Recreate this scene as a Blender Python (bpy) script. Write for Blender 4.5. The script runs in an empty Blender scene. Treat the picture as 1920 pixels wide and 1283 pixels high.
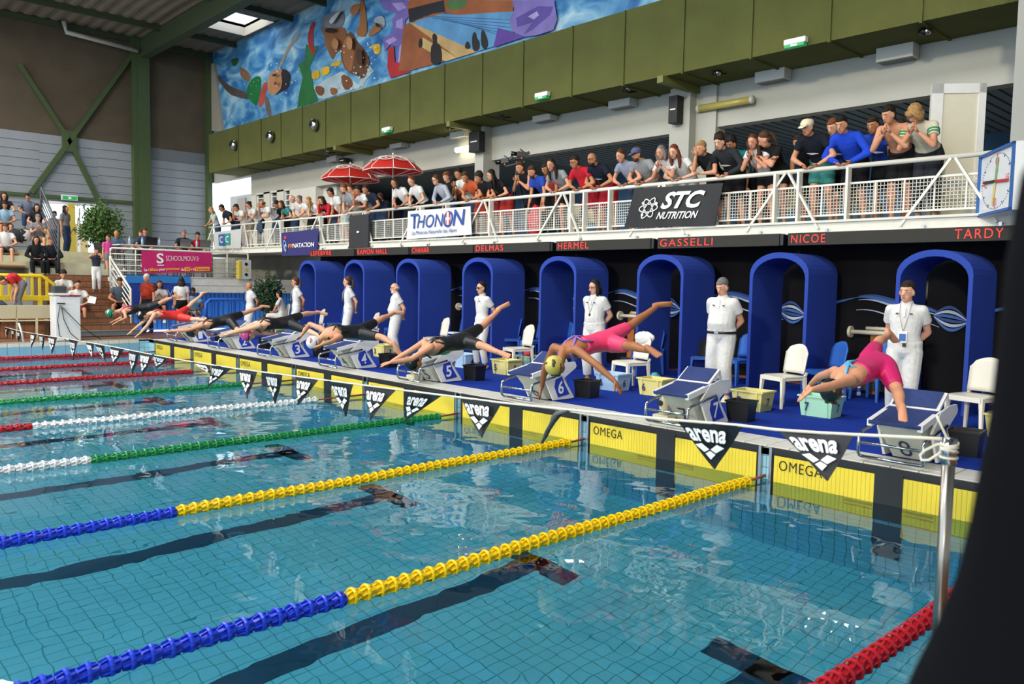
import bpy, math, random
import numpy as np
from mathutils import Vector, Matrix, Euler
random.seed(7); RG = np.random.RandomState(5)
SC = bpy.context.scene
COL = SC.collection
# ------------------------------------------------------------------ camera
CAM = np.array([21.7142, -7.6021, 1.9801]); EUL = [math.radians(85.86908), math.radians(-1.02289), math.radians(46.89792)]
FPX = 1515.41
cd = bpy.data.cameras.new('camera'); cd.sensor_width = 36; cd.lens = 36 * FPX / 1920; cd.clip_start = .05; cd.clip_end = 300
cd.dof.use_dof = True; cd.dof.focus_distance = 10.0; cd.dof.aperture_fstop = 3.5
camo = bpy.data.objects.new('camera', cd); COL.objects.link(camo); camo.location = CAM; camo.rotation_euler = EUL
SC.camera = camo
# ------------------------------------------------------------------ world, sun, colour management
SC.view_settings.view_transform = 'Standard'; SC.view_settings.look = 'None'; SC.view_settings.gamma = 1
SC.view_settings.use_curve_mapping = False; SC.view_settings.exposure = 0.05
W = bpy.data.worlds.new('world'); SC.world = W; W.use_nodes = True
bgn = W.node_tree.nodes['Background']; bgn.inputs[0].default_value = (.80, .90, 1, 1); bgn.inputs[1].default_value = 2.4
def lamp(name, kind, loc, direction, energy, color, **k):
    l = bpy.data.lights.new(name, kind); l.energy = energy; l.color = color
    for a, b in k.items(): setattr(l, a, b)
    o = bpy.data.objects.new(name, l); COL.objects.link(o); o.location = loc
    o.rotation_euler = Vector(direction).to_track_quat('-Z', 'Y').to_euler(); return o
lamp('sun', 'SUN', (10, -20, 9), (-.30, .95, -.195), 1.1, (1, .88, .60), angle=math.radians(2.5))
for lx in (-6, 2, 10, 18):
    for ly in (-13, -4):
        lamp('added_roof_fill', 'AREA', (lx, ly, 11.0), (0, .12, -1), 620, (1, .98, .94), shape='SQUARE', size=3.0)  # added fill panels under the roof, brightening pool and hall from above
for lx in (-1, 6, 14): lamp('added_gallery_fill', 'AREA', (lx, 9.2, 5.3), (0, 0, -1), 70, (.9, .95, 1), shape='SQUARE', size=1.2)  # added fill lights to lift the dark room behind the gallery
SC.cycles.max_bounces = 8; SC.cycles.transmission_bounces = 8; SC.cycles.transparent_max_bounces = 12
SC.cycles.diffuse_bounces = 4; SC.cycles.glossy_bounces = 4; SC.cycles.caustics_refractive = True; SC.cycles.caustics_reflective = False
SC.cycles.sample_clamp_indirect = 6; SC.cycles.blur_glossy = 1.0
# ------------------------------------------------------------------ pixel rays of the photograph (1920 x 1283) met with real planes
_M = np.array(Euler(EUL, 'XYZ').to_matrix())
def ray(u, w): return _M @ np.array([(u - 960) / FPX, -(w - 641.5) / FPX, -1.])
def at(u, w, ax, val):
    d = ray(u, w); i = 'xyz'.index(ax); return CAM + (val - CAM[i]) / d[i] * d
# ------------------------------------------------------------------ materials
def lin(h):
    h = h.lstrip('#'); c = [int(h[i:i + 2], 16) / 255 for i in (0, 2, 4)]
    return [x / 12.92 if x <= .04045 else ((x + .055) / 1.055) ** 2.4 for x in c] + [1.]
MATS = {}
def mat(name, col='#808080', rough=.6, metal=0., emit=0., noise=0., nscale=8., bump=0., bscale=60., spec=.5, coat=0.):
    if name in MATS: return MATS[name]
    m = bpy.data.materials.new(name); MATS[name] = m; m.use_nodes = True; nt = m.node_tree; b = nt.nodes['Principled BSDF']
    c = lin(col); m.diffuse_color = c
    b.inputs['Base Color'].default_value = c; b.inputs['Roughness'].default_value = rough; b.inputs['Metallic'].default_value = metal
    b.inputs['Specular IOR Level'].default_value = spec; b.inputs['Coat Weight'].default_value = coat
    if emit: b.inputs['Emission Color'].default_value = c; b.inputs['Emission Strength'].default_value = emit
    if noise or bump:
        tc = nt.nodes.new('ShaderNodeTexCoord')
    if noise:
        n = nt.nodes.new('ShaderNodeTexNoise'); n.inputs['Scale'].default_value = nscale; n.inputs['Detail'].default_value = 5
        nt.links.new(tc.outputs['Object'], n.inputs['Vector'])
        r = nt.nodes.new('ShaderNodeMapRange'); r.inputs['To Min'].default_value = 1 - noise; r.inputs['To Max'].default_value = 1 + noise * .6
        r.inputs['From Min'].default_value = .3; r.inputs['From Max'].default_value = .7
        nt.links.new(n.outputs['Fac'], r.inputs['Value'])
        v = nt.nodes.new('ShaderNodeVectorMath'); v.operation = 'SCALE'; v.inputs[0].default_value = c[:3]
        nt.links.new(r.outputs[0], v.inputs['Scale']); nt.links.new(v.outputs[0], b.inputs['Base Color'])
    if bump:
        n = nt.nodes.new('ShaderNodeTexNoise'); n.inputs['Scale'].default_value = bscale; n.inputs['Detail'].default_value = 3
        nt.links.new(tc.outputs['Object'], n.inputs['Vector'])
        q = nt.nodes.new('ShaderNodeBump'); q.inputs['Strength'].default_value = bump; q.inputs['Distance'].default_value = .02
        nt.links.new(n.outputs['Fac'], q.inputs['Height']); nt.links.new(q.outputs[0], b.inputs['Normal'])
    return m
def cloth(h, nm=None): return mat('cloth_' + h.lstrip('#'), h, .85, noise=.08, nscale=25, bump=.35, bscale=30, spec=.2)
def tile_mat(name, col, grout, w, h, rough=.25, mortar=.008, noise=.06, plane='XY', off=.0):
    """rectangular tiles with recessed joints in object space"""
    if name in MATS: return MATS[name]
    m = mat(name, col, rough); nt = m.node_tree; b = nt.nodes['Principled BSDF']
    tc = nt.nodes.new('ShaderNodeTexCoord'); sp = nt.nodes.new('ShaderNodeSeparateXYZ'); cb = nt.nodes.new('ShaderNodeCombineXYZ')
    nt.links.new(tc.outputs['Object'], sp.inputs[0]); nt.links.new(sp.outputs[plane[0]], cb.inputs[0]); nt.links.new(sp.outputs[plane[1]], cb.inputs[1])
    k = nt.nodes.new('ShaderNodeTexBrick'); k.offset = off; k.squash = 1
    k.inputs['Scale'].default_value = 1; k.inputs['Brick Width'].default_value = w; k.inputs['Row Height'].default_value = h
    k.inputs['Mortar Size'].default_value = mortar; k.inputs['Mortar Smooth'].default_value = .2; k.inputs['Bias'].default_value = 0
    c = lin(col); k.inputs['Color1'].default_value = c; k.inputs['Color2'].default_value = [x * (1 - noise) for x in c[:3]] + [1]; k.inputs['Mortar'].default_value = lin(grout)
    nt.links.new(cb.outputs[0], k.inputs['Vector']); nt.links.new(k.outputs['Color'], b.inputs['Base Color'])
    q = nt.nodes.new('ShaderNodeBump'); q.invert = True; q.inputs['Strength'].default_value = .4; q.inputs['Distance'].default_value = .004
    nt.links.new(k.outputs['Fac'], q.inputs['Height']); nt.links.new(q.outputs[0], b.inputs['Normal'])
    return m
# ------------------------------------------------------------------ mesh builder and scene helpers
ORG = {}
def V3(*a): return np.array(a, float)
def unit(v):
    v = np.asarray(v, float); n = np.linalg.norm(v); return v / n if n > 1e-9 else v * 0 + [0, 0, 1]
class B:
    def __init__(s): s.v = []; s.f = []; s.smooth = False
    def add(s, vs, fs):
        k = len(s.v); s.v.extend([tuple(map(float, p)) for p in vs]); s.f.extend([tuple(i + k for i in f) for f in fs]); return s
    def bx(s, x0, x1, y0, y1, z0, z1):
        return s.add([(x, y, z) for z in (z0, z1) for y in (y0, y1) for x in (x0, x1)],
                     [(0, 2, 3, 1), (4, 5, 7, 6), (0, 1, 5, 4), (1, 3, 7, 5), (3, 2, 6, 7), (2, 0, 4, 6)])
    def bar(s, a, b, w, h=None, up=(0, 0, 1)):
        a = np.asarray(a, float); b = np.asarray(b, float); h = h or w; d = unit(b - a); u = np.asarray(up, float)
        if abs(d @ unit(u)) > .98: u = V3(0, 1, 0)
        r = unit(np.cross(d, u)); u = np.cross(r, d)
        vs = [p + r * w / 2 * i + u * h / 2 * j for p in (a, b) for i, j in ((-1, -1), (1, -1), (1, 1), (-1, 1))]
        return s.add(vs, [(3, 2, 1, 0), (4, 5, 6, 7)] + [(i, (i + 1) % 4, (i + 1) % 4 + 4, i + 4) for i in range(4)])
    def rings(s, rs, cap=True, loop=False):
        n = len(rs[0]); vs = [p for r in rs for p in r]; m = len(rs); fs = []
        for i in range(m if loop else m - 1):
            for j in range(n):
                a = i * n + j; b_ = i * n + (j + 1) % n; i2 = (i + 1) % m
                fs.append((a, b_, i2 * n + (j + 1) % n, i2 * n + j))
        if cap and not loop: fs += [tuple(range(n - 1, -1, -1)), tuple(range((m - 1) * n, m * n))]
        return s.add(vs, fs)
    def tube(s, pts, r, n=8, cap=True, up=None, dome=False):
        pts = [np.asarray(p, float) for p in pts]; m = len(pts); rr = r if hasattr(r, '__len__') else [r] * m
        if dome:
            d0 = unit(pts[0] - pts[1]); d1 = unit(pts[-1] - pts[-2])
            pts = [pts[0] + d0 * rr[0] * .95, pts[0] + d0 * rr[0] * .7] + pts + [pts[-1] + d1 * rr[-1] * .7, pts[-1] + d1 * rr[-1] * .95]
            rr = [rr[0] * .3, rr[0] * .72] + list(rr) + [rr[-1] * .72, rr[-1] * .3]; m += 4
        u = None; out = []
        for i in range(m):
            d = unit(pts[min(i + 1, m - 1)] - pts[max(i - 1, 0)])
            if u is None:
                u = np.cross(d, up if up is not None else (V3(0, 0, 1) if abs(d[2]) < .9 else V3(0, 1, 0)))
            u = unit(u - d * (u @ d)); w = np.cross(d, u)
            out.append([pts[i] + rr[i] * (math.cos(t) * u + math.sin(t) * w) for t in np.arange(n) * 2 * math.pi / n])
        return s.rings(out, cap)
    def loft(s, secs, U, n=12, F=None):
        """secs: (center, half width along U, half depth); closed elliptical loft"""
        out = []; m = len(secs); cs = [np.asarray(q[0], float) for q in secs]
        for i, q in enumerate(secs):
            d = unit(cs[min(i + 1, m - 1)] - cs[max(i - 1, 0)]); Ui = q[3] if len(q) > 3 else U
            Ui = unit(Ui - d * (np.asarray(Ui) @ d)); w = np.cross(d, Ui)
            out.append([cs[i] + q[1] * math.cos(t) * Ui + q[2] * math.sin(t) * w for t in np.arange(n) * 2 * math.pi / n])
        return s.rings(out)
    def ell(s, c, r, ax=None, nu=10, nv=7):
        c = np.asarray(c, float); ax = ax if ax is not None else np.eye(3); A = [np.asarray(q) for q in ax]; rs = []
        for i in range(nv):
            p = math.pi * (i + .35) / (nv - .3)
            rs.append([c + r[0] * math.sin(p) * math.cos(t) * A[0] + r[1] * math.sin(p) * math.sin(t) * A[1] - r[2] * math.cos(p) * A[2] for t in np.arange(nu) * 2 * math.pi / nu])
        return s.rings(rs)
    def lathe(s, c, prof, n=16, ax=None):
        c = np.asarray(c, float)
        return s.rings([[c + V3(r * math.cos(t), r * math.sin(t), z) for t in np.arange(n) * 2 * math.pi / n] for r, z in prof])
    def prism(s, pts, off):
        n = len(pts); off = np.asarray(off, float); pts = [np.asarray(p, float) for p in pts]
        return s.add(pts + [p + off for p in pts], [tuple(range(n - 1, -1, -1)), tuple(range(n, 2 * n))] + [(i, (i + 1) % n, (i + 1) % n + n, i + n) for i in range(n)])
    def poly(s, pts): return s.add(pts, [tuple(range(len(pts)))])
    def mesh(s, name, org=(0, 0, 0), smooth=None):
        me = bpy.data.meshes.new(name); o = np.asarray(org)
        me.from_pydata([tuple(np.asarray(p) - o) for p in s.v], [], s.f); me.update()
        if smooth if smooth is not None else s.smooth: me.polygons.foreach_set('use_smooth', [True] * len(me.polygons))
        return me
    def build(s, name, m, parent=None, org=None, smooth=False, fix=True, bevel=0, **props):
        if org is None: org = ORG.get(parent.name, (0, 0, 0)) if parent else (np.mean(s.v, 0) * [1, 1, 0] + [0, 0, min(p[2] for p in s.v)])
        me = s.mesh(name, org, smooth); me.materials.append(m)
        if fix and len(s.f) > 1:
            import bmesh
            b = bmesh.new(); b.from_mesh(me); bmesh.ops.recalc_face_normals(b, faces=b.faces); b.to_mesh(me); b.free()
        o = bpy.data.objects.new(name, me); COL.objects.link(o)
        if parent: o.parent = parent; ORG[o.name] = org
        else: o.location = org; ORG[o.name] = np.asarray(org)
        if bevel:
            q = o.modifiers.new('bevel', 'BEVEL'); q.width = bevel; q.segments = 2; q.limit_method = 'ANGLE'
        for k, v in props.items(): o[k] = v
        return o
def thing(name, loc, label=None, category=None, group=None, kind=None):
    o = bpy.data.objects.new(name, None); COL.objects.link(o); o.location = loc; ORG[o.name] = np.asarray(loc, float)
    if label: o['label'] = label
    if category: o['category'] = category
    if group: o['group'] = group
    if kind: o['kind'] = kind
    return o
def copy_tree(o, parent=None, **kw):
    c = o.copy(); COL.objects.link(c)
    if parent: c.parent = parent
    for ch in list(o.children): copy_tree(ch, c)
    for k, v in kw.items():
        if k in ('location', 'rotation_euler', 'scale'): setattr(c, k, v)
        else: c[k] = v
    return c
def struct(name, b, m, **k): return b.build(name, m, kind='structure', **k)
# text: every string is laid into a quad of the scene (corner order: lower left, lower right, upper right, upper left)
TEXTS = []
def text(s, quad, m, parent, name='lettering', bold=.0, shear=0., lift=.004, font_space=1.0, box=None):
    cu = bpy.data.curves.new(name, 'FONT'); cu.body = s; cu.offset = bold; cu.shear = shear; cu.space_character = font_space; cu.resolution_u = 3
    o = bpy.data.objects.new(name, cu); COL.objects.link(o); o.parent = parent
    TEXTS.append((o, [np.asarray(q, float) for q in quad], m, ORG.get(parent.name, V3(0, 0, 0)), lift)); return o
def quad_on(org, ex, ez, x0, x1, z0, z1):
    org = np.asarray(org, float); return [org + ex * x0 + ez * z0, org + ex * x1 + ez * z0, org + ex * x1 + ez * z1, org + ex * x0 + ez * z1]
def finish_texts():
    dg = bpy.context.evaluated_depsgraph_get()
    for o, q, m, org, lift in TEXTS:
        me = bpy.data.meshes.new_from_object(o.evaluated_get(dg)); n = len(me.vertices); co = np.zeros(n * 3); me.vertices.foreach_get('co', co); co = co.reshape(-1, 3)
        lo = co.min(0); hi = co.max(0); s = (co[:, 0] - lo[0]) / (hi[0] - lo[0]); t = (co[:, 1] - lo[1]) / (hi[1] - lo[1])
        nn = unit(np.cross(q[1] - q[0], q[3] - q[0]))
        p = (1 - s)[:, None] * (1 - t)[:, None] * q[0] + s[:, None] * (1 - t)[:, None] * q[1] + s[:, None] * t[:, None] * q[2] + (1 - s)[:, None] * t[:, None] * q[3] + nn * lift - org
        me.vertices.foreach_set('co', p.ravel()); me.materials.clear(); me.materials.append(m); me.update()
        new = bpy.data.objects.new(o.name, me); COL.objects.link(new); new.parent = o.parent
        for k in o.keys(): new[k] = o[k]
        cu = o.data; bpy.data.objects.remove(o); bpy.data.curves.remove(cu)
# ================================================================== SETTING
DK = .36                                        # deck level above the water
XL, XR, YN = -.45, 20.55, -24.
white_tile = mat('white_tile', '#d9d8d0', .35, noise=.08, nscale=6)
grout = mat('grout', '#8b8a80', .9)
pooltile = tile_mat('pool_floor_tile', '#a9dbe6', '#4f9098', .12, .13, .3, .0045, .07)
poolwall = tile_mat('pool_wall_tile', '#9fcfe2', '#4a7f86', .125, .125, .3, .0045, .1, 'XZ')
poolwallx = tile_mat('pool_side_tile', '#9fcfe2', '#4a7f86', .125, .125, .3, .0045, .1, 'YZ')
browntile = tile_mat('brown_tile', '#7d5038', '#4b3a30', .3, .3, .35, .006, .2)
brownriser = tile_mat('brown_riser_tile', '#93603f', '#4b3a30', .25, .17, .35, .006, .2, 'YZ')
carpet = mat('blue_carpet', '#1a3694', .95, noise=.12, nscale=2.5, bump=.4, bscale=300, spec=.1)
navy = mat('navy_tile', '#1c3550', .35)
# pool shell: floor and walls
struct('floor_pool', B().bx(XL - .1, XR + .1, YN, .1, -2.2, -2.1), pooltile, org=(0, 0, -2.1))
struct('wall_pool_end', B().bx(XL - .1, XR + .1, 0, .12, -2.1, DK - .03), poolwall, org=(0, 0, 0))
struct('wall_pool_side', B().bx(XL - .12, XL, YN, 0, -2.1, DK - .03), poolwallx, org=(0, 0, 0))
struct('wall_pool_near', B().bx(XR, XR + .12, YN, 0, -2.1, DK - .03), poolwallx, org=(0, 0, 0))
for i in range(8):                               # lane marks: line along the lane, cross bar 2 m from the wall, mark on the wall
    c = 2.5 * i + 1.25
    b = B().bx(c - .13, c + .13, YN + 2, -2.0, -2.1, -2.094).bx(c - .5, c + .5, -2.25, -2.0, -2.1, -2.094)
    b.bx(c - .13, c + .13, -.012, 0, -1.6, -.7)
    struct('trim_%d' % (i + 1), b, navy, org=(c, -3, -2.1))
# row of white tiles round the water line
def row_tiles(parent, p0, d, n, size, nrm, m, z0, z1, th=.02):
    o1 = None
    for k in range(n):
        a = np.asarray(p0, float) + np.asarray(d) * size * k
        if o1 is None:
            e = np.asarray(d) * (size - .012); q = B().prism([a * [1, 1, 0] + [0, 0, z0], a * [1, 1, 0] + e + [0, 0, z0], a * [1, 1, 0] + e + [0, 0, z1], a * [1, 1, 0] + [0, 0, z1]], np.asarray(nrm) * th)
            o1 = q.build('tile', m, parent, org=a); o1.location = Vector(a - ORG[parent.name])
        else:
            c = o1.copy(); COL.objects.link(c); c.location = Vector(a - ORG[parent.name])
ct = struct('trim_9', B().bx(XL - .3, XL, YN, 0, DK - .06, DK - .012), grout, org=(XL, 0, DK))
row_tiles(ct, (XL + .001, -.26, 0), (0, -1, 0), 26, .25, (.012, 0, 0), white_tile, DK - .11, DK - .02, .6)
lb = mat('light_blue_tile', '#7fb3cf', .3)
row_tiles(ct, (XL + .001, -.26, 0), (0, -1, 0), 26, .25, (.01, 0, 0), lb, .0, DK - .12, .6)
coping = struct('trim_10', B().bx(XL - .3, XR + .3, 0.0, .47, DK - .1, DK - .006), grout, org=(0, 0, DK))
def flat_tiles(parent, xs, ys, z, m, gap=.01, th=.012):
    cache = {}
    for (x0, x1) in xs:
        for (y0, y1) in ys:
            key = (round(x1 - x0, 3), round(y1 - y0, 3))
            if key not in cache:
                cache[key] = B().bx(gap / 2, x1 - x0 - gap / 2, gap / 2, y1 - y0 - gap / 2, -th, 0).build('tile', m, parent, org=(0, 0, 0)); o = cache[key]
            else:
                o = cache[key].copy(); COL.objects.link(o)
            o.location = Vector(V3(x0, y0, z) - ORG[parent.name])
flat_tiles(coping, [(.25 * k, .25 * k + .25) for k in range(-2, 83)], [(-.012, .12), (.12, .29), (.29, .46)], DK, white_tile)
struct('floor', B().bx(-.2, XR + 3, .465, 5.35, DK - .1, DK + .004), carpet, org=(0, 0, DK))
struct('trim_60', B().bx(-.2, XR + 3, 1.98, 1.995, DK, DK + .008), mat('carpet_seam', '#101f52', .95), org=(0, 2, DK))
struct('floor_left', B().bx(-3.2, -.75, YN, 6.9, DK - .1, DK - .002), browntile, org=(0, 0, DK))
struct('floor_left_end', B().bx(-.8, -.2, .0, 5.35, DK - .1, DK), browntile, org=(0, 0, DK))
struct('floor_rear', B().bx(-3.2, XR + 3, 5.35, 7.5, DK - .1, DK + .05), browntile, org=(0, 0, DK))
struct('floor_near', B().bx(XR + .12, XR + 5, YN, 0, DK - .1, DK), browntile, org=(0, 0, DK))
struct('trim_11', B().bx(XR, XR + .3, YN, 0, DK - .05, DK + .004), white_tile, org=(XR, 0, DK))
# water
wm = bpy.data.materials.new('pool_water'); wm.use_nodes = True; nt = wm.node_tree; b_ = nt.nodes['Principled BSDF']
nt.nodes.remove(b_); out = nt.nodes['Material Output']
rf = nt.nodes.new('ShaderNodeBsdfRefraction'); rf.inputs['IOR'].default_value = 1.333; rf.inputs['Roughness'].default_value = 0; rf.inputs['Color'].default_value = (.50, .89, 1.0, 1)
gl = nt.nodes.new('ShaderNodeBsdfGlossy'); gl.inputs['Roughness'].default_value = 0.0; gl.inputs['Color'].default_value = (1, 1, 1, 1)
fr = nt.nodes.new('ShaderNodeFresnel'); fr.inputs['IOR'].default_value = 1.333
mx = nt.nodes.new('ShaderNodeMixShader')
tc = nt.nodes.new('ShaderNodeTexCoord'); n1 = nt.nodes.new('ShaderNodeTexNoise'); n1.inputs['Scale'].default_value = 1.5; n1.inputs['Detail'].default_value = 2.5; n1.inputs['Roughness'].default_value = .45
nt.links.new(tc.outputs['Object'], n1.inputs['Vector'])
bp = nt.nodes.new('ShaderNodeBump'); bp.inputs['Strength'].default_value = 1.0; bp.inputs['Distance'].default_value = .014
nt.links.new(n1.outputs['Fac'], bp.inputs['Height'])
for x in (rf, gl, fr): nt.links.new(bp.outputs[0], x.inputs['Normal'])
nt.links.new(fr.outputs[0], mx.inputs[0]); nt.links.new(rf.outputs[0], mx.inputs[1]); nt.links.new(gl.outputs[0], mx.inputs[2]); nt.links.new(mx.outputs[0], out.inputs[0])
B().add([(XL, YN, 0), (XR, YN, 0), (XR, 0, 0), (XL, 0, 0)], [(0, 1, 2, 3)]).build('water', wm, kind='structure', fix=False, org=(0, 0, 0))
# ---------------------------------------------------------------- touch pads
yellow = mat('pad_yellow', '#e3cb3c', .45, noise=.05, nscale=3); black = mat('black_rubber', '#15171b', .5); ink = mat('black_print', '#16160f', .5)
alu = mat('aluminium', '#a9adb0', .3, 1.); bluep = mat('number_blue', '#2340b4', .4); whitep = mat('white_print', '#eef0f2', .5)
orange_dark = mat('brown_mark', '#7a5a1e', .6)
lanes_word = ['first', 'second', 'third', 'fourth', 'fifth', 'sixth', 'seventh', 'eighth']
pad_near = ['at the far pool corner', 'under block two', 'under block three', 'under block four', 'under block five', 'under block six', 'under block seven', 'under block eight beside the steel pole']
for i in range(8):
    x0 = 2.5 * i + .06; x1 = x0 + 2.38; c = (x0 + x1) / 2; zt = DK - .03; zb = -.56
    t = thing('touch_pad', (c, -.02, zb), 'yellow touch pad with black centre stripe, ' + pad_near[i], 'touch pad', 'yellow touch pads along the end wall')
    B().bx(x0, x1, -.022, -.002, zb, zt).build('backing', black, t)
    for a, bb in ((x0 + .04, c - .13), (c + .13, x1 - .04)):
        q = B(); n = int((bb - a) / .04)
        for k in range(n):
            u0 = a + (bb - a) * k / n; u1 = a + (bb - a) * (k + 1) / n
            q.add([(u0, -.024, zb + .04), (u0 + .004, -.03, zb + .04), (u1, -.03, zb + .04), (u0, -.024, zt - .06), (u0 + .004, -.03, zt - .06), (u1, -.03, zt - .06)], [(0, 1, 4, 3), (1, 2, 5, 4)])
        q.bx(a, bb, -.026, -.02, zb + .04, zt - .06)
        q.build('yellow_panel', yellow, t)
    B().bx(c - .13, c + .13, -.032, -.02, zb, zt - .02).build('centre_stripe', black, t)
    B().bx(x0, x1, -.034, .05, zt - .03, zt + .012).build('top_bar', black, t)
    for s in (x0 - .012, x1 - .012): B().bx(s, s + .03, -.04, 0, zb, zt + .02).build('side_rail', alu, t)
    text('OMEGA', quad_on((x0, -.033, 0), V3(1, 0, 0), V3(0, 0, 1), .10, .56, .13, .235), ink, t, bold=-.004, font_space=1.1)
    for s in (-1, 1):
        for za, zc in ((-.15, -.07), (-.27, -.22)): B().bx(c + s * (.14 if s > 0 else .40), c + s * (.40 if s > 0 else .14), -.034, -.03, za, zc).build('mark', orange_dark, t)
# ---------------------------------------------------------------- hall: left wall
WX = -13.
conc = mat('brown_render', '#564b3c', .9, noise=.16, nscale=1.2, bump=.2); green = mat('green_steel', '#415230', .5, noise=.08)
plankm = mat('white_cladding', '#8b9199', .5, noise=.06, nscale=2); cream = mat('cream_paint', '#acaca6', .7, noise=.05, nscale=.8)
dY0 = at(80, 430, 'x', WX)[1]; dY1 = at(183, 430, 'x', WX)[1]; LZ = 2.72; dZ = 4.75; RZ = 11.5
zs = 7.3
w = B().bx(WX - .25, WX, YN, 7.0, zs, RZ + .4)
struct('wall_left', w, conc, org=(WX, 0, 0))
wl = struct('wall_left_lower', B().bx(WX - .25, WX - .03, YN, dY0, 0, zs).bx(WX - .25, WX - .03, dY1, 7.0, 0, zs).bx(WX - .25, WX - .03, dY0, dY1, dZ, zs).bx(WX - .25, WX - .03, dY0, dY1, 0, LZ), mat('joint_grey', '#6f7378', .8), org=(WX, 0, 0))
yc1, yc2 = at(256, 300, 'x', WX)[1], at(277, 300, 'x', WX)[1]
def planks(y0, y1, z0, z1, h=.33, parent=wl):
    n = max(1, round((z1 - z0) / h)); h = (z1 - z0) / n; first = None
    for k in range(n):
        if first is None:
            first = B().bx(WX - .03, WX, y0, y1, .008, h - .008).build('plank', plankm, parent, org=(0, 0, 0), bevel=.006); o = first
        else: o = first.copy(); COL.objects.link(o)
        o.location = Vector(V3(0, 0, z0 + k * h) - ORG[parent.name])
planks(YN, dY0 - .05, 2.7, zs); planks(dY0 - .05, dY1 + .05, dZ + .08, zs); planks(dY1 + .05, yc1, 1.9, zs); planks(yc2, 6.9, 1.9, zs - .5)
struct('trim_12', B().bx(WX, WX + .35, yc1, yc2, 1.9, RZ).bx(WX, WX + .3, yc1 - .2, yc1, 1.9, RZ), green, org=(WX, yc1, 2))
struct('trim_13', B().bx(WX, WX + .3, 6.72, 6.92, 1.9, RZ - .2), green, org=(WX, 6.8, 2))
def wp(u, w_, x=WX + .12): return at(u, w_, 'x', x)
cx = wp(130, 265)
for nm, (u, v) in zip((14, 15, 16, 17), ((262, 82), (35, 120), (217, 443), (58, 362))):
    struct('trim_%d' % nm, B().bar(cx, wp(u, v), .16, .16), green)
struct('trim_18', B().bar(cx + [0, 0, -.4], cx + [0, 0, .4], .5, .14, up=(1, 0, 0)), green)
zb_ = wp(260, 381)[2]
struct('trim_19', B().bx(WX, WX + .12, -12, yc1, zb_ - .06, zb_ + .06), green, org=(WX, 0, zb_))
struct('trim_20', B().tube([wp(120, 40, WX + .5), wp(124, 60, WX + .5), wp(258, 95, WX + .5)], .09, 8), cream, smooth=True)
# doorway in the left wall
fr_ = mat('white_frame', '#e6e8ea', .4); yel = mat('yellow_post', '#c9b44a', .5)
ya, yb = at(128, 430, 'x', WX)[1], at(141, 430, 'x', WX)[1]
d = struct('door_1', B().bx(WX - .2, WX + .03, dY0 - .06, dY0 + .04, LZ, dZ + .06).bx(WX - .2, WX + .03, dY1 - .04, dY1 + .06, LZ, dZ + .06).bx(WX - .2, WX + .03, dY0, dY1, dZ - .03, dZ + .06).bx(WX - .2, WX + .03, dY0, ya, LZ, LZ + .25), fr_, org=(WX, dY0, LZ))
B().bx(WX - .1, WX + .06, ya, yb, LZ, dZ).build('post', yel, d)
p0 = at(149, 484, 'z', LZ); p1 = at(180, 476, 'z', LZ); dv = p1 - p0; dv = unit(dv) * 1.0
leafq = struct('door_2', B().prism([p0, p0 + dv, p0 + dv + [0, 0, 1.98], p0 + [0, 0, 1.98]], unit(np.cross(dv, (0, 0, 1))) * .05), fr_)
nn_ = -unit(np.cross(dv, (0, 0, 1))); nn_ = nn_ if nn_ @ (CAM - p0) > 0 else -nn_
def disc(c, r, n_, th, seg=20):
    a_ = unit(np.cross(n_, (0, 0, 1))); u_ = np.cross(a_, n_)
    return B().prism([c + r * (math.cos(t) * a_ + math.sin(t) * u_) for t in np.arange(seg) * 2 * math.pi / seg], n_ * th)
sc_ = p0 + dv * .45 + V3(0, 0, 1.45)
disc(sc_ + nn_ * .055, .17, nn_, .01).build('sign_rim', mat('sign_red', '#c0392b', .5), leafq); disc(sc_ + nn_ * .066, .13, nn_, .006).build('sign_face', mat('sign_blue', '#2b55a8', .5), leafq)
struct('door_handle', B().tube([p0 + dv * .88 + nn_ * .06 + V3(0, 0, 1), p0 + dv * .76 + nn_ * .06 + V3(0, 0, 1)], .015, 6), alu, parent=leafq)
# ground outside the doorway
struct('floor_outside', B().bx(-22, WX - .25, -8, 20, LZ - .3, LZ), mat('outdoor_paving', '#cfc6ae', .9), org=(-15, 0, LZ))
struct('wall_outside', B().bx(-20.3, -20, -10, 4, LZ, LZ + 1.7), mat('outdoor_wall', '#d9c08c', .9), org=(-20, 0, LZ))
# ---------------------------------------------------------------- stairs, landing, terrace, bleachers
st_y0, st_y1 = -1.75, .18
pale = mat('pale_stone', '#b7b49a', .8, noise=.12, nscale=4); grey_st = mat('grey_step', '#6f7378', .7, noise=.1)
stair = struct('floor_stairs', B().bx(-6.5, -1.6, st_y0 - .02, st_y1, DK - .05, DK + .02), pale, org=(-4, -1, DK))
for k in range(10):
    xa = -1.6 - .31 * k; z1 = DK + .165 * (k + 1)
    B().bx(-4.72, xa, st_y0, st_y1, z1 - .165, z1 - .022).build('step', grey_st if k == 0 else brownriser, stair)
    B().bx(-4.72, xa + .012, st_y0, st_y1, z1 - .022, z1).build('nosing', grey_st if k == 0 else mat('dark_nosing', '#5e4636', .5), stair)
ztop = DK + 1.65; npale = 4; hp = (LZ - ztop) / npale
for k in range(npale):
    B().bx(-6.4, -4.72 - .38 * k, -2.6 if k > 0 else st_y0, .3, ztop + hp * k, ztop + hp * (k + 1)).build('step', pale, stair)
struct('floor_landing', B().bx(WX, -6.4, -3.0, .6, LZ - .4, LZ), pale, org=(-9, -1, LZ))
TX, TZ = -3.7, 1.97
concg = mat('grey_concrete', '#9a9a96', .85, noise=.12, nscale=2)
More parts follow.
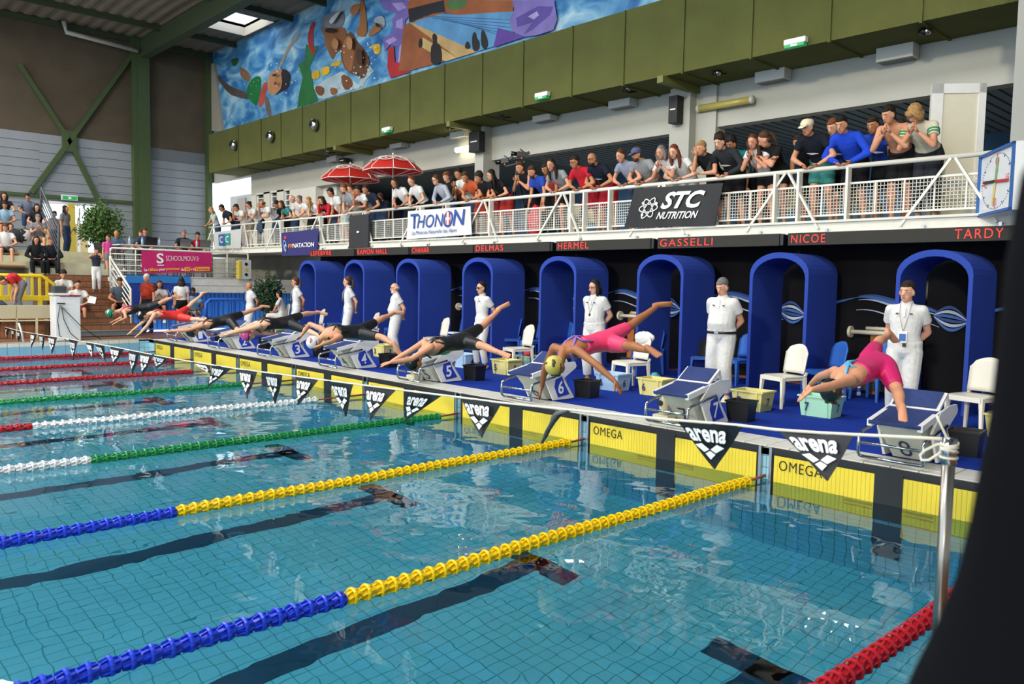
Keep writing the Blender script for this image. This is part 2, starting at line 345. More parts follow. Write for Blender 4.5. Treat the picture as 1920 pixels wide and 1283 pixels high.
struct('floor_terrace', B().bx(WX, TX, .3, 6.9, TZ - .22, TZ), mat('terrace_white', '#cfcfca', .7, noise=.1), org=(-6, 3, TZ))
struct('wall_under_terrace', B().bx(TX - .5, TX - .3, .3, 6.9, DK, TZ - .2), mat('blue_cladding', '#2c66ae', .6, noise=.05), org=(TX, 3, DK))
wu = [o for o in COL.objects if o.name == 'wall_under_terrace'][0]
yy = .35; fst = None
while yy < 6.7:
    if fst is None: fst = B().bx(TX - .3, TX - .27, 0, .11, DK + .02, TZ - .45).build('slat', mat('blue_cladding2', '#2f6db8', .55), wu, org=(0, 0, 0)); o = fst
    else: o = fst.copy(); COL.objects.link(o)
    o.location = Vector(V3(0, yy, 0) - ORG[wu.name]); yy += .14
struct('wall_fascia', B().bx(TX - .32, TX - .02, .3, 6.9, TZ - .45, TZ - .03), mat('terrace_white', ''), org=(TX, 3, TZ))
struct('wall_stair_side', B().bx(-6.4, TX + .05, .18, .32, DK, TZ), mat('terrace_white', ''), org=(-5, .2, DK))
# bleachers
wood = mat('bench_wood', '#a87a4d', .55, noise=.15, nscale=12)
bz0 = at(45, 497, 'x', -4.7)[2]
struct('floor_platform', B().bx(-4.4, -2.9, -12, st_y0 - .03, DK, 1.12), brownriser, org=(-4, -5, DK))
bl = thing('bleacher', (-4.6, -6, 1.1), 'grey concrete bleacher tiers with wooden bench boards, packed with spectators', 'bleacher')
BR = []
for k, pv in enumerate((497, 475, 452.5, 431, 406)):
    xk = -4.8 - .85 * k; zk = at(45, pv, 'x', xk)[2]; BR.append((xk, zk))
    B().bx(xk - .85 if k < 4 else WX + .03, xk + .0, -12, -1.8, 1.0, zk - .30).build('tier', concg, bl)
    B().bx(xk - .45, xk - .02, -12, -1.85, zk - .045, zk).build('bench_board', wood, bl, bevel=.008)
    for yk in np.arange(-11.5, -2.2, 1.2): B().bx(xk - .42, xk - .06, yk - .03, yk + .03, zk - .31, zk - .045).build('bracket', mat('dark_steel', '#3c4146', .5, .3), bl)
# ---------------------------------------------------------------- long wall, duct, mural, pillars
WY = 7.0
grey_wall = mat('grey_white_wall', '#c9c8c2', .8, noise=.05, nscale=.7)
zB = 5.28
xe = at(470, 350, 'y', WY)[0]; xo = at(592, 351, 'y', WY)[0]
struct('wall_back', B().bx(xe, 30, WY + .02, WY + .3, zB, 7.83), cream, org=(0, WY, zB))
struct('wall_back_mural', B().bx(WX - .2, 30, WY + .03, WY + .3, 7.83, RZ + .5).bx(WX - .2, xe, WY + .02, WY + .3, 6.1, 7.83), cream, org=(0, WY, 9))
# far stretch with three windows
wx = [at(u, 370, 'y', WY)[0] for u in (480, 494, 506, 519, 532, 543)]
wz0, wz1 = at(500, 400, 'y', WY)[2], at(500, 360, 'y', WY)[2]
bb = B().bx(xe, wx[0], WY, WY + .3, .36, zB).bx(wx[5], xo, WY, WY + .3, .36, zB).bx(wx[1], wx[2], WY, WY + .3, wz0, wz1).bx(wx[3], wx[4], WY, WY + .3, wz0, wz1)
bb.bx(wx[0], wx[5], WY, WY + .3, .36, wz0).bx(wx[0], wx[5], WY, WY + .3, wz1, zB)
struct('wall_back_far', bb, grey_wall, org=(xe, WY, 0))
for k in range(3):
    a, c = wx[2 * k], wx[2 * k + 1]
    wn = struct('window_%d' % (k + 1), B().bx(a, a + .04, WY + .05, WY + .12, wz0, wz1).bx(c - .04, c, WY + .05, WY + .12, wz0, wz1).bx(a, c, WY + .05, WY + .12, wz0, wz0 + .05).bx(a, c, WY + .05, WY + .12, wz1 - .05, wz1), fr_, org=(a, WY, wz0))
    for j in range(1, 4): B().bx(a, c, WY + .07, WY + .1, wz0 + (wz1 - wz0) * j / 4 - .015, wz0 + (wz1 - wz0) * j / 4 + .015).build('bar', fr_, wn)
# far corner screen wall with a doorway (beyond the balcony end)
x430, x467 = at(432, 400, 'y', WY + 2.2)[0], at(470, 400, 'y', WY + 2.2)[0]
struct('wall_corner', B().bx(x430, x467 + 2, WY + 2.2, WY + 2.4, 2.9, at(440, 368, 'y', WY + 2.2)[2]), cream, org=(x430, WY + 2, 3))
struct('door_3', B().bx(at(446, 400, 'y', WY + 2.18)[0], at(461, 400, 'y', WY + 2.18)[0], WY + 2.15, WY + 2.2, 2.9, at(450, 372, 'y', WY + 2.18)[2]), mat('door_brown', '#9b8a7c', .6), org=(x430, WY + 2, 3))
# pillars
GZ0 = 2.99
struct('wall_lower', B().bx(WX - .2, 30, WY - .1, WY + .1, .3, 2.83), mat('grey_concrete', ''), org=(0, WY, 1))
for k, (u0, u1, dep) in enumerate(((905, 935, .0), (1268, 1343, .0))):
    a = at(u0, 300, 'y', WY)[0]; c = at(u1, 270, 'y', WY)[0]
    pb = B().bx(a, a + (.5 if k else .35), WY - .28, WY + .3, GZ0, 6.35)
    if k: pb.bx(a + .5, c, WY - .05, WY + .3, GZ0, 6.3)
    struct('trim_%d' % (21 + k), pb, cream, org=(a, WY, 3))
a = at(852, 300, 'y', WY)[0]
struct('trim_23', B().bx(xo - .02, xo + .9, WY + .3, WY + .9, 2.9, zB), grey_wall, org=(xo, WY, 3))
# room behind the gallery
blue_wall = mat('blue_mural_wall', '#3d6285', .8, noise=.35, nscale=.8)
struct('wall_gallery', B().bx(-9, 30, 12.0, 12.2, 2.5, 5.6), blue_wall, org=(0, 12, 3))
struct('wall_gallery_end', B().bx(-9, -8.9, WY + .3, 12, 2.9, 5.5), blue_wall, org=(-9, 9, 3))
struct('ceiling_gallery', B().bx(-9, 30, WY + .3, 12.2, 5.42, 5.5), mat('slat_grey_dark', '#4a5256', .7), org=(0, 9, 5.4))
cg = [o for o in COL.objects if o.name == 'ceiling_gallery'][0]
slm = mat('slat_grey', '#6d767a', .45)
fst = None
for k in range(60):
    if fst is None: fst = B().bx(0, .16, WY + .35, 12, 5.40, 5.425).build('slat', slm, cg, org=(0, 0, 0)); o = fst
    else: o = fst.copy(); COL.objects.link(o)
    o.location = Vector(V3(5.5 + k * .22, 0, 0) - ORG[cg.name])
# duct: sheet-metal box along the wall, in panels with raised joints
duct_m = mat('olive_duct', '#5d6035', .8, noise=.1, nscale=1.5, bump=.8, bscale=70, spec=.15)
DY = 5.75; dz0 = at(1155, 162, 'y', DY)[2]; dz1 = at(1240, 0, 'y', DY)[2]
duct = thing('ventilation_duct', (8, DY, dz0), 'long olive green rectangular duct running along the wall under the mural', 'duct')
dx0 = at(392, 318, 'y', DY)[0]
js = [at(u, v, 'y', DY)[0] for u, v in ((447, 235), (490, 230), (527, 215), (567, 205), (611, 195), (658, 185), (712, 160), (769, 140), (834, 130), (905, 110), (982, 90), (1074, 70), (1172, 40), (1283, 40), (1411, 30), (1558, 20), (1729, 10))]
edges = [dx0] + js + [js[-1] + 1.6, js[-1] + 3.2, js[-1] + 5]
for a, c in zip(edges[:-1], edges[1:]): B().bx(a + .006, c - .006, DY, WY, dz0, dz1).build('duct_panel', duct_m, duct)
for a in js:
    B().bx(a - .022, a + .022, DY - .03, WY, dz0 - .03, dz1).build('flange', duct_m, duct)
br = thing('support_beam', (0, 6, dz0), None, None); bpy.data.objects.remove(br)
for k, (u, v) in enumerate(((1238, 128), (627, 266), (840, 228))):
    a = at(u, v, 'y', DY - .1); q = B().bx(a[0] - .07, a[0] + .07, DY - .1, WY + .05, dz0 - .14, dz0 - .005).build('steel_bracket', mat('olive_beam', '#6a6e36', .6), None)
    q['label'] = ('olive steel bracket under the duct above the wide white pillar', 'olive steel bracket under the duct above the far window wall', 'olive steel bracket under the duct above the nearer umbrella')[k]; q['category'] = 'bracket'; q['group'] = 'steel brackets under the duct'
# box seam of mural
muralm = bpy.data.materials.new('mural_water'); muralm.use_nodes = True; nt = muralm.node_tree; b_ = nt.nodes['Principled BSDF']; b_.inputs['Roughness'].default_value = .6
tc = nt.nodes.new('ShaderNodeTexCoord'); mp = nt.nodes.new('ShaderNodeMapping'); mp.inputs['Scale'].default_value = (.45, 1, .9); n1 = nt.nodes.new('ShaderNodeTexNoise'); n1.inputs['Scale'].default_value = 1.5; n1.inputs['Detail'].default_value = 7; n1.inputs['Distortion'].default_value = 1.2
cr = nt.nodes.new('ShaderNodeValToRGB'); e = cr.color_ramp.elements; e[0].position = .3; e[0].color = lin('#1d4f93'); e[1].position = .72; e[1].color = lin('#bfdcea')
q = e.new(.46); q.color = lin('#3f86bd'); q = e.new(.58); q.color = lin('#7db7d8')
nt.links.new(tc.outputs['Object'], mp.inputs[0]); nt.links.new(mp.outputs[0], n1.inputs['Vector']); nt.links.new(n1.outputs['Fac'], cr.inputs[0]); nt.links.new(cr.outputs[0], b_.inputs['Base Color'])
mx0 = at(398, 200, 'y', WY)[0]
mural = thing('mural', (0, WY, 8.4), 'wall painting of swimmers, lettering and a pool on blue water above the duct', 'mural')
B().bx(mx0, 27.9, WY, WY + .015, 7.85, RZ).build('painted_ground', muralm, mural)
_lift = [0]
def chaikin(p, n=1):
    for _ in range(n): p = [q for i in range(len(p)) for q in ((p[i][0] * .75 + p[(i + 1) % len(p)][0] * .25, p[i][1] * .75 + p[(i + 1) % len(p)][1] * .25), (p[i][0] * .25 + p[(i + 1) % len(p)][0] * .75, p[i][1] * .25 + p[(i + 1) % len(p)][1] * .75))]
    return p
def paint(px, col, name='painted_shape', zoom=(380, 0, 4.8)):
    if name.split('_')[1] not in ('letter', 'lane', 'plant', 'foam', 'deck', 'pool', 'terrace', 'building'): px = chaikin(px)
    _lift[0] += 1; y = WY - .004 - .0012 * _lift[0]
    P = [at(zoom[0] + a / zoom[2], zoom[1] + c / zoom[2], 'y', y) for a, c in px]
    B().poly(P).build(name, mat('mural_' + col.lstrip('#'), col, .6, noise=.22, nscale=1.6), mural, fix=False)
mz = (380, 0, 4.8); m2 = (700, 0, 3.556)
# left swimmer
paint([(110, 640), (240, 780), (400, 830), (430, 900), (330, 880), (240, 850), (150, 740)], '#5b4c46', 'painted_arm')
paint([(335, 605), (390, 625), (440, 690), (420, 740), (370, 720), (330, 660)], '#8d6a4d', 'painted_foot')
paint([(395, 800), (430, 720), (490, 680), (530, 700), (525, 800), (490, 960), (450, 930), (400, 870)], '#1f7a3e', 'painted_suit')
paint([(560, 730), (585, 745), (570, 850), (540, 960), (495, 965), (525, 800)], '#c4554a', 'painted_suit')
paint([(590, 690), (640, 630), (720, 620), (740, 700), (700, 820), (620, 860), (580, 820)], '#c98e62', 'painted_face')
paint([(700, 620), (770, 630), (800, 700), (770, 800), (700, 830), (640, 870), (720, 780)], '#2b2430', 'painted_hair')
paint([(680, 610), (740, 470), (800, 370), (870, 290), (880, 310), (820, 390), (760, 480), (710, 600)], '#a7967f', 'painted_arm')
paint([(560, 850), (600, 900), (620, 1050), (590, 1055), (560, 950)], '#7d6660', 'painted_arm')
# plant column
paint([(850, 970), (870, 830), (900, 700), (860, 580), (920, 540), (930, 400), (1000, 420), (1040, 410), (1000, 520), (960, 600), (985, 700), (1000, 800), (1040, 910)], '#27723a', 'painted_plant')
paint([(940, 330), (980, 200), (1020, 190), (990, 300), (1000, 420), (1015, 480), (990, 495), (960, 440)], '#a8262d', 'painted_pepper')
paint([(245, 535), (325, 515), (320, 560), (280, 610)], '#2c5a34', 'painted_leaf')
# white foam and yellow floats
paint([(1000, 790), (1100, 720), (1250, 640), (1330, 700), (1400, 760), (1500, 590), (1540, 640), (1470, 720), (1440, 790), (1340, 810), (1100, 890), (1040, 880)], '#b9cfd6', 'painted_foam')
for p in ([(975, 660), (1040, 615), (1060, 700), (990, 720)], [(1060, 620), (1140, 585), (1145, 660), (1070, 690)], [(1150, 570), (1240, 540), (1245, 590), (1160, 600)], [(1490, 430), (1540, 400), (1600, 390), (1600, 480), (1550, 495), (1530, 430)]): paint(p, '#e0b52d', 'painted_float')
# big swimmer
paint([(1075, 230), (1265, 235), (1300, 300), (1260, 440), (1200, 470), (1170, 545), (1140, 490), (1120, 440), (1090, 390), (1100, 330), (1070, 290)], '#8a5a36', 'painted_head')
paint([(1065, 180), (1110, 130), (1265, 85), (1280, 180), (1250, 245), (1160, 255), (1075, 235)], '#80838c', 'painted_cap')
paint([(1235, 440), (1290, 310), (1340, 280), (1390, 380), (1450, 440), (1505, 540), (1490, 630), (1440, 720), (1370, 670), (1340, 670), (1260, 600)], '#6b442b', 'painted_body')
paint([(1250, 420), (1290, 320), (1340, 330), (1370, 450), (1350, 580), (1330, 660), (1270, 590)], '#a0683c', 'painted_shoulder')
paint([(1245, 660), (1340, 700), (1355, 780), (1290, 820), (1250, 760)], '#7d4f2e', 'painted_arm')
paint([(1010, 770), (1090, 780), (1095, 840), (1060, 870), (1015, 830)], '#7d4f2e', 'painted_hand'); paint([(1140, 785), (1210, 795), (1215, 840), (1160, 865)], '#93603a', 'painted_hand')
# second swimmer
paint([(1410, 0), (1450, 0), (1475, 160), (1480, 330), (1400, 330), (1380, 290), (1420, 200)], '#a0683c', 'painted_arm')
paint([(1325, 60), (1400, 25), (1420, 70), (1380, 140), (1330, 130)], '#b87a4c', 'painted_hand')
paint([(1490, 310), (1530, 230), (1600, 200), (1620, 260), (1560, 300), (1500, 335)], '#a56d44', 'painted_face')
paint([(1530, 190), (1570, 145), (1630, 145), (1645, 220), (1620, 260), (1580, 220)], '#a9b0b8', 'painted_cap')
# purple lettering with red base
paint([(1590, 0), (1840, 0), (1900, 70), (1860, 140), (1820, 190), (1820, 380), (1780, 560), (1870, 640), (1700, 600), (1740, 560), (1760, 420), (1690, 400), (1640, 460), (1620, 350), (1700, 300), (1720, 240), (1700, 190), (1740, 120), (1640, 90)], '#7a68b4', 'painted_letter')
for p in ([(1700, 30), (1800, 20), (1830, 70), (1760, 100)], [(1740, 190), (1800, 160), (1800, 260), (1740, 250)], [(1640, 370), (1720, 330), (1750, 360), (1680, 400)], [(1770, 420), (1800, 380), (1790, 540), (1760, 560)]): paint(p, '#b09ddb', 'painted_letter_light')
paint([(1670, 430), (1720, 415), (1730, 560), (1780, 570), (1870, 650), (1720, 695), (1690, 705), (1660, 600)], '#b3242b', 'painted_letter')
# painted pool scene
paint([(150, 0), (235, 150), (330, 120), (540, 60), (930, 20), (930, 0)], '#9c5532', 'painted_terrace', m2) if 0 else None
P3 = lambda *a: list(a)
paint([(170, 470), (200, 180), (240, 150), (680, 350), (560, 385), (250, 470)], '#9a5734', 'painted_deck', m2)
paint([(240, 150), (300, 150), (690, 345), (560, 385)], '#c9a56c', 'painted_deck', m2); paint([(300, 300), (330, 250), (560, 385), (480, 410)], '#cdae72', 'painted_deck', m2)
paint([(260, 150), (420, 85), (560, 100), (930, 75), (930, 250), (800, 310), (690, 345), (300, 170)], '#5f9bcb', 'painted_pool', m2)
paint([(240, 0), (940, 0), (930, 75), (560, 100), (480, 85), (240, 150), (225, 40)], '#a35c33', 'painted_terrace', m2)
paint([(232, 60), (470, 0), (480, 80), (400, 90), (240, 150)], '#22252b', 'painted_building', m2); paint([(480, 0), (640, 0), (600, 60), (500, 70)], '#557a45', 'painted_tree', m2)
for k in range(6):
    paint([(330 + 60 * k, 110 + 12 * k), (336 + 60 * k, 106 + 12 * k), (930, 130 + 26 * k), (930, 134 + 26 * k)], '#2d5f93', 'painted_lane_line', m2)
paint([(385, 440), (380, 320), (400, 285), (390, 240), (405, 218), (425, 240), (420, 285), (445, 300), (458, 370), (450, 420)], '#151515', 'painted_figure', m2)
paint([(665, 345), (655, 270), (665, 215), (682, 215), (690, 255), (710, 280), (705, 335)], '#151515', 'painted_figure', m2); paint([(735, 330), (715, 290), (720, 200), (735, 200), (760, 260), (765, 305), (750, 325)], '#151515', 'painted_figure', m2)
paint([(300, 320), (305, 260), (325, 255), (325, 315)], '#151515', 'painted_figure', m2); paint([(605, 320), (625, 265), (650, 310), (635, 328)], '#151515', 'painted_figure', m2)
paint([(905, 130), (940, 60), (925, 0), (1205, 0), (1225, 130), (1200, 200), (1090, 235), (1010, 245), (930, 210)], '#8274bb', 'painted_letter', m2)
paint([(950, 120), (1100, 40), (1200, 45), (1180, 100), (1060, 200), (1000, 230), (1060, 150), (960, 180)], '#5c4aa0', 'painted_letter', m2); paint([(1030, 110), (1090, 75), (1105, 100), (1070, 130)], '#b7a9e0', 'painted_letter_light', m2)
paint([(830, 185), (1010, 245), (800, 315)], '#5e3f9c', 'painted_letter', m2)
for a, c, r in [(RG.uniform(560, 860), RG.uniform(560, 900), RG.uniform(3, 8)) for _ in range(26)] + [(RG.uniform(1180, 1560), RG.uniform(380, 800), RG.uniform(4, 10)) for _ in range(34)] + [(RG.uniform(320, 500), RG.uniform(560, 850), RG.uniform(2, 6)) for _ in range(14)]:
    paint([(a + r * math.cos(t), c + r * math.sin(t)) for t in np.arange(5) * 1.2566], '#dbe8ee', 'painted_drop')
paint([(1095, 255), (1180, 250), (1200, 280), (1110, 300)], '#1d1a1c', 'painted_goggles'); paint([(1550, 200), (1590, 215), (1600, 250), (1560, 240)], '#1d1a1c', 'painted_goggles'); paint([(1180, 330), (1230, 380), (1200, 460), (1150, 400)], '#b07a4c', 'painted_cheek')
paint([(1300, 330), (1350, 350), (1340, 460), (1290, 420)], '#c08d60', 'painted_highlight'); paint([(1390, 420), (1440, 470), (1430, 600), (1380, 560)], '#4d2f1f', 'painted_shade'); paint([(1130, 180), (1160, 230), (1250, 90), (1240, 85)], '#c9ccd2', 'painted_strap')
paint([(625, 670), (665, 660), (670, 680), (630, 690)], '#3b2a24', 'painted_eye'); paint([(640, 740), (665, 735), (668, 760), (645, 765)], '#8a3f35', 'painted_mouth')
# ---------------------------------------------------------------- roof
roofm = mat('roof_sheet', '#7b7166', .6, noise=.1, nscale=1.5); gbeam = mat('green_beam', '#3a4630', .5)
sk = [at(u, v, 'z', RZ) for u, v in ((362, 38), (402, 9), (508, 42), (465, 72))]
sx0, sx1 = -9.25, -6.85; sy0, sy1 = 4.55, 6.8
def corr(x0, x1, y0, y1, z=RZ):
    b = B(); n = max(2, int((y1 - y0) / .11)); ys = np.linspace(y0, y1, n + 1)
    vs = []; 
    for k, y in enumerate(ys): zz = z + (.045 if (k // 2) % 2 else 0); vs += [(x0, y, zz), (x1, y, zz)]
    return b.add(vs, [(2 * k, 2 * k + 1, 2 * k + 3, 2 * k + 2) for k in range(n)])
rb = B()
for (a, c, e_, g) in ((WX, sx0, -18, 7), (sx1, 30, -18, 7), (sx0, sx1, -18, sy0), (sx0, sx1, sy1, 7)):
    q = corr(a, c, e_, g); rb.add(q.v, q.f)
struct('ceiling', rb, roofm, org=(5, 0, RZ), fix=False)
struct('ceiling_top', B().bx(WX - .3, sx0, -18, 7.3, RZ + .3, RZ + .4).bx(sx1, 30, -18, 7.3, RZ + .3, RZ + .4).bx(sx0, sx1, -18, sy0, RZ + .3, RZ + .4).bx(sx0, sx1, sy1, 7.3, RZ + .3, RZ + .4), roofm, org=(5, 0, RZ))
wk = B()
for (a, c, e_, g) in ((sx0 - .05, sx0, sy0, sy1), (sx1, sx1 + .05, sy0, sy1), (sx0, sx1, sy0 - .05, sy0), (sx0, sx1, sy1, sy1 + .05)): wk.bx(a, c, e_, g, RZ - .02, RZ + .42)
struct('window_4', wk, mat('skylight_curb', '#c9c0b4', .7), org=(sx0, sy0, RZ))
struct('trim_24', B().bx(WX, 30, 4.0, 4.35, RZ - .75, RZ - .05), gbeam, org=(5, 4, RZ)); struct('trim_25', B().bx(WX, 30, -6.2, -5.85, RZ - .75, RZ - .05), gbeam, org=(5, -6, RZ))
for k in range(18):
    x = WX + .12 + k * 2.35
    if sx0 - .1 < x < sx1: continue
    struct('trim_%d' % (26 + k), B().bx(x, x + .12, -18, WY, RZ - .2, RZ - .01), gbeam, org=(x, 0, RZ))
struct('wall_right', B().bx(28, 28.2, YN, 12, 0, RZ + .3), cream, org=(28, 0, 0))
# grey beige duct end piece beside the mural
pe = [at(u, v, 'y', WY - .1) for u, v in ((390, 122), (401, 118), (417, 247), (390, 245))]
struct('trim_50', B().prism(pe, (0, .1, 0)), mat('beige_panel', '#a39b8c', .8))
# ================================================================== OBJECTS ON THE POOL DECK
EX, EY, EZ = V3(1, 0, 0), V3(0, 1, 0), V3(0, 0, 1)
gloss_white = mat('block_white', '#e2e4e6', .3, noise=.03, coat=.2); blk_grey = mat('block_front', '#b9bdb6', .45, noise=.1, nscale=5)
tread = mat('block_tread', '#20356f', .7, noise=.18, nscale=18, bump=.3, bscale=200); chrome = mat('chrome', '#b9bdc0', .15, 1.); blackpl = mat('black_plastic', '#17181b', .4)
ord_ = ['first', 'second', 'third', 'fourth', 'fifth', 'sixth', 'seventh', 'eighth']
for i in range(8):
    n = str(i + 1); nw = ('one', 'two', 'three', 'four', 'five', 'six', 'seven', 'eight')[i]; c = 2.5 * i + 1.25; z = DK
    sw = ('the green capped diver', 'the red suited diver', 'the dark capped diver', 'the pink capped diver', 'the white capped diver', 'the diver in black and green', 'the bright pink diver', 'the magenta diver')[i]
    t = thing('starting_block', (c, .4, DK), 'white starting block with number plate %s, just left by %s' % (nw, sw) if i < 7 else 'white starting block with blue tread, the magenta diver has one foot on it', 'starting block', 'numbered starting blocks')
    P = lambda x, y, zz: V3(c + x, y, z + zz)
    prof = [(.05, .35), (.05, .40), (.45, .485), (.66, .53), (.87, .53), (.90, .47), (.88, .44), (.64, .31), (.86, .03), (.84, .015), (.44, .015), (.27, .31)]
    for s in (-1, 1): B().prism([P(s * .255, a, b) for a, b in prof[2:]] + [], (-s * .025, 0, 0)).build('side_plate', gloss_white, t)
    for s in (-1, 1): B().prism([P(s * .25, a, b) for a, b in ((.03, .345), (.03, .405), (.5, .50), (.5, .44))], (-s * .045, 0, 0)).build('side_edge', gloss_white, t)
    B().add([P(-.20, .12, .36), P(.20, .12, .36), P(.215, .72, .49), P(-.215, .72, .49), P(-.15, .42, .015), P(.15, .42, .015), P(.19, .80, .015), P(-.19, .80, .015)],
            [(0, 1, 2, 3), (4, 5, 6, 7), (0, 1, 5, 4), (1, 2, 6, 5), (2, 3, 7, 6), (3, 0, 4, 7)]).build('body', blk_grey, t, bevel=.01)
    B().prism([P(-.235, .02, .365), P(.235, .02, .365), P(.235, .60, .485), P(-.235, .60, .485)], (0, -.006, .035)).build('tread', tread, t, bevel=.006)
    f = B().prism([P(-.23, .46, .50), P(.23, .46, .50), P(.23, .68, .655), P(-.23, .68, .655)], (0, .02, -.02)).build('back_plate', gloss_white, t, bevel=.004)
    B().prism([P(-.20, .475, .517), P(.20, .475, .517), P(.20, .668, .653), P(-.20, .668, .653)], (0, -.005, .006)).build('grip_pad', tread, f)
    for s in (-1, 1): B().bar(P(s * .22, .68, .64), P(s * .22, .74, .50), .02, .02).build('strut', gloss_white, f)
    # grip rail
    q = B()
    for s in (-1, 1): q.tube([P(s * .29, .52, .365), P(s * .29, .20, .31), P(s * .29, .03, .28), P(s * .29, -.03, .25), P(s * .29, -.04, .20), P(s * .29, -.04, .09), P(s * .29, -.01, .06), P(s * .27, .0, .05)], .016, 8)
    q.tube([P(-.27, 0, .05), P(.27, 0, .05)], .016, 8).tube([P(-.29, -.035, .19), P(.29, -.035, .19)], .014, 8)
    q.build('grip_rail', chrome, t, smooth=True)
    # number plates
    B().prism([P(.256, .47, .30), P(.256, .60, .345), P(.256, .66, .22), P(.256, .76, .08), P(.256, .53, .05), P(.256, .45, .20)], (.003, 0, 0)).build('number_plate', bluep, t)
    text(n, [P(.26, .53, .09), P(.26, .64, .10), P(.26, .625, .285), P(.26, .515, .275)], whitep, t, 'number', bold=.02, lift=.003)
    text(n, [P(-.055, .395, .045), P(.055, .395, .045), P(.055, .25, .21), P(-.055, .25, .21)], mat('number_ink', '#27304f', .5), t, 'number', bold=.0, lift=.006)
    B().bx(c - .17, c - .14, .76, .80, DK, DK + .04).bx(c + .14, c + .17, .76, .80, DK, DK + .04).build('foot', blackpl, t)
    # black crate behind the block
    cr_ = thing('black_crate', (c + .25, 1.1, DK), 'open black plastic crate behind block %s, the one of %s' % (nw, sw), 'crate', 'black crates behind the starting blocks')
    def crate(t, x, y, w, d, h, m, ang=0, nm='crate_body', rib=True):
        q = B(); ca, sa = math.cos(ang), math.sin(ang)
        def pt(a, b, zz): return V3(x + a * ca - b * sa, y + a * sa + b * ca, DK + zz)
        def ringp(k, zz): return [pt(a * w / 2 * k, b * d / 2 * k, zz) for a, b in ((-1, -1), (1, -1), (1, 1), (-1, 1))]
        q.rings([ringp(.84, .005), ringp(.97, h), ringp(1.05, h), ringp(1.05, h + .02), ringp(.93, h + .02), ringp(.80, .03)])
        o = q.build(nm, m, t)
        if rib:
            for sgn in (-1, 1):
                for a in (-.32, .32):
                    B().add([pt(a * w - .015, sgn * d / 2 * .84 - .0, .01), pt(a * w + .015, sgn * d / 2 * .84, .01), pt(a * w + .015, sgn * d / 2 * .97, h), pt(a * w - .015, sgn * d / 2 * .97, h),
                             pt(a * w - .015, sgn * (d / 2 * .84 + .014), .01), pt(a * w + .015, sgn * (d / 2 * .84 + .014), .01), pt(a * w + .015, sgn * (d / 2 * .97 + .014), h), pt(a * w - .015, sgn * (d / 2 * .97 + .014), h)],
                            [(0, 1, 2, 3), (4, 5, 6, 7), (0, 1, 5, 4), (1, 2, 6, 5), (2, 3, 7, 6), (3, 0, 4, 7)]).build('rib', m, t)
        return pt
    crate(cr_, c + .27, 1.12, .30, .26, .24, blackpl, .1, rib=False)
    if i in (4, 6):
        s_ = thing('loudspeaker', (c - .22, .3, DK), 'small cream loudspeaker on the edge beside starting block ' + nw, 'loudspeaker', 'cream loudspeakers by the starting blocks')
        mm = mat('cream_plastic', '#cfc9ab', .5)
        B().bx(c - .36, c - .14, .18, .36, DK, DK + .1).build('base', mm, s_, bevel=.01)
        B().lathe((c - .25, .26, DK + .1), [(.06, 0), (.05, .05), (.07, .14), (.05, .2), (.02, .22)], 14).build('horn', mm, s_, smooth=True)
        disc(V3(c - .25, .185, DK + .24), .035, V3(0, -1, 0), .012).build('speaker_cone', blackpl, s_)
# ---- athletes' crates with lane numbers
cy = mat('crate_yellow', '#d8cf84', .5, noise=.04); cb_ = mat('crate_pale_blue', '#a5c3dd', .5); cg_ = mat('crate_mint', '#9fd3bb', .5); navyink = mat('navy_ink', '#1d2c66', .5)
def basket(px, py, m, n, label, w=.46, d=.34, h=.25, ang=.0, extra=None, nn=True):
    p = at(px, py, 'z', DK); t = thing('basket', p, label, 'basket', 'numbered clothes baskets behind the blocks')
    pt = crate(t, p[0], p[1] + d / 2, w, d, h, m, ang)
    for a in (-.17, ):
        text(n, [pt(-.06 + a * .0 - .08, -d / 2 * .89 - .001, .07), pt(.0 - .08, -d / 2 * .89 - .001, .07), pt(.0 - .08, -d / 2 * .94 - .001, .185), pt(-.06 - .08, -d / 2 * .94 - .001, .185)], navyink, t, 'number', bold=.02, lift=.012)
    text(n, [pt(w / 2 * .89 + .001, -.03, .07), pt(w / 2 * .89, .03, .07), pt(w / 2 * .94, .03, .18), pt(w / 2 * .94, -.03, .18)], navyink, t, 'number', bold=.02, lift=.012)
    return t, pt
basket(1398, 771, cy, '7', 'yellow plastic basket numbered 7 beside a white chair'); basket(1527, 783, cg_, '7', 'mint green plastic basket numbered 7 under the eighth diver')
t6, pt6 = basket(1217, 743, cy, '6', 'yellow plastic basket numbered 6 left of starting block 7', h=.24); basket(1136, 733, cb_, '6', 'pale blue plastic basket behind block six, beside the official with bobbed hair')
t5, pt5 = basket(936, 703, cy, '5', 'yellow plastic basket numbered 5 with dark clothes heaped inside'); basket(858, 690, cb_, '4', 'pale blue plastic basket with number 4 behind block five')
basket(708, 670, cy, '3', 'yellow plastic basket behind block four, near the bearded official'); basket(598, 655, mat('crate_yellow', ''), '3', 'yellow plastic basket behind block three'); basket(522, 620, cg_, '2', 'mint green plastic basket behind block three')
basket(1886, 825, mat('crate_yellow2', '#c9c07c', .5), '8', 'yellow plastic basket numbered 8 right of the white chair', nn=False)
def lump(name, c, r, m, lab=None, cat=None, seed=1):
    b = B(); b.ell(c, r, nu=14, nv=9); rs = np.random.RandomState(seed); b.v = [tuple(np.asarray(p) + (rs.rand(3) - .5) * min(r) * .35) for p in b.v]
    o = b.build(name, m, smooth=True)
    if lab: o['label'] = lab; o['category'] = cat
    return o
p = at(936, 690, 'z', DK); lump('clothes', (p[0] + .02, p[1] + .22, DK + .17), (.17, .12, .15), cloth('#1a1c22'), 'dark crumpled clothes heaped in the yellow basket numbered 5', 'clothes', 3)
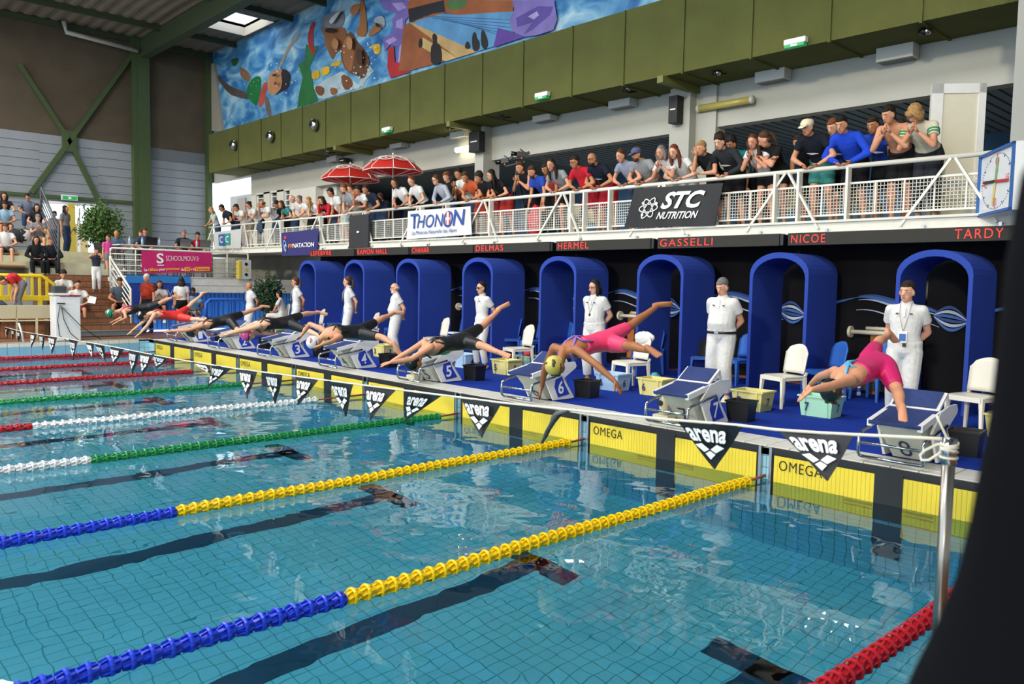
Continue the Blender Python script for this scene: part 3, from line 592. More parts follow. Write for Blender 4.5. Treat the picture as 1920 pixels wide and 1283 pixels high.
p = at(1217, 735, 'z', DK); lump('sandal', (p[0] + .0, p[1] + .15, DK + .155), (.12, .09, .13), mat('teal_cloth', '#3b8fa5', .7), 'teal sandal lying on top of the yellow basket numbered 6', 'sandal', 4)
p = at(990, 672, 'z', DK); tbk, ptk = basket(978, 688, cg_, '5', 'mint green plastic basket behind the tread of block 6 with a red bag on top', h=.2); lump('swim_bag', ORG[tbk.name] + V3(0, .17, .23), (.14, .10, .09), mat('red_bag', '#c8283a', .5), 'small red drawstring bag behind the tread of block 6', 'bag', 5)
# ---- chairs
def chair(loc, ang, m, label, group, sc=1.0):
    t = thing('plastic_chair', loc, label, 'chair', group); ca, sa = math.cos(ang), math.sin(ang)
    def pt(a, b, z): return V3(loc[0] + (a * ca - b * sa) * sc, loc[1] + (a * sa + b * ca) * sc, loc[2] + z * sc)
    # seat
    rows = []
    for v in np.linspace(-1, 1, 7):
        rows.append([pt(.215 * u * (1 if v > -.8 else .97), -.02 + .21 * v, .435 - .012 * (1 - u * u) * (1 - v * v) * 2 - (.02 if v == -1 else 0)) for u in np.linspace(-1, 1, 9)])
    def sheet(rows, off, nm, par):
        b = B(); n = len(rows[0]); m_ = len(rows); top = [p for r in rows for p in r]; bot = [p + off for p in top]
        fs = [(i * n + j, i * n + j + 1, i * n + n + j + 1, i * n + n + j) for i in range(m_ - 1) for j in range(n - 1)]; k = len(top)
        fs2 = [tuple(x + k for x in f[::-1]) for f in fs]
        ed = [(j, j + 1) for j in range(n - 1)] + [(i * n + n - 1, i * n + 2 * n - 1) for i in range(m_ - 1)] + [((m_ - 1) * n + j + 1, (m_ - 1) * n + j) for j in range(n - 1)][::-1] + [(i * n + n, i * n) for i in range(m_ - 1)]
        fs3 = [(a, b_, b_ + k, a + k) for a, b_ in ed]
        b.add(top + bot, fs + fs2 + fs3); return b.build(nm, m, par, smooth=True)
    sheet(rows, V3(0, 0, -.025), 'seat', t)
    q = B()
    for s in (-1, 1): q.bar(pt(s * .20, -.22, .40), pt(s * .20, .17, .40), .025, .05)
    q.bar(pt(-.2, -.225, .40), pt(.2, -.225, .40), .02, .06); q.build('apron', m, t)
    rows = []
    for v in np.linspace(0, 1, 8):
        wv = .20 + .01 * v - (.06 * max(0, v - .8) / .2); top = .46 + .40 * v
        rows.append([pt(wv * u, .19 + .07 * v - .04 * u * u, top - (.045 * u * u * (v > .85))) for u in np.linspace(-1, 1, 9)])
    d = pt(0, 1, 0) - pt(0, 0, 0); sheet(rows, d * .022, 'backrest', t)
    for s in (-1, 1): B().bar(pt(s * .195, .17, .40), pt(s * .195, .21, .48), .03, .03).build('back_support', m, t)
    for (a, b_) in ((-.195, -.2), (.195, -.2), (-.195, .17), (.195, .17)):
        B().rings([[pt(a * k + dx * w_, b_ * k + dy * w_, z) for dx, dy in ((-1, -1), (1, -1), (1, 1), (-1, 1))] for z, k, w_ in ((0, 1.14, .016), (.25, 1.06, .02), (.42, 1.0, .027))]).build('leg', m, t, bevel=.004)
    return t
wc = mat('chair_white', '#dedbd0', .4, noise=.03); bc = mat('chair_blue', '#2e62b8', .45, noise=.04)
def chair_px(u, v, ang, m, label, group): p = at(u, v, 'z', DK); return chair((p[0], p[1], DK), ang, m, label, group)
wg, bg = 'white plastic chairs behind the blocks', 'blue plastic chairs between the arches'
chair_px(1468, 762, -.35, wc, 'white plastic chair between the yellow and mint baskets numbered 7', wg)
chair_px(1825, 810, -.25, wc, 'white plastic chair right of starting block 8', wg)
cw7 = chair_px(1183, 728, -.3, wc, 'white plastic chair with a towel over its back, by basket 6', wg)
chair_px(972, 695, -.3, wc, 'white plastic chair beside the yellow basket numbered 5', wg)
chair_px(818, 670, -.3, wc, 'white plastic chair behind block five', wg); chair_px(690, 652, -.3, wc, 'white plastic chair behind block four', wg)
chair_px(590, 640, -.3, wc, 'white plastic chair behind block three', wg); cwseat = chair_px(527, 622, -.2, wc, 'white plastic chair that the seated official in white uses', wg)
p = at(1186, 663, 'y', 2.35)
tw = B(); 
for k in range(9): pass
q = lump('towel', ORG[cw7.name] + V3(.06, .23, .80), (.20, .05, .10), mat('towel_white', '#d8d8d6', .95, bump=.8, bscale=40), 'white towel draped over the back of a white chair', 'towel', 8)
for (u, v, ang, lab) in ((1318, 695, -.9, 'blue plastic chair behind the grey haired official, holding a black folder'), (1385, 695, -.3, 'blue plastic chair just left of the seventh blue arch'), (1578, 708, -.6, 'blue plastic chair behind the eighth diver'),
                         (1640, 705, -.2, 'blue plastic chair left of the lanyard official'), (1895, 735, -.4, 'blue plastic chair at the far right beyond the eighth arch'),
                         (955, 660, -.6, 'blue plastic chair right of the sunglasses official'), (1003, 662, -.2, 'blue plastic chair partly hidden by the fifth arch'),
                         (1215, 690, -.4, 'blue plastic chair left of the sixth arch behind the seventh diver'), (1108 - 60, 668, -.2, 'blue plastic chair inside the shade of the fifth arch'),
                         (740, 636, -.4, 'blue plastic chair behind the bearded official'), (850, 645, -.6, 'blue plastic chair holding a pad of papers near the fourth arch'), (872, 645, -.2, 'blue plastic chair touching the left edge of the fourth arch'),
                         (628, 622, -.4, 'blue plastic chair behind the ponytail official'), (612, 622, -.3, 'blue plastic chair left of the ponytail official')):
    xq = at(u, v - 40, 'y', 4.4)[0]; chair((xq, 4.4 - .5 * (u > 1560 and u < 1600), DK), ang, bc, lab, bg)
p = at(1306, 650, 'y', 4.3)
fo = B().prism([V3(0, 0, 0), V3(.30, .02, 0), V3(.30, .10, .28), V3(0, .08, .28)], (0, .03, 0)); fo.v = [tuple(np.asarray(v) + [p[0] - .02, p[1] - .02, DK + .44]) for v in fo.v]
fo = fo.build('folder', blackpl); fo['label'] = 'black folder propped on the blue chair behind the grey haired official'; fo['category'] = 'folder'
p = at(850, 605, 'y', 4.3); pp = B().bx(p[0] - .2, p[0] + .2, p[1] - .15, p[1] + .12, DK + .44, DK + .465).build('paper_pad', whitep); pp['label'] = 'white pad of papers lying on a blue chair by the fourth arch'; pp['category'] = 'paper pad'
bt = at(1610, 742, 'z', DK); bo = thing('water_bottle', bt, 'clear plastic water bottle with blue label standing on the carpet', 'bottle')
B().lathe((bt[0], bt[1], DK), [(.03, 0), (.032, .02), (.032, .15), (.014, .2), (.014, .22)], 12).build('bottle_body', mat('clear_plastic', '#9fb4cc', .15, spec=.8), bo, smooth=True); B().lathe((bt[0], bt[1], DK), [(.0335, .06), (.0335, .12)], 12).build('bottle_label', bluep, bo); B().lathe((bt[0], bt[1], DK + .22), [(.016, 0), (.016, .02)], 10).build('cap', bluep, bo)
# ---- arches
arch_m = mat('arch_blue', '#2c46a0', .8, noise=.06, nscale=2, bump=.2, bscale=120, spec=.2)
ax_ = {7: (14.98, 15.95), 6: (12.76, 13.74), 5: (10.32, 11.31), 4: (7.92, 8.93), 3: (5.39, 6.36), 2: (3.02, 4.0), 1: (.6, 1.55), 8: (17.21, 18.17)}
where = {8: 'behind the official with the lanyard', 7: 'right of the grey haired official', 6: 'left of the grey haired official', 5: 'behind the dark bobbed official', 4: 'behind the sunglasses official', 3: 'right of the white bearded official', 2: 'right of the ponytail official', 1: 'at the far end nearest the dark plant'}
for n, (a, c) in ax_.items():
    y0, y1 = 3.8, 4.75; zb, zs_ = DK + .005, 2.20; r = (c - a) / 2; cxx = (a + c) / 2; th = .055; rise = .33
    outer = [V3(a, y0, zb), V3(a, y0, zs_)] + [V3(cxx - r * math.cos(t), y0, zs_ + rise * math.sin(t)) for t in np.linspace(0, math.pi, 15)[1:-1]] + [V3(c, y0, zs_), V3(c, y0, zb)]
    ri = r - th; inner = [V3(a + th, y0, zb), V3(a + th, y0, zs_ - .07)] + [V3(cxx - ri * math.cos(t), y0, zs_ - .07 + (rise - .02) * math.sin(t)) for t in np.linspace(0, math.pi, 15)[1:-1]] + [V3(c - th, y0, zs_ - .07), V3(c - th, y0, zb)]
    D = V3(0, y1 - y0, 0); b = B(); k = len(outer); b.add(outer + inner + [p + D for p in outer] + [p + D for p in inner], [])
    for j in range(k - 1):
        b.f += [(j, j + 1, k + j + 1, k + j), (2 * k + j + 1, 2 * k + j, 3 * k + j, 3 * k + j + 1), (j + 1, j, 2 * k + j, 2 * k + j + 1), (k + j, k + j + 1, 3 * k + j + 1, 3 * k + j)]
    b.f += [(0, k, 3 * k, 2 * k), (k - 1, 3 * k - 1, 4 * k - 1, 2 * k - 1)]
    o = b.build('arch', arch_m, bevel=.006); o['label'] = 'deep blue walk-through arch ' + where[n]; o['category'] = 'arch'; o['group'] = 'blue arches along the curtain'
# ---- black curtain with printed waves
cur = thing('curtain', (8, 5.3, DK), 'black backdrop curtain printed with blue and white waves behind the arches', 'curtain')
CZ0, CZ1 = DK + .05, 2.83
b = B(); xs = np.arange(-.9, 22.6, .12); cm = mat('curtain_black', '#0f0e14', .8, noise=.1, nscale=2, spec=.15)
vs = []
for x in xs: yv = 5.3 + .035 * math.sin(x * 5) + .015 * math.sin(x * 13 + 1); vs += [(x, yv, CZ0), (x, yv, CZ1)]
gap0 = 16.9
b.add(vs, [(2 * k, 2 * k + 2, 2 * k + 3, 2 * k + 1) for k in range(len(xs) - 1) if not (gap0 < xs[k] < gap0 + .1)]); b.build('cloth', cm, cur, fix=False, smooth=True)
wb = mat('wave_blue', '#2e5ca8', .6); wwh = mat('wave_white', '#aab6cf', .6); wdk = mat('wave_dark', '#1f3f7d', .6)
def stripe(x0, x1, f, w, m, nm='printed_wave', yy=5.24):
    b = B(); n = 22; vs = []
    for x in np.linspace(x0, x1, n + 1):
        s = (x - x0) / (x1 - x0); zc, ww = f(s), w * math.sin(math.pi * min(max(s, .02), .98)) + .003; vs += [(x, yy, zc - ww), (x, yy, zc + ww)]
    b.add(vs, [(2 * k, 2 * k + 2, 2 * k + 3, 2 * k + 1) for k in range(n)]); return b.build(nm, m, cur, fix=False)
for k in range(-1, 9):
    x = 1.05 + 2.5 * k
    if x < -.6: continue
    for (dz, w, m, dx) in ((0, .035, wb, 0), (-.04, .014, wwh, .03), (-.20, .008, wwh, .0), (.02, .05, wdk, .02)):
        stripe(x + dx, x + 1.25, lambda s, dz=dz: 1.86 + dz - .22 * (s ** 1.5) + .02 * math.sin(9 * s), w, m, yy=5.24 - .002 * (w < .04) - .002 * (m is wwh))
    for j in range(6): stripe(x + 1.15, x + 1.65, lambda s, j=j: 1.62 + (j - 2.5) * .055 * math.sin(math.pi * s) * 1.2 - .08 * s, .02, (wb, wwh, wdk)[j % 3], yy=5.235)
    stripe(x + 1.65, x + 2.5, lambda s: 1.64 + .22 * s, .02, wb, yy=5.236)
for k in range(9):                                      # hanging cords of the curtain
    pass
# lane-rope reel stand behind the curtain line (white rollers on orange boards)
for k, (u, v) in enumerate(((1595, 622), (1163, 592), (860, 575))):
    p = at(u, v, 'y', 4.95); t = thing('rope_reel', (p[0], 4.95, DK), ('white pipe roller on orange boards left of the lanyard official', 'white pipe roller on orange boards left of the sixth arch', 'white pipe roller end left of the fourth arch')[k], 'roller', 'white rollers against the curtain')
    L = (1.0, .55, .3)[k]; wm_ = mat('pipe_white', '#cfcab4', .5)
    B().tube([p, p + V3(L, 0, 0)], .035, 10).build('pipe', wm_, t, smooth=True); B().tube([p + V3(.2, .1, .06), p + V3(L, .1, .06)], .03, 10).build('pipe', wm_, t, smooth=True)
    B().tube([p + V3(-.02, 0, 0), p + V3(.02, 0, 0)], .09, 16).build('end_disc', wm_, t)
    for a in (.35 * L, .8 * L): B().prism([p + V3(a - .08, .1, -1.0), p + V3(a + .08, .1, -1.0), p + V3(a + .08, .1, .02), p + V3(a, .1, .1), p + V3(a - .08, .1, .02)], (0, .04, 0)).build('board', mat('orange_board', '#a8622a', .6), t)
    B().bx(p[0], p[0] + L, 5.0, 5.15, DK + .06, DK + .2).build('base', mat('dark_steel', ''), t)
# ================================================================== GALLERY (balcony)
GZ = 2.99; RY, RZ3 = 4.5, 3.81; rail_m = mat('rail_white', '#d9d8cf', .4, noise=.03)
gx0 = at(392, 427, 'y', RY)[0]
struct('floor_gallery', B().bx(gx0 - 3, 30, RY + .04, 12, 2.83, GZ), mat('gallery_floor', '#8d8b80', .8, noise=.1), org=(5, 8, GZ))
struct('trim_51', B().bx(gx0, 19.2, RY - .12, RY + .06, 2.84, 3.02), mat('fascia_white', '#d3d2ca', .5, noise=.05), org=(5, RY, 2.9))
struct('trim_52', B().bx(gx0, 19.2, RY - .16, RY - .12, 2.995, 3.03).bx(gx0, 19.2, RY - .16, RY - .12, 2.83, 2.86), mat('fascia_white', ''), org=(5, RY, 2.9))
rl = thing('gallery_railing', (6, RY, 3.0), 'long white gallery railing with wire mesh panels and slanted braces', 'railing')
B().tube([(gx0, RY, RZ3), (at(652, 400, 'y', RY)[0], RY, RZ3 - .0)], .03, 8).build('top_rail', rail_m, rl, smooth=True)
B().tube([(at(650, 400, 'y', RY)[0], RY, RZ3 + .03), (18.9, RY, RZ3 + .02)], .036, 10).build('top_rail', rail_m, rl, smooth=True)
bays = np.arange(gx0 + .2, 18.95, 1.225)
B().bx(gx0, 18.9, RY - .015, RY + .015, 3.56, 3.59).build('mid_rail', rail_m, rl); B().bx(gx0, 18.9, RY - .015, RY + .015, 3.10, 3.13).build('lower_rail', rail_m, rl)
pst = None
for x in np.arange(gx0 + .1, 18.9, .41):
    if pst is None: pst = B().bx(-.012, .012, RY - .012, RY + .012, 3.11, 3.58).build('upright', rail_m, rl, org=(0, 0, 0)); o = pst
    else: o = pst.copy(); COL.objects.link(o)
    o.location = Vector(V3(x, 0, 0) - ORG[rl.name])
apx = [17.62 - 2.45 * k for k in range(11)]
for a in apx:
    for s in (-1, 1): B().bar((a + s * .03, RY - .02, RZ3), (a + s * .62, RY - .14, 2.9), .035, .035).build('brace', rail_m, rl)
for x in [16.18, 15.4, 15.0 , 18.55, 11.55, 10.9, 10.55, 12.85, 8.1, 6.55, 5.55, 3.1, .7, -1.7]:
    B().bx(x - .02, x + .02, RY - .1, RY + .02, 2.86, RZ3).build('post', rail_m, rl)
# wire mesh, joined: too fine to pick apart
b = B(); x0m, x1m = 9.5, 18.9; s = .05
xs = np.arange(gx0 + .1, 18.9, s)
for x in xs: b.add([(x - .004, RY, 3.13), (x + .004, RY, 3.13), (x + .004, RY, 3.56), (x - .004, RY, 3.56)], [(0, 1, 2, 3)])
for z in np.arange(3.16, 3.56, s): b.add([(gx0, RY, z - .004), (18.9, RY, z - .004), (18.9, RY, z + .004), (gx0, RY, z + .004)], [(0, 1, 2, 3)])
b.build('wire_mesh', rail_m, rl, fix=False, kind='stuff')
# rail of the side return at the left end
# ---- LED name boards
led = mat('led_red', '#ff2a24', .5, emit=1.6); boardm = mat('board_black', '#26251f', .7, noise=.12, nscale=30, bump=.3, bscale=200)
names = [(17.77, 'TARDY', 1803, 1895), (15.41, 'NICOE', 1498, 1562), (12.9, 'GASSELLI', 1253, 1353), (10.38, 'HERMEL', 1062, 1120), (7.84, 'DELMAS', 908, 960), (5.43, 'CHAHAR', 788, 820), (2.96, 'RAMON HALL', 685, 742), (.47, 'LEFEBVRE', 597, 636)]
for x, s, u0, u1 in names:
    t = thing('name_board', (x + 1, RY - .16, 2.66), 'black LED board showing the red name %s under the gallery' % s, 'scoreboard', 'LED name boards under the gallery')
    B().bx(x - .06, x + 2.30, RY - .24, RY - .10, 2.655, 2.845).build('housing', boardm, t); B().bx(x + 2.18, x + 2.36, RY - .22, RY - .12, 2.66, 2.84).build('connector', blackpl, t)
    w_ = at(u1, 455, 'y', RY - .25)[0] - at(u0, 455, 'y', RY - .25)[0]
    text(s, quad_on((x, RY - .242, 0), EX, EZ, .0, w_, 2.69, 2.815), led, t, 'name', bold=-.012, lift=.004, font_space=1.2)
    B().bx(x + .5, x + .54, RY - .18, RY - .14, 2.84, 2.9).bx(x + 1.9, x + 1.94, RY - .18, RY - .14, 2.84, 2.9).build('hanger', alu, t)
# ---- banners on the gallery railing
def banner(pxs, y, m, label, nm='banner', th=.012, z_from=None):
    P = [at(u, v, 'y', y) for u, v in pxs]   # ll lr ur ul
    t = thing(nm, P[0], label, 'banner', 'sponsor banners')
    rows = []
    nx, nz = 16, 4
    b = B(); vs = []
    for j in range(nz + 1):
        for i in range(nx + 1):
            s, q = i / nx, j / nz; p = (1 - s) * (1 - q) * P[0] + s * (1 - q) * P[1] + s * q * P[2] + (1 - s) * q * P[3]; vs.append(p + V3(0, -.0 + .012 * math.sin(s * 21 + q * 3) * (1 - q), 0))
    n = len(vs); fs = [(j * (nx + 1) + i, j * (nx + 1) + i + 1, (j + 1) * (nx + 1) + i + 1, (j + 1) * (nx + 1) + i) for j in range(nz) for i in range(nx)]
    b.add(vs + [v + V3(0, th, 0) for v in vs], fs + [tuple(k + n for k in f[::-1]) for f in fs]); b.build('cloth', m, t, smooth=True)
    def q(s0, s1, t0, t1, off=-.02):
        f = lambda s, v: (1 - s) * (1 - v) * P[0] + s * (1 - v) * P[1] + s * v * P[2] + (1 - s) * v * P[3] + V3(0, off, 0)
        return [f(s0, t0), f(s1, t0), f(s1, t1), f(s0, t1)]
    return t, q
bw = cloth('#d6d8d8'); 
t, q = banner([(762, 449), (884, 440), (882, 387), (765, 396)], RY - .19, bw, 'white banner with large blue lettering hung in the middle of the gallery rail')
navyp = mat('banner_navy', '#23479c', .6); redp = mat('banner_red', '#d23a36', .6)
text('T', q(.06, .20, .36, .88), navyp, t, bold=.01); text('HON', q(.18, .60, .36, .82), navyp, t, bold=.0, shear=.2); text('O', q(.60, .745, .32, .90), navyp, t, bold=.0, shear=.2); text('N', q(.74, .93, .36, .92), navyp, t, bold=.01, shear=.2)
B().poly(q(.645, .70, .40, .85, -.028)).build('red_cross', redp, t, fix=False); B().poly(q(.66, .685, .40, .85, -.030)).build('cross_bar', whitep, t, fix=False); B().poly(q(.64, .705, .58, .66, -.031)).build('cross_bar', whitep, t, fix=False)
text('La Minérale Naturelle des Alpes', q(.10, .80, .10, .27), navyp, t, bold=-.0, shear=.1)
t, q = banner([(1170, 427), (1340, 423), (1356, 343), (1190, 354)], RY - .19, mat('banner_black', '#141417', .6), 'black banner with white lettering and an atom emblem on the gallery rail')
text('STC', q(.38, .84, .44, .86), whitep, t, bold=.035, shear=.3); text('NUTRITION', q(.36, .81, .19, .37), whitep, t, bold=.02, shear=.3)
f0 = q(0, 1, 0, 1, -.025); cc = .24; 
def ellipse_ring(q, cs, ct, rs, rt, ang, w, m, t):
    b = B(); n = 28; vs = []; P0, P1, P2, P3_ = q(0, 1, 0, 1, -.026); W_ = np.linalg.norm(P1 - P0); H_ = np.linalg.norm(P3_ - P0); ux = unit(P1 - P0); uz = unit(P3_ - P0)
    c0 = P0 + ux * cs * W_ + uz * ct * H_
    for k in range(n):
        for d in (-w, w):
            a = 2 * math.pi * k / n; x = (rs + d) * math.cos(a); z = (rt + d) * math.sin(a); vs.append(c0 + ux * (x * math.cos(ang) - z * math.sin(ang)) + uz * (x * math.sin(ang) + z * math.cos(ang)))
    b.add(vs, [(2 * k, (2 * k + 2) % (2 * n), (2 * k + 3) % (2 * n), 2 * k + 1) for k in range(n)]); b.build('emblem_ring', m, t, fix=False)
for a in (0.05, 1.15, 2.2): ellipse_ring(q, .235, .48, .20, .075, a, .010, whitep, t)
P0, P1, P2, P3_ = q(0, 1, 0, 1, -.03)
for a in (.6, 2.4, 4.2):
    c0 = P0 + unit(P1 - P0) * (.235 * np.linalg.norm(P1 - P0) + .19 * math.cos(a)) + unit(P3_ - P0) * (.48 * np.linalg.norm(P3_ - P0) + .14 * math.sin(a)); disc(c0, .028, V3(0, -1, 0), .004).build('emblem_dot', whitep, t)
t, q = banner([(529, 480), (595, 478), (597, 429), (527, 437)], RY - .19, mat('banner_violet', '#2b2a68', .7), 'dark violet banner with orange and white lettering near the far end of the rail')
text('FF', q(.21, .34, .32, .48), mat('banner_orange', '#d98432', .6), t, bold=.02); text('NATATION', q(.34, .92, .32, .50), whitep, t, bold=.02)
ellipse_ring(q, .12, .42, .09, .17, .3, .02, mat('banner_sky', '#6ea2d8', .6), t); ellipse_ring(q, .14, .34, .05, .10, .3, .014, whitep, t); B().poly(q(.10, .16, .72, .84, -.02)).build('emblem_flame', redp, t, fix=False)
t, q = banner([(402, 467), (451, 466), (453, 429), (400, 436)], RY - .19, cloth('#b9bcbd'), 'light grey banner with a blue green square emblem at the far end of the rail')
B().poly(q(.20, .46, .18, .84, -.018)).build('emblem_square', mat('cic_blue', '#1f5b91', .6), t, fix=False); B().poly(q(.44, .62, .20, .84, -.019)).build('emblem_square', mat('cic_green', '#208a86', .6), t, fix=False)
text('C', q(.25, .36, .34, .70, -.022), whitep, t); text('I', q(.385, .41, .34, .74, -.022), redp, t, shear=.3, bold=.02); text('C', q(.47, .58, .34, .70, -.022), whitep, t)
# pink banner on the terrace rail
def banner_x(pxs, x, m, label):
    P = [at(u, v, 'x', x) for u, v in pxs]; t = thing('banner', P[0], label, 'banner', 'sponsor banners')
    n_ = V3(1, 0, 0); b = B(); nx = 14; vs = []
    for tt in (0, .33, .66, 1):
        for i in range(nx + 1):
            s_ = i / nx; vs.append((1 - s_) * (1 - tt) * P[0] + s_ * (1 - tt) * P[1] + s_ * tt * P[2] + (1 - s_) * tt * P[3] + n_ * .012 * math.sin(17 * s_ + 2 * tt))
    fs = [(j * (nx + 1) + i, j * (nx + 1) + i + 1, (j + 1) * (nx + 1) + i + 1, (j + 1) * (nx + 1) + i) for j in range(3) for i in range(nx)]; n = len(vs)
    b.add(vs + [v - n_ * .012 for v in vs], fs + [tuple(k + n for k in f[::-1]) for f in fs]).build('cloth', m, t, smooth=True)
    def q(s0, s1, t0, t1, off=.02):
        f = lambda s, v: (1 - s) * (1 - v) * P[0] + s * (1 - v) * P[1] + s * v * P[2] + (1 - s) * v * P[3] + n_ * off
        return [f(s0, t0), f(s1, t0), f(s1, t1), f(s0, t1)]
    return t, q
t, q = banner_x([(266, 513), (398, 510), (397, 474), (265, 470)], TX + .1, mat('banner_pink', '#c4206a', .6, noise=.05), 'bright pink banner with white and yellow lettering on the terrace railing')
text('S', q(.20, .30, .44, .90), whitep, t, bold=.02); B().poly(q(.21, .30, .34, .38)).build('underline', whitep, t, fix=False); text('SCHOOLMOUV.fr', q(.33, .81, .56, .80), whitep, t, bold=-.01)
yl = mat('banner_yellow', '#f0b928', .6); text('Le', q(.03, .07, .10, .22), whitep, t, bold=.02); text('réflexe', q(.085, .22, .10, .24), yl, t, bold=.02); text('pour', q(.235, .32, .08, .20), whitep, t, bold=.02); text('progresser', q(.33, .53, .08, .22), yl, t, bold=.02); text('du', q(.54, .585, .09, .22), whitep, t, bold=.02)
B().poly(q(.59, .67, .06, .26)).build('lozenge', yl, t, fix=False); text('CP', q(.605, .655, .10, .22, .026), mat('banner_pink', ''), t, bold=.02); text('à la', q(.68, .73, .10, .22), whitep, t, bold=.02); B().poly(q(.735, .96, .06, .26)).build('lozenge', yl, t, fix=False); text('Terminale', q(.75, .945, .10, .22, .026), mat('banner_pink', ''), t, bold=.02)
t, q = banner_x([(236, 572), (360, 566), (356, 518), (236, 515)], TX + .02, mat('banner_deep_blue', '#1d3f9c', .6, noise=.1), 'deep blue banner with pale top band hung under the terrace')
B().poly(q(0, 1, .72, .98)).build('pale_band', mat('banner_azure', '#2f7fc9', .6), t, fix=False); text('VIV', q(.62, .84, .25, .50), mat('banner_pale', '#8fb3e0', .6), t, bold=-.01)
# ---- folded black panel on the rail
bp_ = thing('blackboard', at(683, 460, 'y', RY - .2), 'black square panel fixed to the gallery rail left of the umbrellas', 'panel')
P = [at(u, v, 'y', RY - .2) for u, v in ((654, 466), (690, 464), (691, 401), (655, 405))]; B().prism(P, (0, .05, 0)).build('board', mat('panel_black', '#2a2b2e', .6), bp_); c0 = (P[0] + P[1] + P[2] + P[3]) / 4 - V3(0, .02, .0); B().ell(c0 - V3(0, 0, .02), (.07, .02, .03)).build('emblem', whitep, bp_, smooth=True)
# ================================================================== WALL FITTINGS
def tag(o, lab, cat, grp=None):
    o['label'] = lab; o['category'] = cat
    if grp: o['group'] = grp
    return o
gb = mat('grey_box', '#c2c3c0', .6)
for (u0, v0, u1, v1, lab) in ((1642, 118, 1672, 88, 'right of the exit sign, nearest the white cabin'), (1415, 156, 1440, 130, 'above the fluorescent tube'), (1140, 205, 1165, 182, 'left of the wide pillar speaker'), (998, 229, 1022, 210, 'above the people with the video camera'),
                         (843, 263, 853, 240, 'above the small wall speaker'), (730, 280, 746, 262, 'above the nearer umbrella'), (612, 305, 630, 290, 'above the farther umbrella')):
    a = at(u0, (v0 + v1) / 2, 'y', WY - .28); w_ = .62; h_ = .26
    o = thing('wall_box', (a[0], WY, a[2]), 'grey rectangular box on the upper wall, ' + lab, 'wall box', 'grey boxes on the upper wall')
    B().bx(a[0], a[0] + w_, WY - .28, WY, a[2] - h_ / 2, a[2] + h_ / 2).build('box_body', gb, o, bevel=.01); B().bx(a[0] + .03, a[0] + w_ - .03, WY - .22, WY - .04, a[2] - h_ / 2 - .01, a[2] - h_ / 2).build('grille', mat('grille_grey', '#6e706e', .6), o)
tube_m = mat('tube_lit', '#fff3c4', .5, emit=9.); tube_off = mat('tube_cover', '#b5a95c', .3, noise=.05)
for k, (u0, v0, u1, v1, m) in enumerate(((855, 282, 893, 274, tube_m), (1310, 204, 1410, 190, tube_off), (553, 300, 566, 297, tube_m))):
    a, c = at(u0, v0, 'y', WY - .12), at(u1, v1, 'y', WY - .12); c[2] = a[2]
    t = thing('tube_lamp', a, ('lit fluorescent tube lamp left of the small black speaker', 'unlit yellowed fluorescent tube lamp right of the wide pillar', 'small lit lamp far along the wall by the windows')[k], 'wall lamp', 'tube lamps on the upper wall')
    B().tube([a, c], .075, 12).build('tube', m, t, smooth=True); B().bar(a + [0, .08, .02], c + [0, .08, .02], .08, .08).build('fixture', gb, t)
    for e_ in (a, c): B().tube([e_ - [.03, 0, 0], e_ + [.03, 0, 0]], .08, 12).build('end_cap', gb, t, smooth=True)
for k, (u0, v0, u1, v1, y) in enumerate(((1264, 235, 1282, 181, WY - .3), (890, 288, 910, 247, WY - .3), (646, 308, 657, 297, WY - .1))):
    a = at(u0, v0, 'y', y); c = at(u1, v1, 'y', y); w_ = c[0] - a[0]; t = thing('loudspeaker', a, ('tall black loudspeaker on the wide pillar', 'black loudspeaker tilted beside the lit tube lamp', 'small black loudspeaker behind the umbrellas')[k], 'loudspeaker', 'black wall loudspeakers')
    B().bx(a[0], c[0], y - .22, y, a[2], c[2]).build('cabinet', mat('speaker_black', '#121316', .6), t, bevel=.01); B().bx(a[0] + w_ * .2, c[0] - w_ * .2, y - .225, y - .22, (a[2] + c[2]) / 2 - .012, (a[2] + c[2]) / 2 + .012).build('badge', whitep, t); B().bar(((a + c) / 2 + [0, .0, 0]), ((a + c) / 2 + [0, WY - y + .01, 0]), .05).build('bracket', blackpl, t)
exitg = mat('exit_green', '#1f9a55', .5, emit=.35)
for k, (u, v, y, lab) in enumerate(((1492, 82, DY - .08, 'on the duct at the right'), (1017, 181, DY - .08, 'on the duct above the video camera'), (726, 245, DY - .08, 'on the duct above the umbrellas'))):
    p = at(u, v, 'y', y); t = thing('exit_sign', p, 'white emergency exit light with green face, ' + lab, 'exit sign', 'emergency exit lights')
    B().bx(p[0] - .2, p[0] + .2, y - .06, y + .06, p[2] - .01, p[2] + .09).build('housing', gloss_white, t, bevel=.015); B().bx(p[0] - .18, p[0] + .18, y - .065, y + .05, p[2] - .06, p[2] - .01).build('face', exitg, t); B().bx(p[0] - .06, p[0] + .06, y - .07, y - .064, p[2] - .05, p[2] - .02).build('pictogram', whitep, t)
p = at(130, 371, 'x', WX + .15); t = thing('exit_sign', p, 'green and white exit sign above the left doorway', 'exit sign', 'emergency exit lights')
B().bx(p[0] - .06, p[0] + .06, p[1] - .28, p[1] + .28, p[2] - .1, p[2] + .1).build('housing', gloss_white, t, bevel=.01); B().bx(p[0] + .06, p[0] + .066, p[1] - .25, p[1] + .25, p[2] - .08, p[2] + .06).build('face', exitg, t); B().bx(p[0] + .066, p[0] + .07, p[1] - .05, p[1] + .05, p[2] - .05, p[2] + .03).build('pictogram', whitep, t)
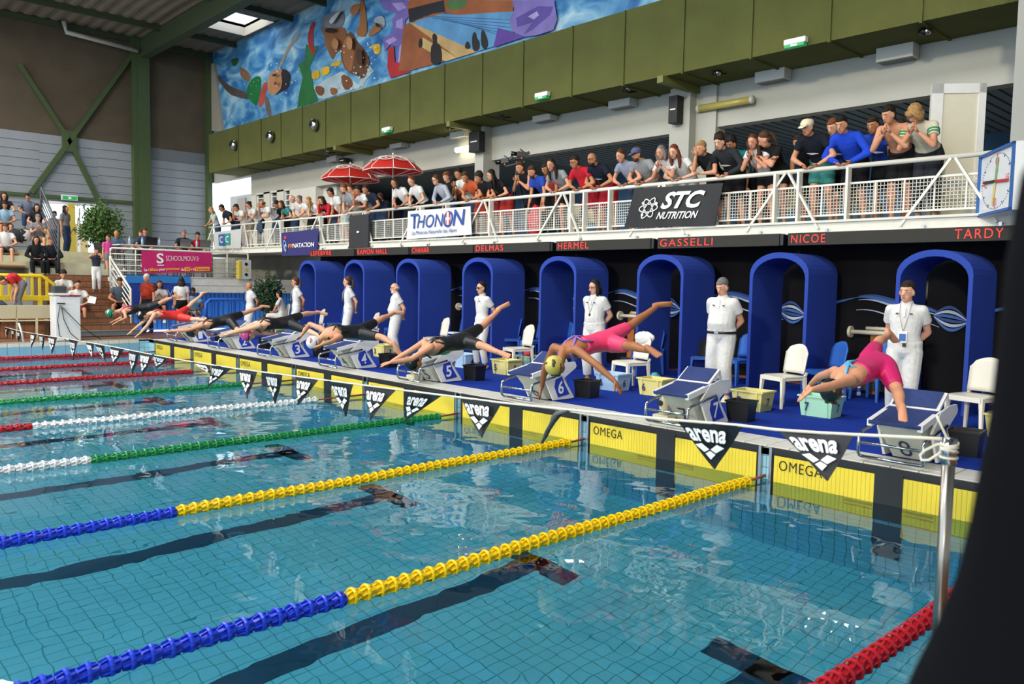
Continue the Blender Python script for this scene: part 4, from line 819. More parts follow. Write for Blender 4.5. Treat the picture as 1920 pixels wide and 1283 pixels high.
for k, (u, v, lab) in enumerate(((588, 234, 'above the farther umbrella'), (506, 256, 'between the other two'), (437, 272, 'nearest the left corner'))):
    p = at(u, v, 'y', DY - .12); t = thing('duct_light', p, 'round silver nozzle on the olive duct, ' + lab, 'nozzle', 'silver nozzles on the duct')
    b = B(); b.rings([[V3(p[0] + r * math.cos(a), p[1] + y_, p[2] + r * math.sin(a)) for a in np.arange(16) * math.pi / 8] for r, y_ in ((.11, .12), (.20, .02), (.17, -.06), (.09, -.1))]).build('bowl', chrome, t, smooth=True)
    b = B(); b.rings([[V3(p[0] + r * math.cos(a) - .04, p[1] + y_, p[2] + r * math.sin(a)) for a in np.arange(16) * math.pi / 8] for r, y_ in ((.07, -.09), (.07, -.11))]).build('opening', blackpl, t)
for k, (u, v, lab) in enumerate(((1738, 58, 'nearest the white cabin'), (1346, 136, 'above the wide pillar'), (1177, 166, 'above the dark ceiling left of the pillar'), (843, 234, 'above the lit tube lamp'), (942, 212, 'above the video camera'), (614, 283, 'above the farther umbrella'))):
    p = at(u, v, 'y', DY + .35); t = thing('spotlight', p, 'small black spotlight under the duct, ' + lab, 'spotlight', 'spotlights under the duct')
    dz = dz0 - p[2]
    B().tube([V3(p[0], p[1] + .3, dz0 - .005), V3(p[0] - .12, p[1] + .05, dz0 - .06)], .02, 6).build('arm', blackpl, t); B().tube([V3(p[0] - .12, p[1] + .05, dz0 - .04), p + V3(.0, 0, .0)], [.05, .07], 10).build('lamp_body', blackpl, t, smooth=True); B().tube([p, p + unit(p - V3(p[0] - .12, p[1] + .05, dz0 - .04)) * .05], [.068, .055], 10).build('lens', chrome, t, smooth=True)
# ---- white door leaf, cabin and pace clock at the right end
pA, pB = at(1748, 158, 'y', 5.35), at(1850, 156, 'z', at(1748, 158, 'y', 5.35)[2])
dd = pB - pA; dd[2] = 0; zt_ = pA[2]; A0 = V3(pA[0], pA[1], GZ); nD = unit(np.cross(unit(dd), EZ)); nD = nD if nD @ (CAM - A0) > 0 else -nD
d4 = struct('door_4', B().prism([A0, A0 + dd, A0 + dd + EZ * (zt_ - GZ), A0 + EZ * (zt_ - GZ)], -nD * .06), mat('door_panel', '#d8d4c4', .35, noise=.03))
L_ = np.linalg.norm(dd); e1 = unit(dd); H_ = zt_ - GZ
for (a, c, e_, g) in ((0, .16, 0, H_), (L_ - .1, L_, 0, H_), (0, L_, H_ - .14, H_), (0, L_, 0, .12)):
    B().prism([A0 + e1 * a + EZ * e_, A0 + e1 * c + EZ * e_, A0 + e1 * c + EZ * g, A0 + e1 * a + EZ * g], nD * .02).build('door_rail', gloss_white, d4)
B().bar(A0 + e1 * .05 + EZ * 1.0 + nD * .05, A0 + e1 * .25 + EZ * 1.0 + nD * .05, .02).build('handle', blackpl, d4)
cb0 = at(1853, 110, 'y', 5.3) + V3(.45, 0, 0); cabz = 6.1
cab = struct('wall_cabin', B().bx(cb0[0] + .1, cb0[0] + .2, 4.6, 5.3, GZ, cabz).bx(cb0[0] + .1, cb0[0] + 2, 4.55, 4.65, GZ, cabz).bx(cb0[0] + .0, cb0[0] + 2, 4.5, 5.4, cabz, cabz + .5), mat('cabin_grey', '#8f908b', .5), org=cb0)
B().bx(cb0[0] + .08, cb0[0] + .1, 4.75, 5.2, GZ + .1, cabz - .1).build('pane', mat('dark_glass', '#2a2f33', .1, spec=.8), cab)
c_t = at(1840, 293, 'y', RY - .05); zt2 = c_t[2]; c_r = at(1905.5, 264, 'z', zt2); zl = at(1840, 408, 'y', RY - .05)[2]
ed = c_r - c_t; ed[2] = 0; Lc = np.linalg.norm(ed); e1 = unit(ed); nC = unit(np.cross(e1, EZ)); nC = nC if nC @ (CAM - c_t) > 0 else -nC; Hc = zt2 - zl; A0 = V3(c_t[0], c_t[1], zl)
ck = thing('pace_clock', A0, 'large square pace clock with blue frame and four coloured hands', 'clock')
B().prism([A0, A0 + e1 * Lc, A0 + e1 * Lc + EZ * Hc, A0 + EZ * Hc], -nC * .3).build('housing', gloss_white, ck)
fm = mat('clock_blue', '#2a5f9f', .5)
for (a, c, e_, g) in ((0, .035, 0, Hc), (Lc - .035, Lc, 0, Hc), (0, Lc, Hc - .035, Hc), (0, Lc, 0, .035)): B().prism([A0 + e1 * a + EZ * e_, A0 + e1 * c + EZ * e_, A0 + e1 * c + EZ * g, A0 + e1 * a + EZ * g], nC * .03).build('frame', fm, ck)
cc = A0 + e1 * Lc * .52 + EZ * Hc * .5 + nC * .006; R_ = min(Lc, Hc) * .43
s_x = (Lc * .43) / R_; 
def cdir(a): return e1 * math.sin(a) * s_x + EZ * math.cos(a)
for k in range(60):
    a = k * math.pi / 30; big = k % 5 == 0; m = (redp if k % 15 == 0 else fm) if big else blackpl
    B().bar(cc + cdir(a) * R_ * (.9 if big else .96), cc + cdir(a) * R_, .016 if big else .006, .004, up=nC).build('tick', m, ck)
for a, s in ((0, '0'), (math.pi / 2, '15'), (math.pi, '30'), (1.5 * math.pi, '45')):
    p = cc + cdir(a) * R_ * .74; text(s, [p - e1 * .05 - EZ * .05, p + e1 * .05 - EZ * .05, p + e1 * .05 + EZ * .05, p - e1 * .05 + EZ * .05], redp, ck, 'numeral', lift=.004)
for a, m in ((.1, mat('hand_green', '#7ea06b', .5)), (math.pi + .15, mat('hand_yellow', '#d7c863', .5)), (math.pi / 2 + .12, mat('hand_red', '#b4302f', .5)), (-math.pi / 2 + .1, blackpl)):
    B().bar(cc + nC * .012, cc + cdir(a) * R_ * .85 + nC * .012, .035, .006, up=nC).build('hand', m, ck)
# ================================================================== LANE ROPES
def pm(n, h): return mat('float_' + n, h, .35, noise=.04, spec=.5)
fc = {'red': pm('red', '#b01828'), 'green': pm('green', '#1d8b4b'), 'white': pm('white', '#e3e5e8'), 'yellow': pm('yellow', '#f0cc10'), 'blue': pm('blue', '#1c3fd0')}
FM = {}
def float_mesh(c, near):
    key = (c, near)
    if key in FM: return FM[key]
    b = B(); L = .098; n = 14 if near else 8
    ring = lambda r, y: [V3(r * math.cos(a), y, r * math.sin(a)) for a in np.arange(n) * 2 * math.pi / n]
    b.rings([ring(.032, -L / 2), ring(.038, 0), ring(.032, L / 2)])                       # core
    q = [ring(.057, -.011), ring(.060, 0), ring(.057, .011), ring(.050, .011), ring(.050, -.011)]
    b.rings(q, cap=False, loop=True)                                                      # outer hoop
    nv = 8 if near else 5
    for k in range(nv):                                                                   # twisted vanes
        a0 = 2 * math.pi * k / nv; vs = []
        for t in (-1, 0, 1):
            a = a0 + .25 * t; y = t * L * .46; ro = .053 - .008 * abs(t)
            for r, da in ((.026, -.07), (.026, .07), (ro, .05), (ro, -.05)): vs.append(V3(r * math.cos(a + da), y, r * math.sin(a + da)))
        b.rings([vs[0:4], vs[4:8], vs[8:12]])
    me = b.mesh('float'); me.materials.append(fc[c])
    for p in me.polygons: p.use_smooth = False
    FM[key] = me; return me
ropes = [(20.0, [('red', 99)], 'red lane rope nearest the steel pole at the right', 0.3), (17.5, [('yellow', 5.0), ('blue', 99)], 'yellow then blue lane rope, the nearer of the two such ropes', .32), (15.0, [('yellow', 5.0), ('blue', 99)], 'yellow then blue lane rope, the farther of the two such ropes', .30),
         (12.5, [('green', 5.0), ('white', 99)], 'green then white lane rope just beyond the two yellow ones', .36), (10.0, [('white', 5.0), ('red', 99)], 'white then red lane rope in the middle of the pool', .95), (7.5, [('green', 5.0), ('white', 99)], 'green lane rope beyond the long white one', 1.05),
         (5.0, [('red', 99)], 'red lane rope, first beyond the far green rope', 1.0), (2.5, [('red', 99)], 'red lane rope, second from the far side wall', .5), (0.0, [('red', 99)], 'red lane rope floating closest to the far side wall', .5)]
for x, cols, lab, s0 in ropes:
    t = thing('lane_rope', (x, -s0, .03), lab, 'lane rope', 'floating lane ropes')
    # length needed to run out of the picture
    y = -s0; ymax = -11.5 if x > 14 else (-9.0 if x > 11 else -7.5)
    if x == 20.0: ymax = -7.2
    k = 0; near = x > 12
    B().tube([(x, -.0, .03), (x, ymax, .025)], .006, 5).build('cable', mat('steel_cable', '#7c7f82', .4, .8), t)
    B().tube([(x, -.02, .05), (x, -s0 - .0, .03)], .012, 6).build('spring_hook', mat('hook_red', '#8c3a30', .4), t)
    while y > ymax:
        s = -y; c = next(cn for cn, lim in cols if s < lim)
        o = bpy.data.objects.new('float', float_mesh(c, near)); COL.objects.link(o); o.parent = t
        o.location = (.006 * math.sin(y * 2.1 + x), y + s0 - .05, .004 * math.sin(y * 3 + x)); o.rotation_euler = (RG.uniform(-.05, .05), RG.uniform(0, 6.28), RG.uniform(-.06, .06)); y -= .1
# ================================================================== BACKSTROKE FLAGS
pole_t = at(1781, 822, 'x', 20.62); pole_f = at(41, 623, 'x', -.55)
steel = mat('brushed_steel', '#9a9690', .28, 1., noise=.1, nscale=6)
pl = thing('flag_pole', (pole_t[0], pole_t[1], DK), 'polished steel flag pole with white cord knotted round its top', 'pole', 'flag poles'); 
B().tube([(pole_t[0], pole_t[1], DK), pole_t + [0, 0, -.02]], .024, 16).build('pole', steel, pl, smooth=True); B().tube([pole_t + [0, 0, -.10], pole_t + [0, 0, 0.0]], [.028, .027], 16).build('pole_cap', chrome, pl, smooth=True)
B().tube([(pole_t[0], pole_t[1], DK - .0), (pole_t[0], pole_t[1], DK + .03)], .06, 16).build('base', steel, pl)
KS = .45
cordm = mat('cord_white', '#d8d4c4', .8)
b = B(); 
for k in range(4): b.tube([pole_t + V3(.03 * math.cos(a), .03 * math.sin(a), -.02 - .010 * k + .008 * math.sin(a + k)) for a in np.linspace(0, 6.2, 12)], .0045, 6)
b.tube([pole_t + V3(*p) * KS for p in ((-.04, 0, -.06), (-.10, .01, -.07), (-.20, .02, -.14), (-.24, .02, -.19), (-.22, .0, -.23), (-.16, 0, -.22), (-.08, 0, -.15), (-.04, 0, -.08))], .006, 7)
b.tube([pole_t + V3(*p) for p in ((0, 0, -.02), (-.05, .02, .06), (-.06, .02, .08))], .005, 6)
b.tube([pole_t + V3(.03 * math.cos(a), .03 * math.sin(a), -.075) for a in np.linspace(0, 6.2, 12)], .005, 6); b.build('cord_knot', cordm, pl, smooth=True)
pf = thing('flag_pole', (pole_f[0], pole_f[1], DK), 'far white flag pole leaning at the left edge of the pool', 'pole', 'flag poles')
B().tube([(pole_f[0] - .02, pole_f[1] + .05, DK - .1), pole_f + [0, 0, -.02], at(35, 606, 'x', -.6)], .022, 10).build('pole', mat('pole_white', '#d6d6d2', .3), pf, smooth=True)
n2 = unit(np.cross((pole_f - pole_t) * [1, 1, 0], EZ))
def onrope(u, v, off=0.):
    d = ray(u, v); q0 = pole_t + n2 * off; return CAM + (n2 @ (q0 - CAM)) / (n2 @ d) * d
rp = [(1781, 824), (1700, 820), (1640, 817), (1540, 812), (1456, 806), (1380, 797), (1265, 788), (1100, 772), (938, 755), (860, 745), (740, 730), (640, 717), (540, 704), (440, 691), (350, 677), (290, 666), (210, 650), (130, 636), (85, 629), (41, 622)]
fl = thing('flag_line', onrope(900, 750), 'white cord strung across the pool carrying black and white triangular flags', 'flag line')
B().tube([onrope(*p) for p in rp], .0075, 6).build('cord', cordm, fl, smooth=True)
nf = unit(np.cross(at(0, 604, 'x', -4.5) - pole_f, EZ)); left_end = at(-60, 595, 'x', -5.2)
B().tube([onrope(41, 622), at(0, 611, 'x', -2.6), left_end], .0075, 6).build('cord', cordm, fl, smooth=True)
flagk = mat('flag_black', '#15181d', .45, noise=.1, spec=.4); 
FL = [((1456, 806), (1602, 818), (1551, 902)), ((1266, 788), (1392, 800), (1340, 880)), ((862, 746), (938, 756), (903, 821)), ((764, 735), (826, 742), (759, 792)), ((684, 724), (741, 732), (694, 787)), ((616, 714), (663, 721), (648, 781)), ((556, 706), (598, 713), (558, 760)),
      ((496, 698), (530, 703), (516, 757)), ((447, 691), (481, 697), (463, 748)), ((399, 684), (434, 690), (389, 728)), ((360, 678), (394, 685), (396, 703)), ((286, 664), (319, 672), (293, 692)), ((263, 660), (290, 665), (266, 706)), ((241, 656), (262, 661), (248, 702)),
      ((206, 650), (232, 655), (213, 686)), ((177, 645), (194, 649), (199, 680)), ((161, 642), (175, 645), (176, 676)), ((130, 636), (146, 640), (137, 676)), ((90, 629), (108, 633), (97, 664)), ((73, 627), (84, 629), (80, 656)), ((58, 624), (69, 627), (59, 652)),
      ((31, 620), (40, 622), (34, 644)), ((21, 617), (29, 619), (24, 640)), ((10, 614), (18, 616), (11, 637)), ((0, 611), (8, 613), (2, 634))]
whereF = ['nearest the steel pole', 'in front of block seven', 'left of the sixth lane centre stripe', 'below block six', 'below block five', 'below block four', 'below block three']
for k, (a, c, tip) in enumerate(FL):
    f = (lambda p, o=0.: onrope(p[0], p[1], o)) if k < 21 else (lambda p, o=0.: at(p[0], p[1], 'x', -1.1 - .5 * (k - 21)) + [o, 0, 0])
    A, C_ = f(a), f(c); tilt = (-.06, .05, -.03, .08)[k % 4]; T_ = f(tip, tilt)
    lab = ('black triangular flag with white lettering, ' + whereF[k]) if k < 7 else ('small triangular flag, %s to the right of the far pole' % ('first', 'second', 'third', 'fourth', 'fifth', 'sixth', 'seventh', 'eighth', 'ninth', 'tenth', 'eleventh', 'twelfth', 'thirteenth', 'fourteenth')[20 - k] if k < 21 else 'small triangular flag, %s to the left of the far pole' % ('first', 'second', 'third', 'fourth')[k - 21])
    t = thing('pennant', (A + C_) / 2, lab, 'flag', 'triangular flags over the pool')
    n = 8; rows = []
    for i in range(n + 1):
        s = i / n; row = []
        for j in range(5):
            u = j / 4; p = (A * (1 - u) + C_ * u) * (1 - s) + T_ * s; row.append(p + n2 * (.010 * math.sin(5 * u + 4 * s + k) * (1 - .5 * s)))
        rows.append(row)
    b = B(); vs = [p for r in rows for p in r]; fs = [(i * 5 + j, i * 5 + j + 1, i * 5 + j + 6, i * 5 + j + 5) for i in range(n) for j in range(4)]; b.add(vs + [p + n2 * .003 for p in vs], fs + [tuple(x + len(vs) for x in q[::-1]) for q in fs])
    b.build('fabric', flagk, t, smooth=True, fix=False)
    nC_ = n2 if n2 @ (CAM - A) > 0 else -n2
    if k in (3, 10, 11, 15, 16): pass
    g = lambda u, s, o=.018: (A * (1 - u) + C_ * u) * (1 - s) + T_ * s + nC_ * o
    wl_ = lambda s, a_, b_: (a_, b_)
    def on(u, s, o=.018):      # u measured across the local width of the triangle, 0..1
        return g(u, s, o)
    mW = whitep
    if k < 3 or k == 5 or k == 4: k0, k1 = .14, .92
    else: k0, k1 = .14, .90
    text('arena', [on(.12, .40), on(.92, .40), on(.86, .12), on(.12, .12)], mW, t, bold=.03, lift=.003)
    mid = .5
    for q in ([(.10, .48), (.32, .44), (.50, .56), (.28, .63)], [(.54, .56), (.72, .44), (.95, .50), (.74, .63)], [(.30, .66), (.52, .59), (.74, .66), (.50, .78)]): B().poly([on(*p) for p in q]).build('emblem', mW, t, fix=False)
# twisted flag hanging edge on
t = thing('pennant', onrope(1040, 766), 'twisted black flag hanging edge on like a thin strap', 'flag', 'triangular flags over the pool')
b = B(); rows = []
for s, (u, v) in enumerate(((1062, 769), (1044, 779), (1036, 793), (1027, 808), (1022, 820), (1016, 832))):
    w_ = (.09, .035, .02, .018, .016, .006)[s]; p = onrope(u, v); e = unit(V3(1, .4 * s, .2)); rows.append([p - e * w_, p + n2 * .012, p + e * w_, p - n2 * .012])
b.rings(rows); b.build('fabric', mat('flag_grey', '#4b4d50', .5, noise=.2), t, smooth=True)
# ================================================================== UMBRELLAS
ured = mat('umbrella_red', '#e03a30', .6, noise=.05); _n = ured.node_tree; _t = _n.nodes.new('ShaderNodeBsdfTranslucent'); _t.inputs[0].default_value = lin('#f08a80'); _m = _n.nodes.new('ShaderNodeMixShader'); _m.inputs[0].default_value = .45; _n.links.new(_n.nodes['Principled BSDF'].outputs[0], _m.inputs[1]); _n.links.new(_t.outputs[0], _m.inputs[2]); _n.links.new(_m.outputs[0], _n.nodes['Material Output'].inputs[0]); urim = mat('umbrella_white', '#e8e2df', .6)
for k, (u, v, ub, w_, Y) in enumerate(((737, 291, 737, 1.0, 5.6), (657, 308, 668, .98, 6.3))):
    top = at(u, v, 'y', Y); R_ = {0: at(791, 320, 'y', Y)[0] - top[0], 1: at(718, 335, 'y', Y)[0] - top[0]}[k] * (.62, .50)[k]; hh = R_ * .55
    t = thing('parasol', (top[0], top[1], GZ), ('red and white parasol, the nearer and higher one', 'red and white parasol, the farther and lower one')[k], 'parasol', 'red parasols on the gallery')
    pole = B().tube([(top[0], top[1], GZ), (top[0], top[1], top[2])], .022, 8).build('pole', urim, t, smooth=True); B().lathe((top[0], top[1], GZ), [(.28, 0), (.28, .06), (.05, .10), (.05, .2)], 16).build('base', concg, t)
    P = lambda a, r, z: V3(top[0] + R_ * r * math.cos(a), top[1] + R_ * r * math.sin(a), top[2] - hh * z)
    for s in range(8):
        a0, a1 = s * math.pi / 4 + .2, (s + 1) * math.pi / 4 + .2; am = (a0 + a1) / 2
        b = B(); rows = [[P(a0 + (a1 - a0) * q, r * (1 - .03 * math.sin(math.pi * q)), z + .02 * math.sin(math.pi * q)) for q in (0, .25, .5, .75, 1)] for r, z in ((.02, 0), (.35, .16), (.7, .45), (.97, .86), (1.0, 1.0))]
        vs = [p for r in rows for p in r]; n = len(vs); fs = [(i * 5 + j, i * 5 + j + 1, i * 5 + j + 6, i * 5 + j + 5) for i in range(4) for j in range(4)]
        b.add(vs + [p - [0, 0, .008] for p in vs], fs + [tuple(x + n for x in q[::-1]) for q in fs]); b.build('canopy_panel', ured, t, smooth=True)
        B().tube([P(a0, r, z) + [0, 0, .006] for r, z in ((.02, 0), (.35, .16), (.7, .45), (.97, .86), (1.0, 1.02))], .012, 5).build('seam', urim, t, smooth=True)
        B().tube([P(a0 + (a1 - a0) * q, 1.0 - .03 * math.sin(math.pi * q), 1.0 + .02 * math.sin(math.pi * q)) for q in (0, .25, .5, .75, 1)], .012, 5).build('rim', urim, t, smooth=True)
        B().bar(P(a0, .96, .9), V3(top[0], top[1], top[2] - hh * 1.3), .012).build('rib', urim, t)
        # curl emblem on every panel
        c = P(am, .60, .34) ; ea = unit(P(am + .1, .6, .34) - c); er = unit(P(am, .8, .56) - c); nn = unit(np.cross(ea, er)); nn = nn if nn[2] > 0 else -nn
        b = B()
        for cc_, r_ in ((-.09, .10), (.09, .10), (0, .22)):
            vs = []; m_ = 14
            for j in range(m_):
                for d_ in (-.016, .016):
                    al = 2 * math.pi * j / m_; vs.append(c + nn * .02 + ea * (cc_ + (r_ + d_) * math.cos(al)) + er * ((r_ * .6 + d_) * math.sin(al)))
            b.add(vs, [(2 * j, (2 * j + 2) % (2 * m_), (2 * j + 3) % (2 * m_), 2 * j + 1) for j in range(m_)])
        b.build('emblem', urim, t, fix=False)
        text('MIKO', [P(am - .12, .93, .80) + nn * .02, P(am + .12, .93, .80) + nn * .02, P(am + .12, .84, .66) + nn * .02, P(am - .12, .84, .66) + nn * .02], urim, t) if 0 else None
    B().ell(top + [0, 0, .02], (.03, .03, .05)).build('finial', urim, t, smooth=True)
# ================================================================== VIDEO RIG
vp = at(975, 300, 'y', 5.15); t = thing('video_tripod', (vp[0] - .05, 5.1, GZ), 'black tripod with a crane arm carrying two video cameras', 'tripod')
hd = at(972, 312, 'y', 5.1)
for a in (0.3, 2.4, 4.5): B().bar((hd[0] - .05, 5.1, hd[2] - .1), (hd[0] - .05 + .42 * math.cos(a), 5.1 + .25 * math.sin(a), GZ), .035).build('leg', blackpl, t)
B().tube([(hd[0] - .05, 5.1, hd[2] - .15), (hd[0] - .05, 5.1, hd[2] + .12)], .035, 8).build('head', blackpl, t)
c1, c2 = at(948, 302, 'y', 5.0), at(978, 290, 'y', 5.15)
B().bar(c1 - [0, 0, .12], at(985, 303, 'y', 5.1), .03).build('arm', blackpl, t)
def vcam(c, lab, dr):
    q = thing('video_camera', c, lab, 'camera', 'video cameras on the crane'); dr = unit(dr); r = unit(np.cross(dr, EZ))
    B().bar(c - dr * .10, c + dr * .10, .11, .12).build('camera_body', blackpl, q, bevel=.01); B().tube([c + dr * .1, c + dr * .24], [.045, .05], 12).build('lens', mat('lens_black', '#0b0b0d', .15), q, smooth=True); B().bar(c - dr * .06 + [0, 0, .06], c + dr * .04 + [0, 0, .12], .03).build('handle', blackpl, q); B().bar(c - dr * .1 + [0, 0, .02], c - dr * .18 + [0, 0, .07], .07, .06).build('viewfinder', blackpl, q)
    B().bar(c - r * .05 - [0, 0, .08], c + r * .08 - [0, 0, .09], .03).build('mount', mat('mount_orange', '#c2542c', .5), q)
vcam(c1, 'left black video camera on the crane arm, pointing left', V3(-1, -.4, -.1)); vcam(c2, 'upper black video camera on the crane arm', V3(-.7, -.7, .1))
fg = at(1003, 400, 'y', 4.95); lump('red_bag', (fg[0], 4.95, 3.35), (.18, .12, .36), mat('red_bag', ''), 'tall red sports bag standing behind the gallery rail', 'bag', 9)
# tables and white furniture glimpsed behind the mesh
CHW = ('the red polo', 'the bald man in navy', 'the blue cap', 'the white cap', 'the blue jersey')
for k, (u, c) in enumerate(((1065, '#d9cf9f'), (1110, '#d9cf9f'), (1210, '#cfc9b8'), (1500, '#cfc9b8'), (1620, '#c8b48a'))):
    p = at(u, 390, 'y', 6.0); q = chair((p[0], 6.0, GZ), .4 * k, mat('gallery_chair', '#d2c99c', .5), 'cream plastic chair glimpsed through the gallery mesh behind ' + CHW[k], 'cream chairs on the gallery')
# ================================================================== TERRACE
tr = thing('terrace_railing', (TX, 3, TZ), 'white tubular railing with horizontal bars round the terrace', 'railing')
y0, y1 = at(207, 480, 'x', TX)[1], at(465, 480, 'x', TX)[1]; zt = at(300, 469, 'x', TX)[2]
B().tube([(TX, y0, zt - .12), (TX, y0 + .03, zt), (TX, y1 - .06, zt), (TX, y1, zt - .06), (TX, y1, TZ)], .028, 8).build('top_rail', rail_m, tr, smooth=True)
for j, z in enumerate(np.linspace(TZ + .02, zt - .16, 5)): B().tube([(TX, y0, z), (TX, y1, z)], .016 if j else .025, 6).build('bar', rail_m, tr, smooth=True)
for y in np.linspace(y0, y1, 7): B().tube([(TX, y, TZ), (TX, y, zt)], .018, 6).build('post', rail_m, tr, smooth=True)
b = B()
for y in np.arange(y0, y1, .06): b.bx(TX - .03, TX - .026, y, y + .006, TZ + .1, zt - .16)
for z in np.arange(TZ + .1, zt - .16, .06): b.bx(TX - .03, TX - .026, y0, y1, z, z + .006)
b.build('wire_mesh', rail_m, tr, fix=False, kind='stuff')
cabp = at(458, 515, 'x', TX + .1); cb = thing('control_box', cabp, 'small grey control box with yellow side at the end of the terrace railing', 'box')
B().bx(TX - .1, TX + .15, cabp[1] - .12, cabp[1] + .22, TZ, TZ + .62).build('case', gb, cb, bevel=.01); B().bx(TX - .1, TX + .16, cabp[1] - .2, cabp[1] - .12, TZ, TZ + .60).build('yellow_side', yel, cb)
for j in range(3): disc(V3(TX + .155, cabp[1] + .04, TZ + .15 + .17 * j), .05, EX, .01).build('button', yel if j == 1 else blackpl, cb)
# stair railing
sr = thing('stair_railing', (-3, .25, DK), 'white tubular stair railing sloping down from the terrace', 'railing')
s0 = at(207, 478, 'x', TX); s1 = at(245, 545, 'y', s0[1] + .0); s1 = at(245, 543, 'x', -1.95)
pt_ = V3(TX, s0[1], s0[2] - .08); pb = V3(-1.95, s1[1], s1[2])
B().tube([pt_, pb, pb - [0, 0, .05], V3(pb[0], pb[1], DK + .17)], .03, 8).build('handrail', rail_m, sr, smooth=True)
B().tube([pt_ + [0, 0, .05], V3(pt_[0], pt_[1], TZ - .5)], .04, 8).build('newel', rail_m, sr, smooth=True)
for j in range(1, 6): B().tube([pt_ - [0, 0, .17 * j - .02], pb - [0, 0, .16 * j - .02]], .016, 6).build('bar', rail_m, sr, smooth=True)
# officials' tables with laptops
desk_m = mat('table_top', '#c9c7be', .5)
for k, (u0, u1, lab) in enumerate(((222, 330, 'long table with laptops and bottles, left half of the terrace'), (332, 396, 'table with two grey laptops, right end of the terrace'))):
    xt = TX - .55; a, c = at(u0, 462, 'x', xt)[1], at(u1, 462, 'x', xt)[1]; zt_ = at(300, 461, 'x', xt)[2]
    t = thing('table', (xt, (a + c) / 2, TZ), lab, 'table', 'tables on the terrace'); B().bx(xt - .6, xt + .1, a, c, zt_ - .03, zt_).build('table_top', desk_m, t, bevel=.005)
    for yy in (a + .08, c - .08):
        for xx in (xt - .55, xt + .05): B().bx(xx - .02, xx + .02, yy - .02, yy + .02, TZ, zt_ - .03).build('leg', alu, t)
def laptop(u, m, lab, open_=1.0):
    xt = TX - .75; p = at(u, 459, 'x', xt); zz = at(300, 461, 'x', TX - .55)[2]; t = thing('laptop', (p[0], p[1], zz), lab, 'laptop', 'laptops on the terrace tables')
    B().bx(p[0] - .12, p[0] + .12, p[1] - .17, p[1] + .17, zz, zz + .018).build('keyboard', m, t, bevel=.003); B().prism([V3(p[0] + .12, p[1] - .17, zz + .018), V3(p[0] + .12, p[1] + .17, zz + .018), V3(p[0] + .2, p[1] + .17, zz + .25), V3(p[0] + .2, p[1] - .17, zz + .25)], (-.012, 0, 0)).build('lid', m, t)
lg = mat('laptop_grey', '#7f8184', .35, .5); laptop(281, blackpl, 'black laptop in front of the man with glasses'); laptop(345, lg, 'grey laptop in front of the man in dark polo'); laptop(382, lg, 'grey laptop in front of the boy in red')
for u, lab in ((267, 'water bottle left of the black laptop'), (299, 'water bottle right of the black laptop'), (369, 'water bottle between the two grey laptops'), (243, 'water bottle by the bald man in blue grey')):
    xt = TX - .6; p = at(u, 459, 'x', xt); zz = at(300, 461, 'x', TX - .55)[2]; o = B().lathe((p[0], p[1], zz), [(.035, 0), (.035, .16), (.014, .21), (.014, .24)], 10).build('bottle', mat('clear_plastic', ''), smooth=True); tag(o, lab, 'bottle', 'bottles on the terrace tables')
# ================================================================== LEFT SIDE FURNITURE
cab0 = at(152, 638, 'z', DK); cabL = at(107, 640, 'z', DK); hC = at(130, 556, 'x', cab0[0])[2] - DK
ds = thing('podium', (cab0[0], cab0[1], DK), 'tall plain white podium cabinet standing by the far pool edge', 'podium')
B().bx(cab0[0] - .5, cab0[0], cabL[1], cab0[1], DK, DK + hC).build('cabinet', gloss_white, ds, bevel=.01); B().bx(cab0[0] - .52, cab0[0] + .02, cabL[1] + .1, cab0[1] + .02, DK + hC, DK + hC + .03).build('red_top', mat('red_top', '#8e2530', .5), ds)
pr = thing('timing_device', (cab0[0] - .2, cabL[1] + .1, DK + hC + .03), 'dark grey printer-like device on the white podium', 'device'); y_ = cabL[1]
B().bx(cab0[0] - .4, cab0[0] - .0, y_ - .05, y_ + .32, DK + hC + .03, DK + hC + .08).build('base', gloss_white, pr); B().bx(cab0[0] - .36, cab0[0] - .04, y_ - .01, y_ + .28, DK + hC + .08, DK + hC + .26).build('case', mat('device_grey', '#3e4247', .5), pr, bevel=.02)
mst = at(112, 565, 'x', cab0[0] + .02); cl = thing('cable', mst, 'black cables trailing from the podium down to the pool edge', 'cable')
for pts in ([(112, 572), (130, 590), (150, 610), (175, 628), (190, 637)], [(112, 575), (108, 600), (112, 630), (128, 641)], [(115, 575), (120, 600), (132, 625), (150, 640)]):
    B().tube([at(u, v, 'x', cab0[0] + .03 + .04 * i) for i, (u, v) in enumerate(pts)], .010, 5).build('cord', blackpl, cl, smooth=True)
B().bar(at(107, 569, 'x', cab0[0] + .04), at(122, 569, 'x', cab0[0] + .04), .03).build('clamp', blackpl, cl)
lc = mat('chair_cream', '#cbc4a4', .5)
for k, (u, lab) in enumerate(((8, 'cream chair at the far left by the pool'), (44, 'cream chair second from the left by the pool'), (82, 'cream chair third from the left by the pool'), (108, 'cream chair partly hidden by the white podium'))):
    p = at(u, 634, 'z', DK); t = thing('side_chair', (-2.3, p[1] - .2, DK), lab, 'chair', 'cream chairs in a row by the pool'); px, py = -2.35, p[1] - .35 + .1
    yy = at(u, 600, 'x', -2.2)[1]
    B().bx(-2.35, -1.93, yy - .24, yy + .24, DK + .43, DK + .46).build('seat', lc, t, bevel=.01)
    B().prism([V3(-1.93, yy - .24, DK + .50), V3(-1.93, yy + .24, DK + .50), V3(-1.86, yy + .23, DK + .85), V3(-1.86, yy - .23, DK + .85)], (-.02, 0, 0)).build('backrest', lc, t, bevel=.01)
    for xx in (-2.33, -1.93):
        for s in (-1, 1): B().bar((xx, yy + s * .22, DK), (xx + (0.05 if xx > -2 else 0), yy + s * .22, DK + (.52 if xx > -2 else .43)), .025).build('leg', lc, t)
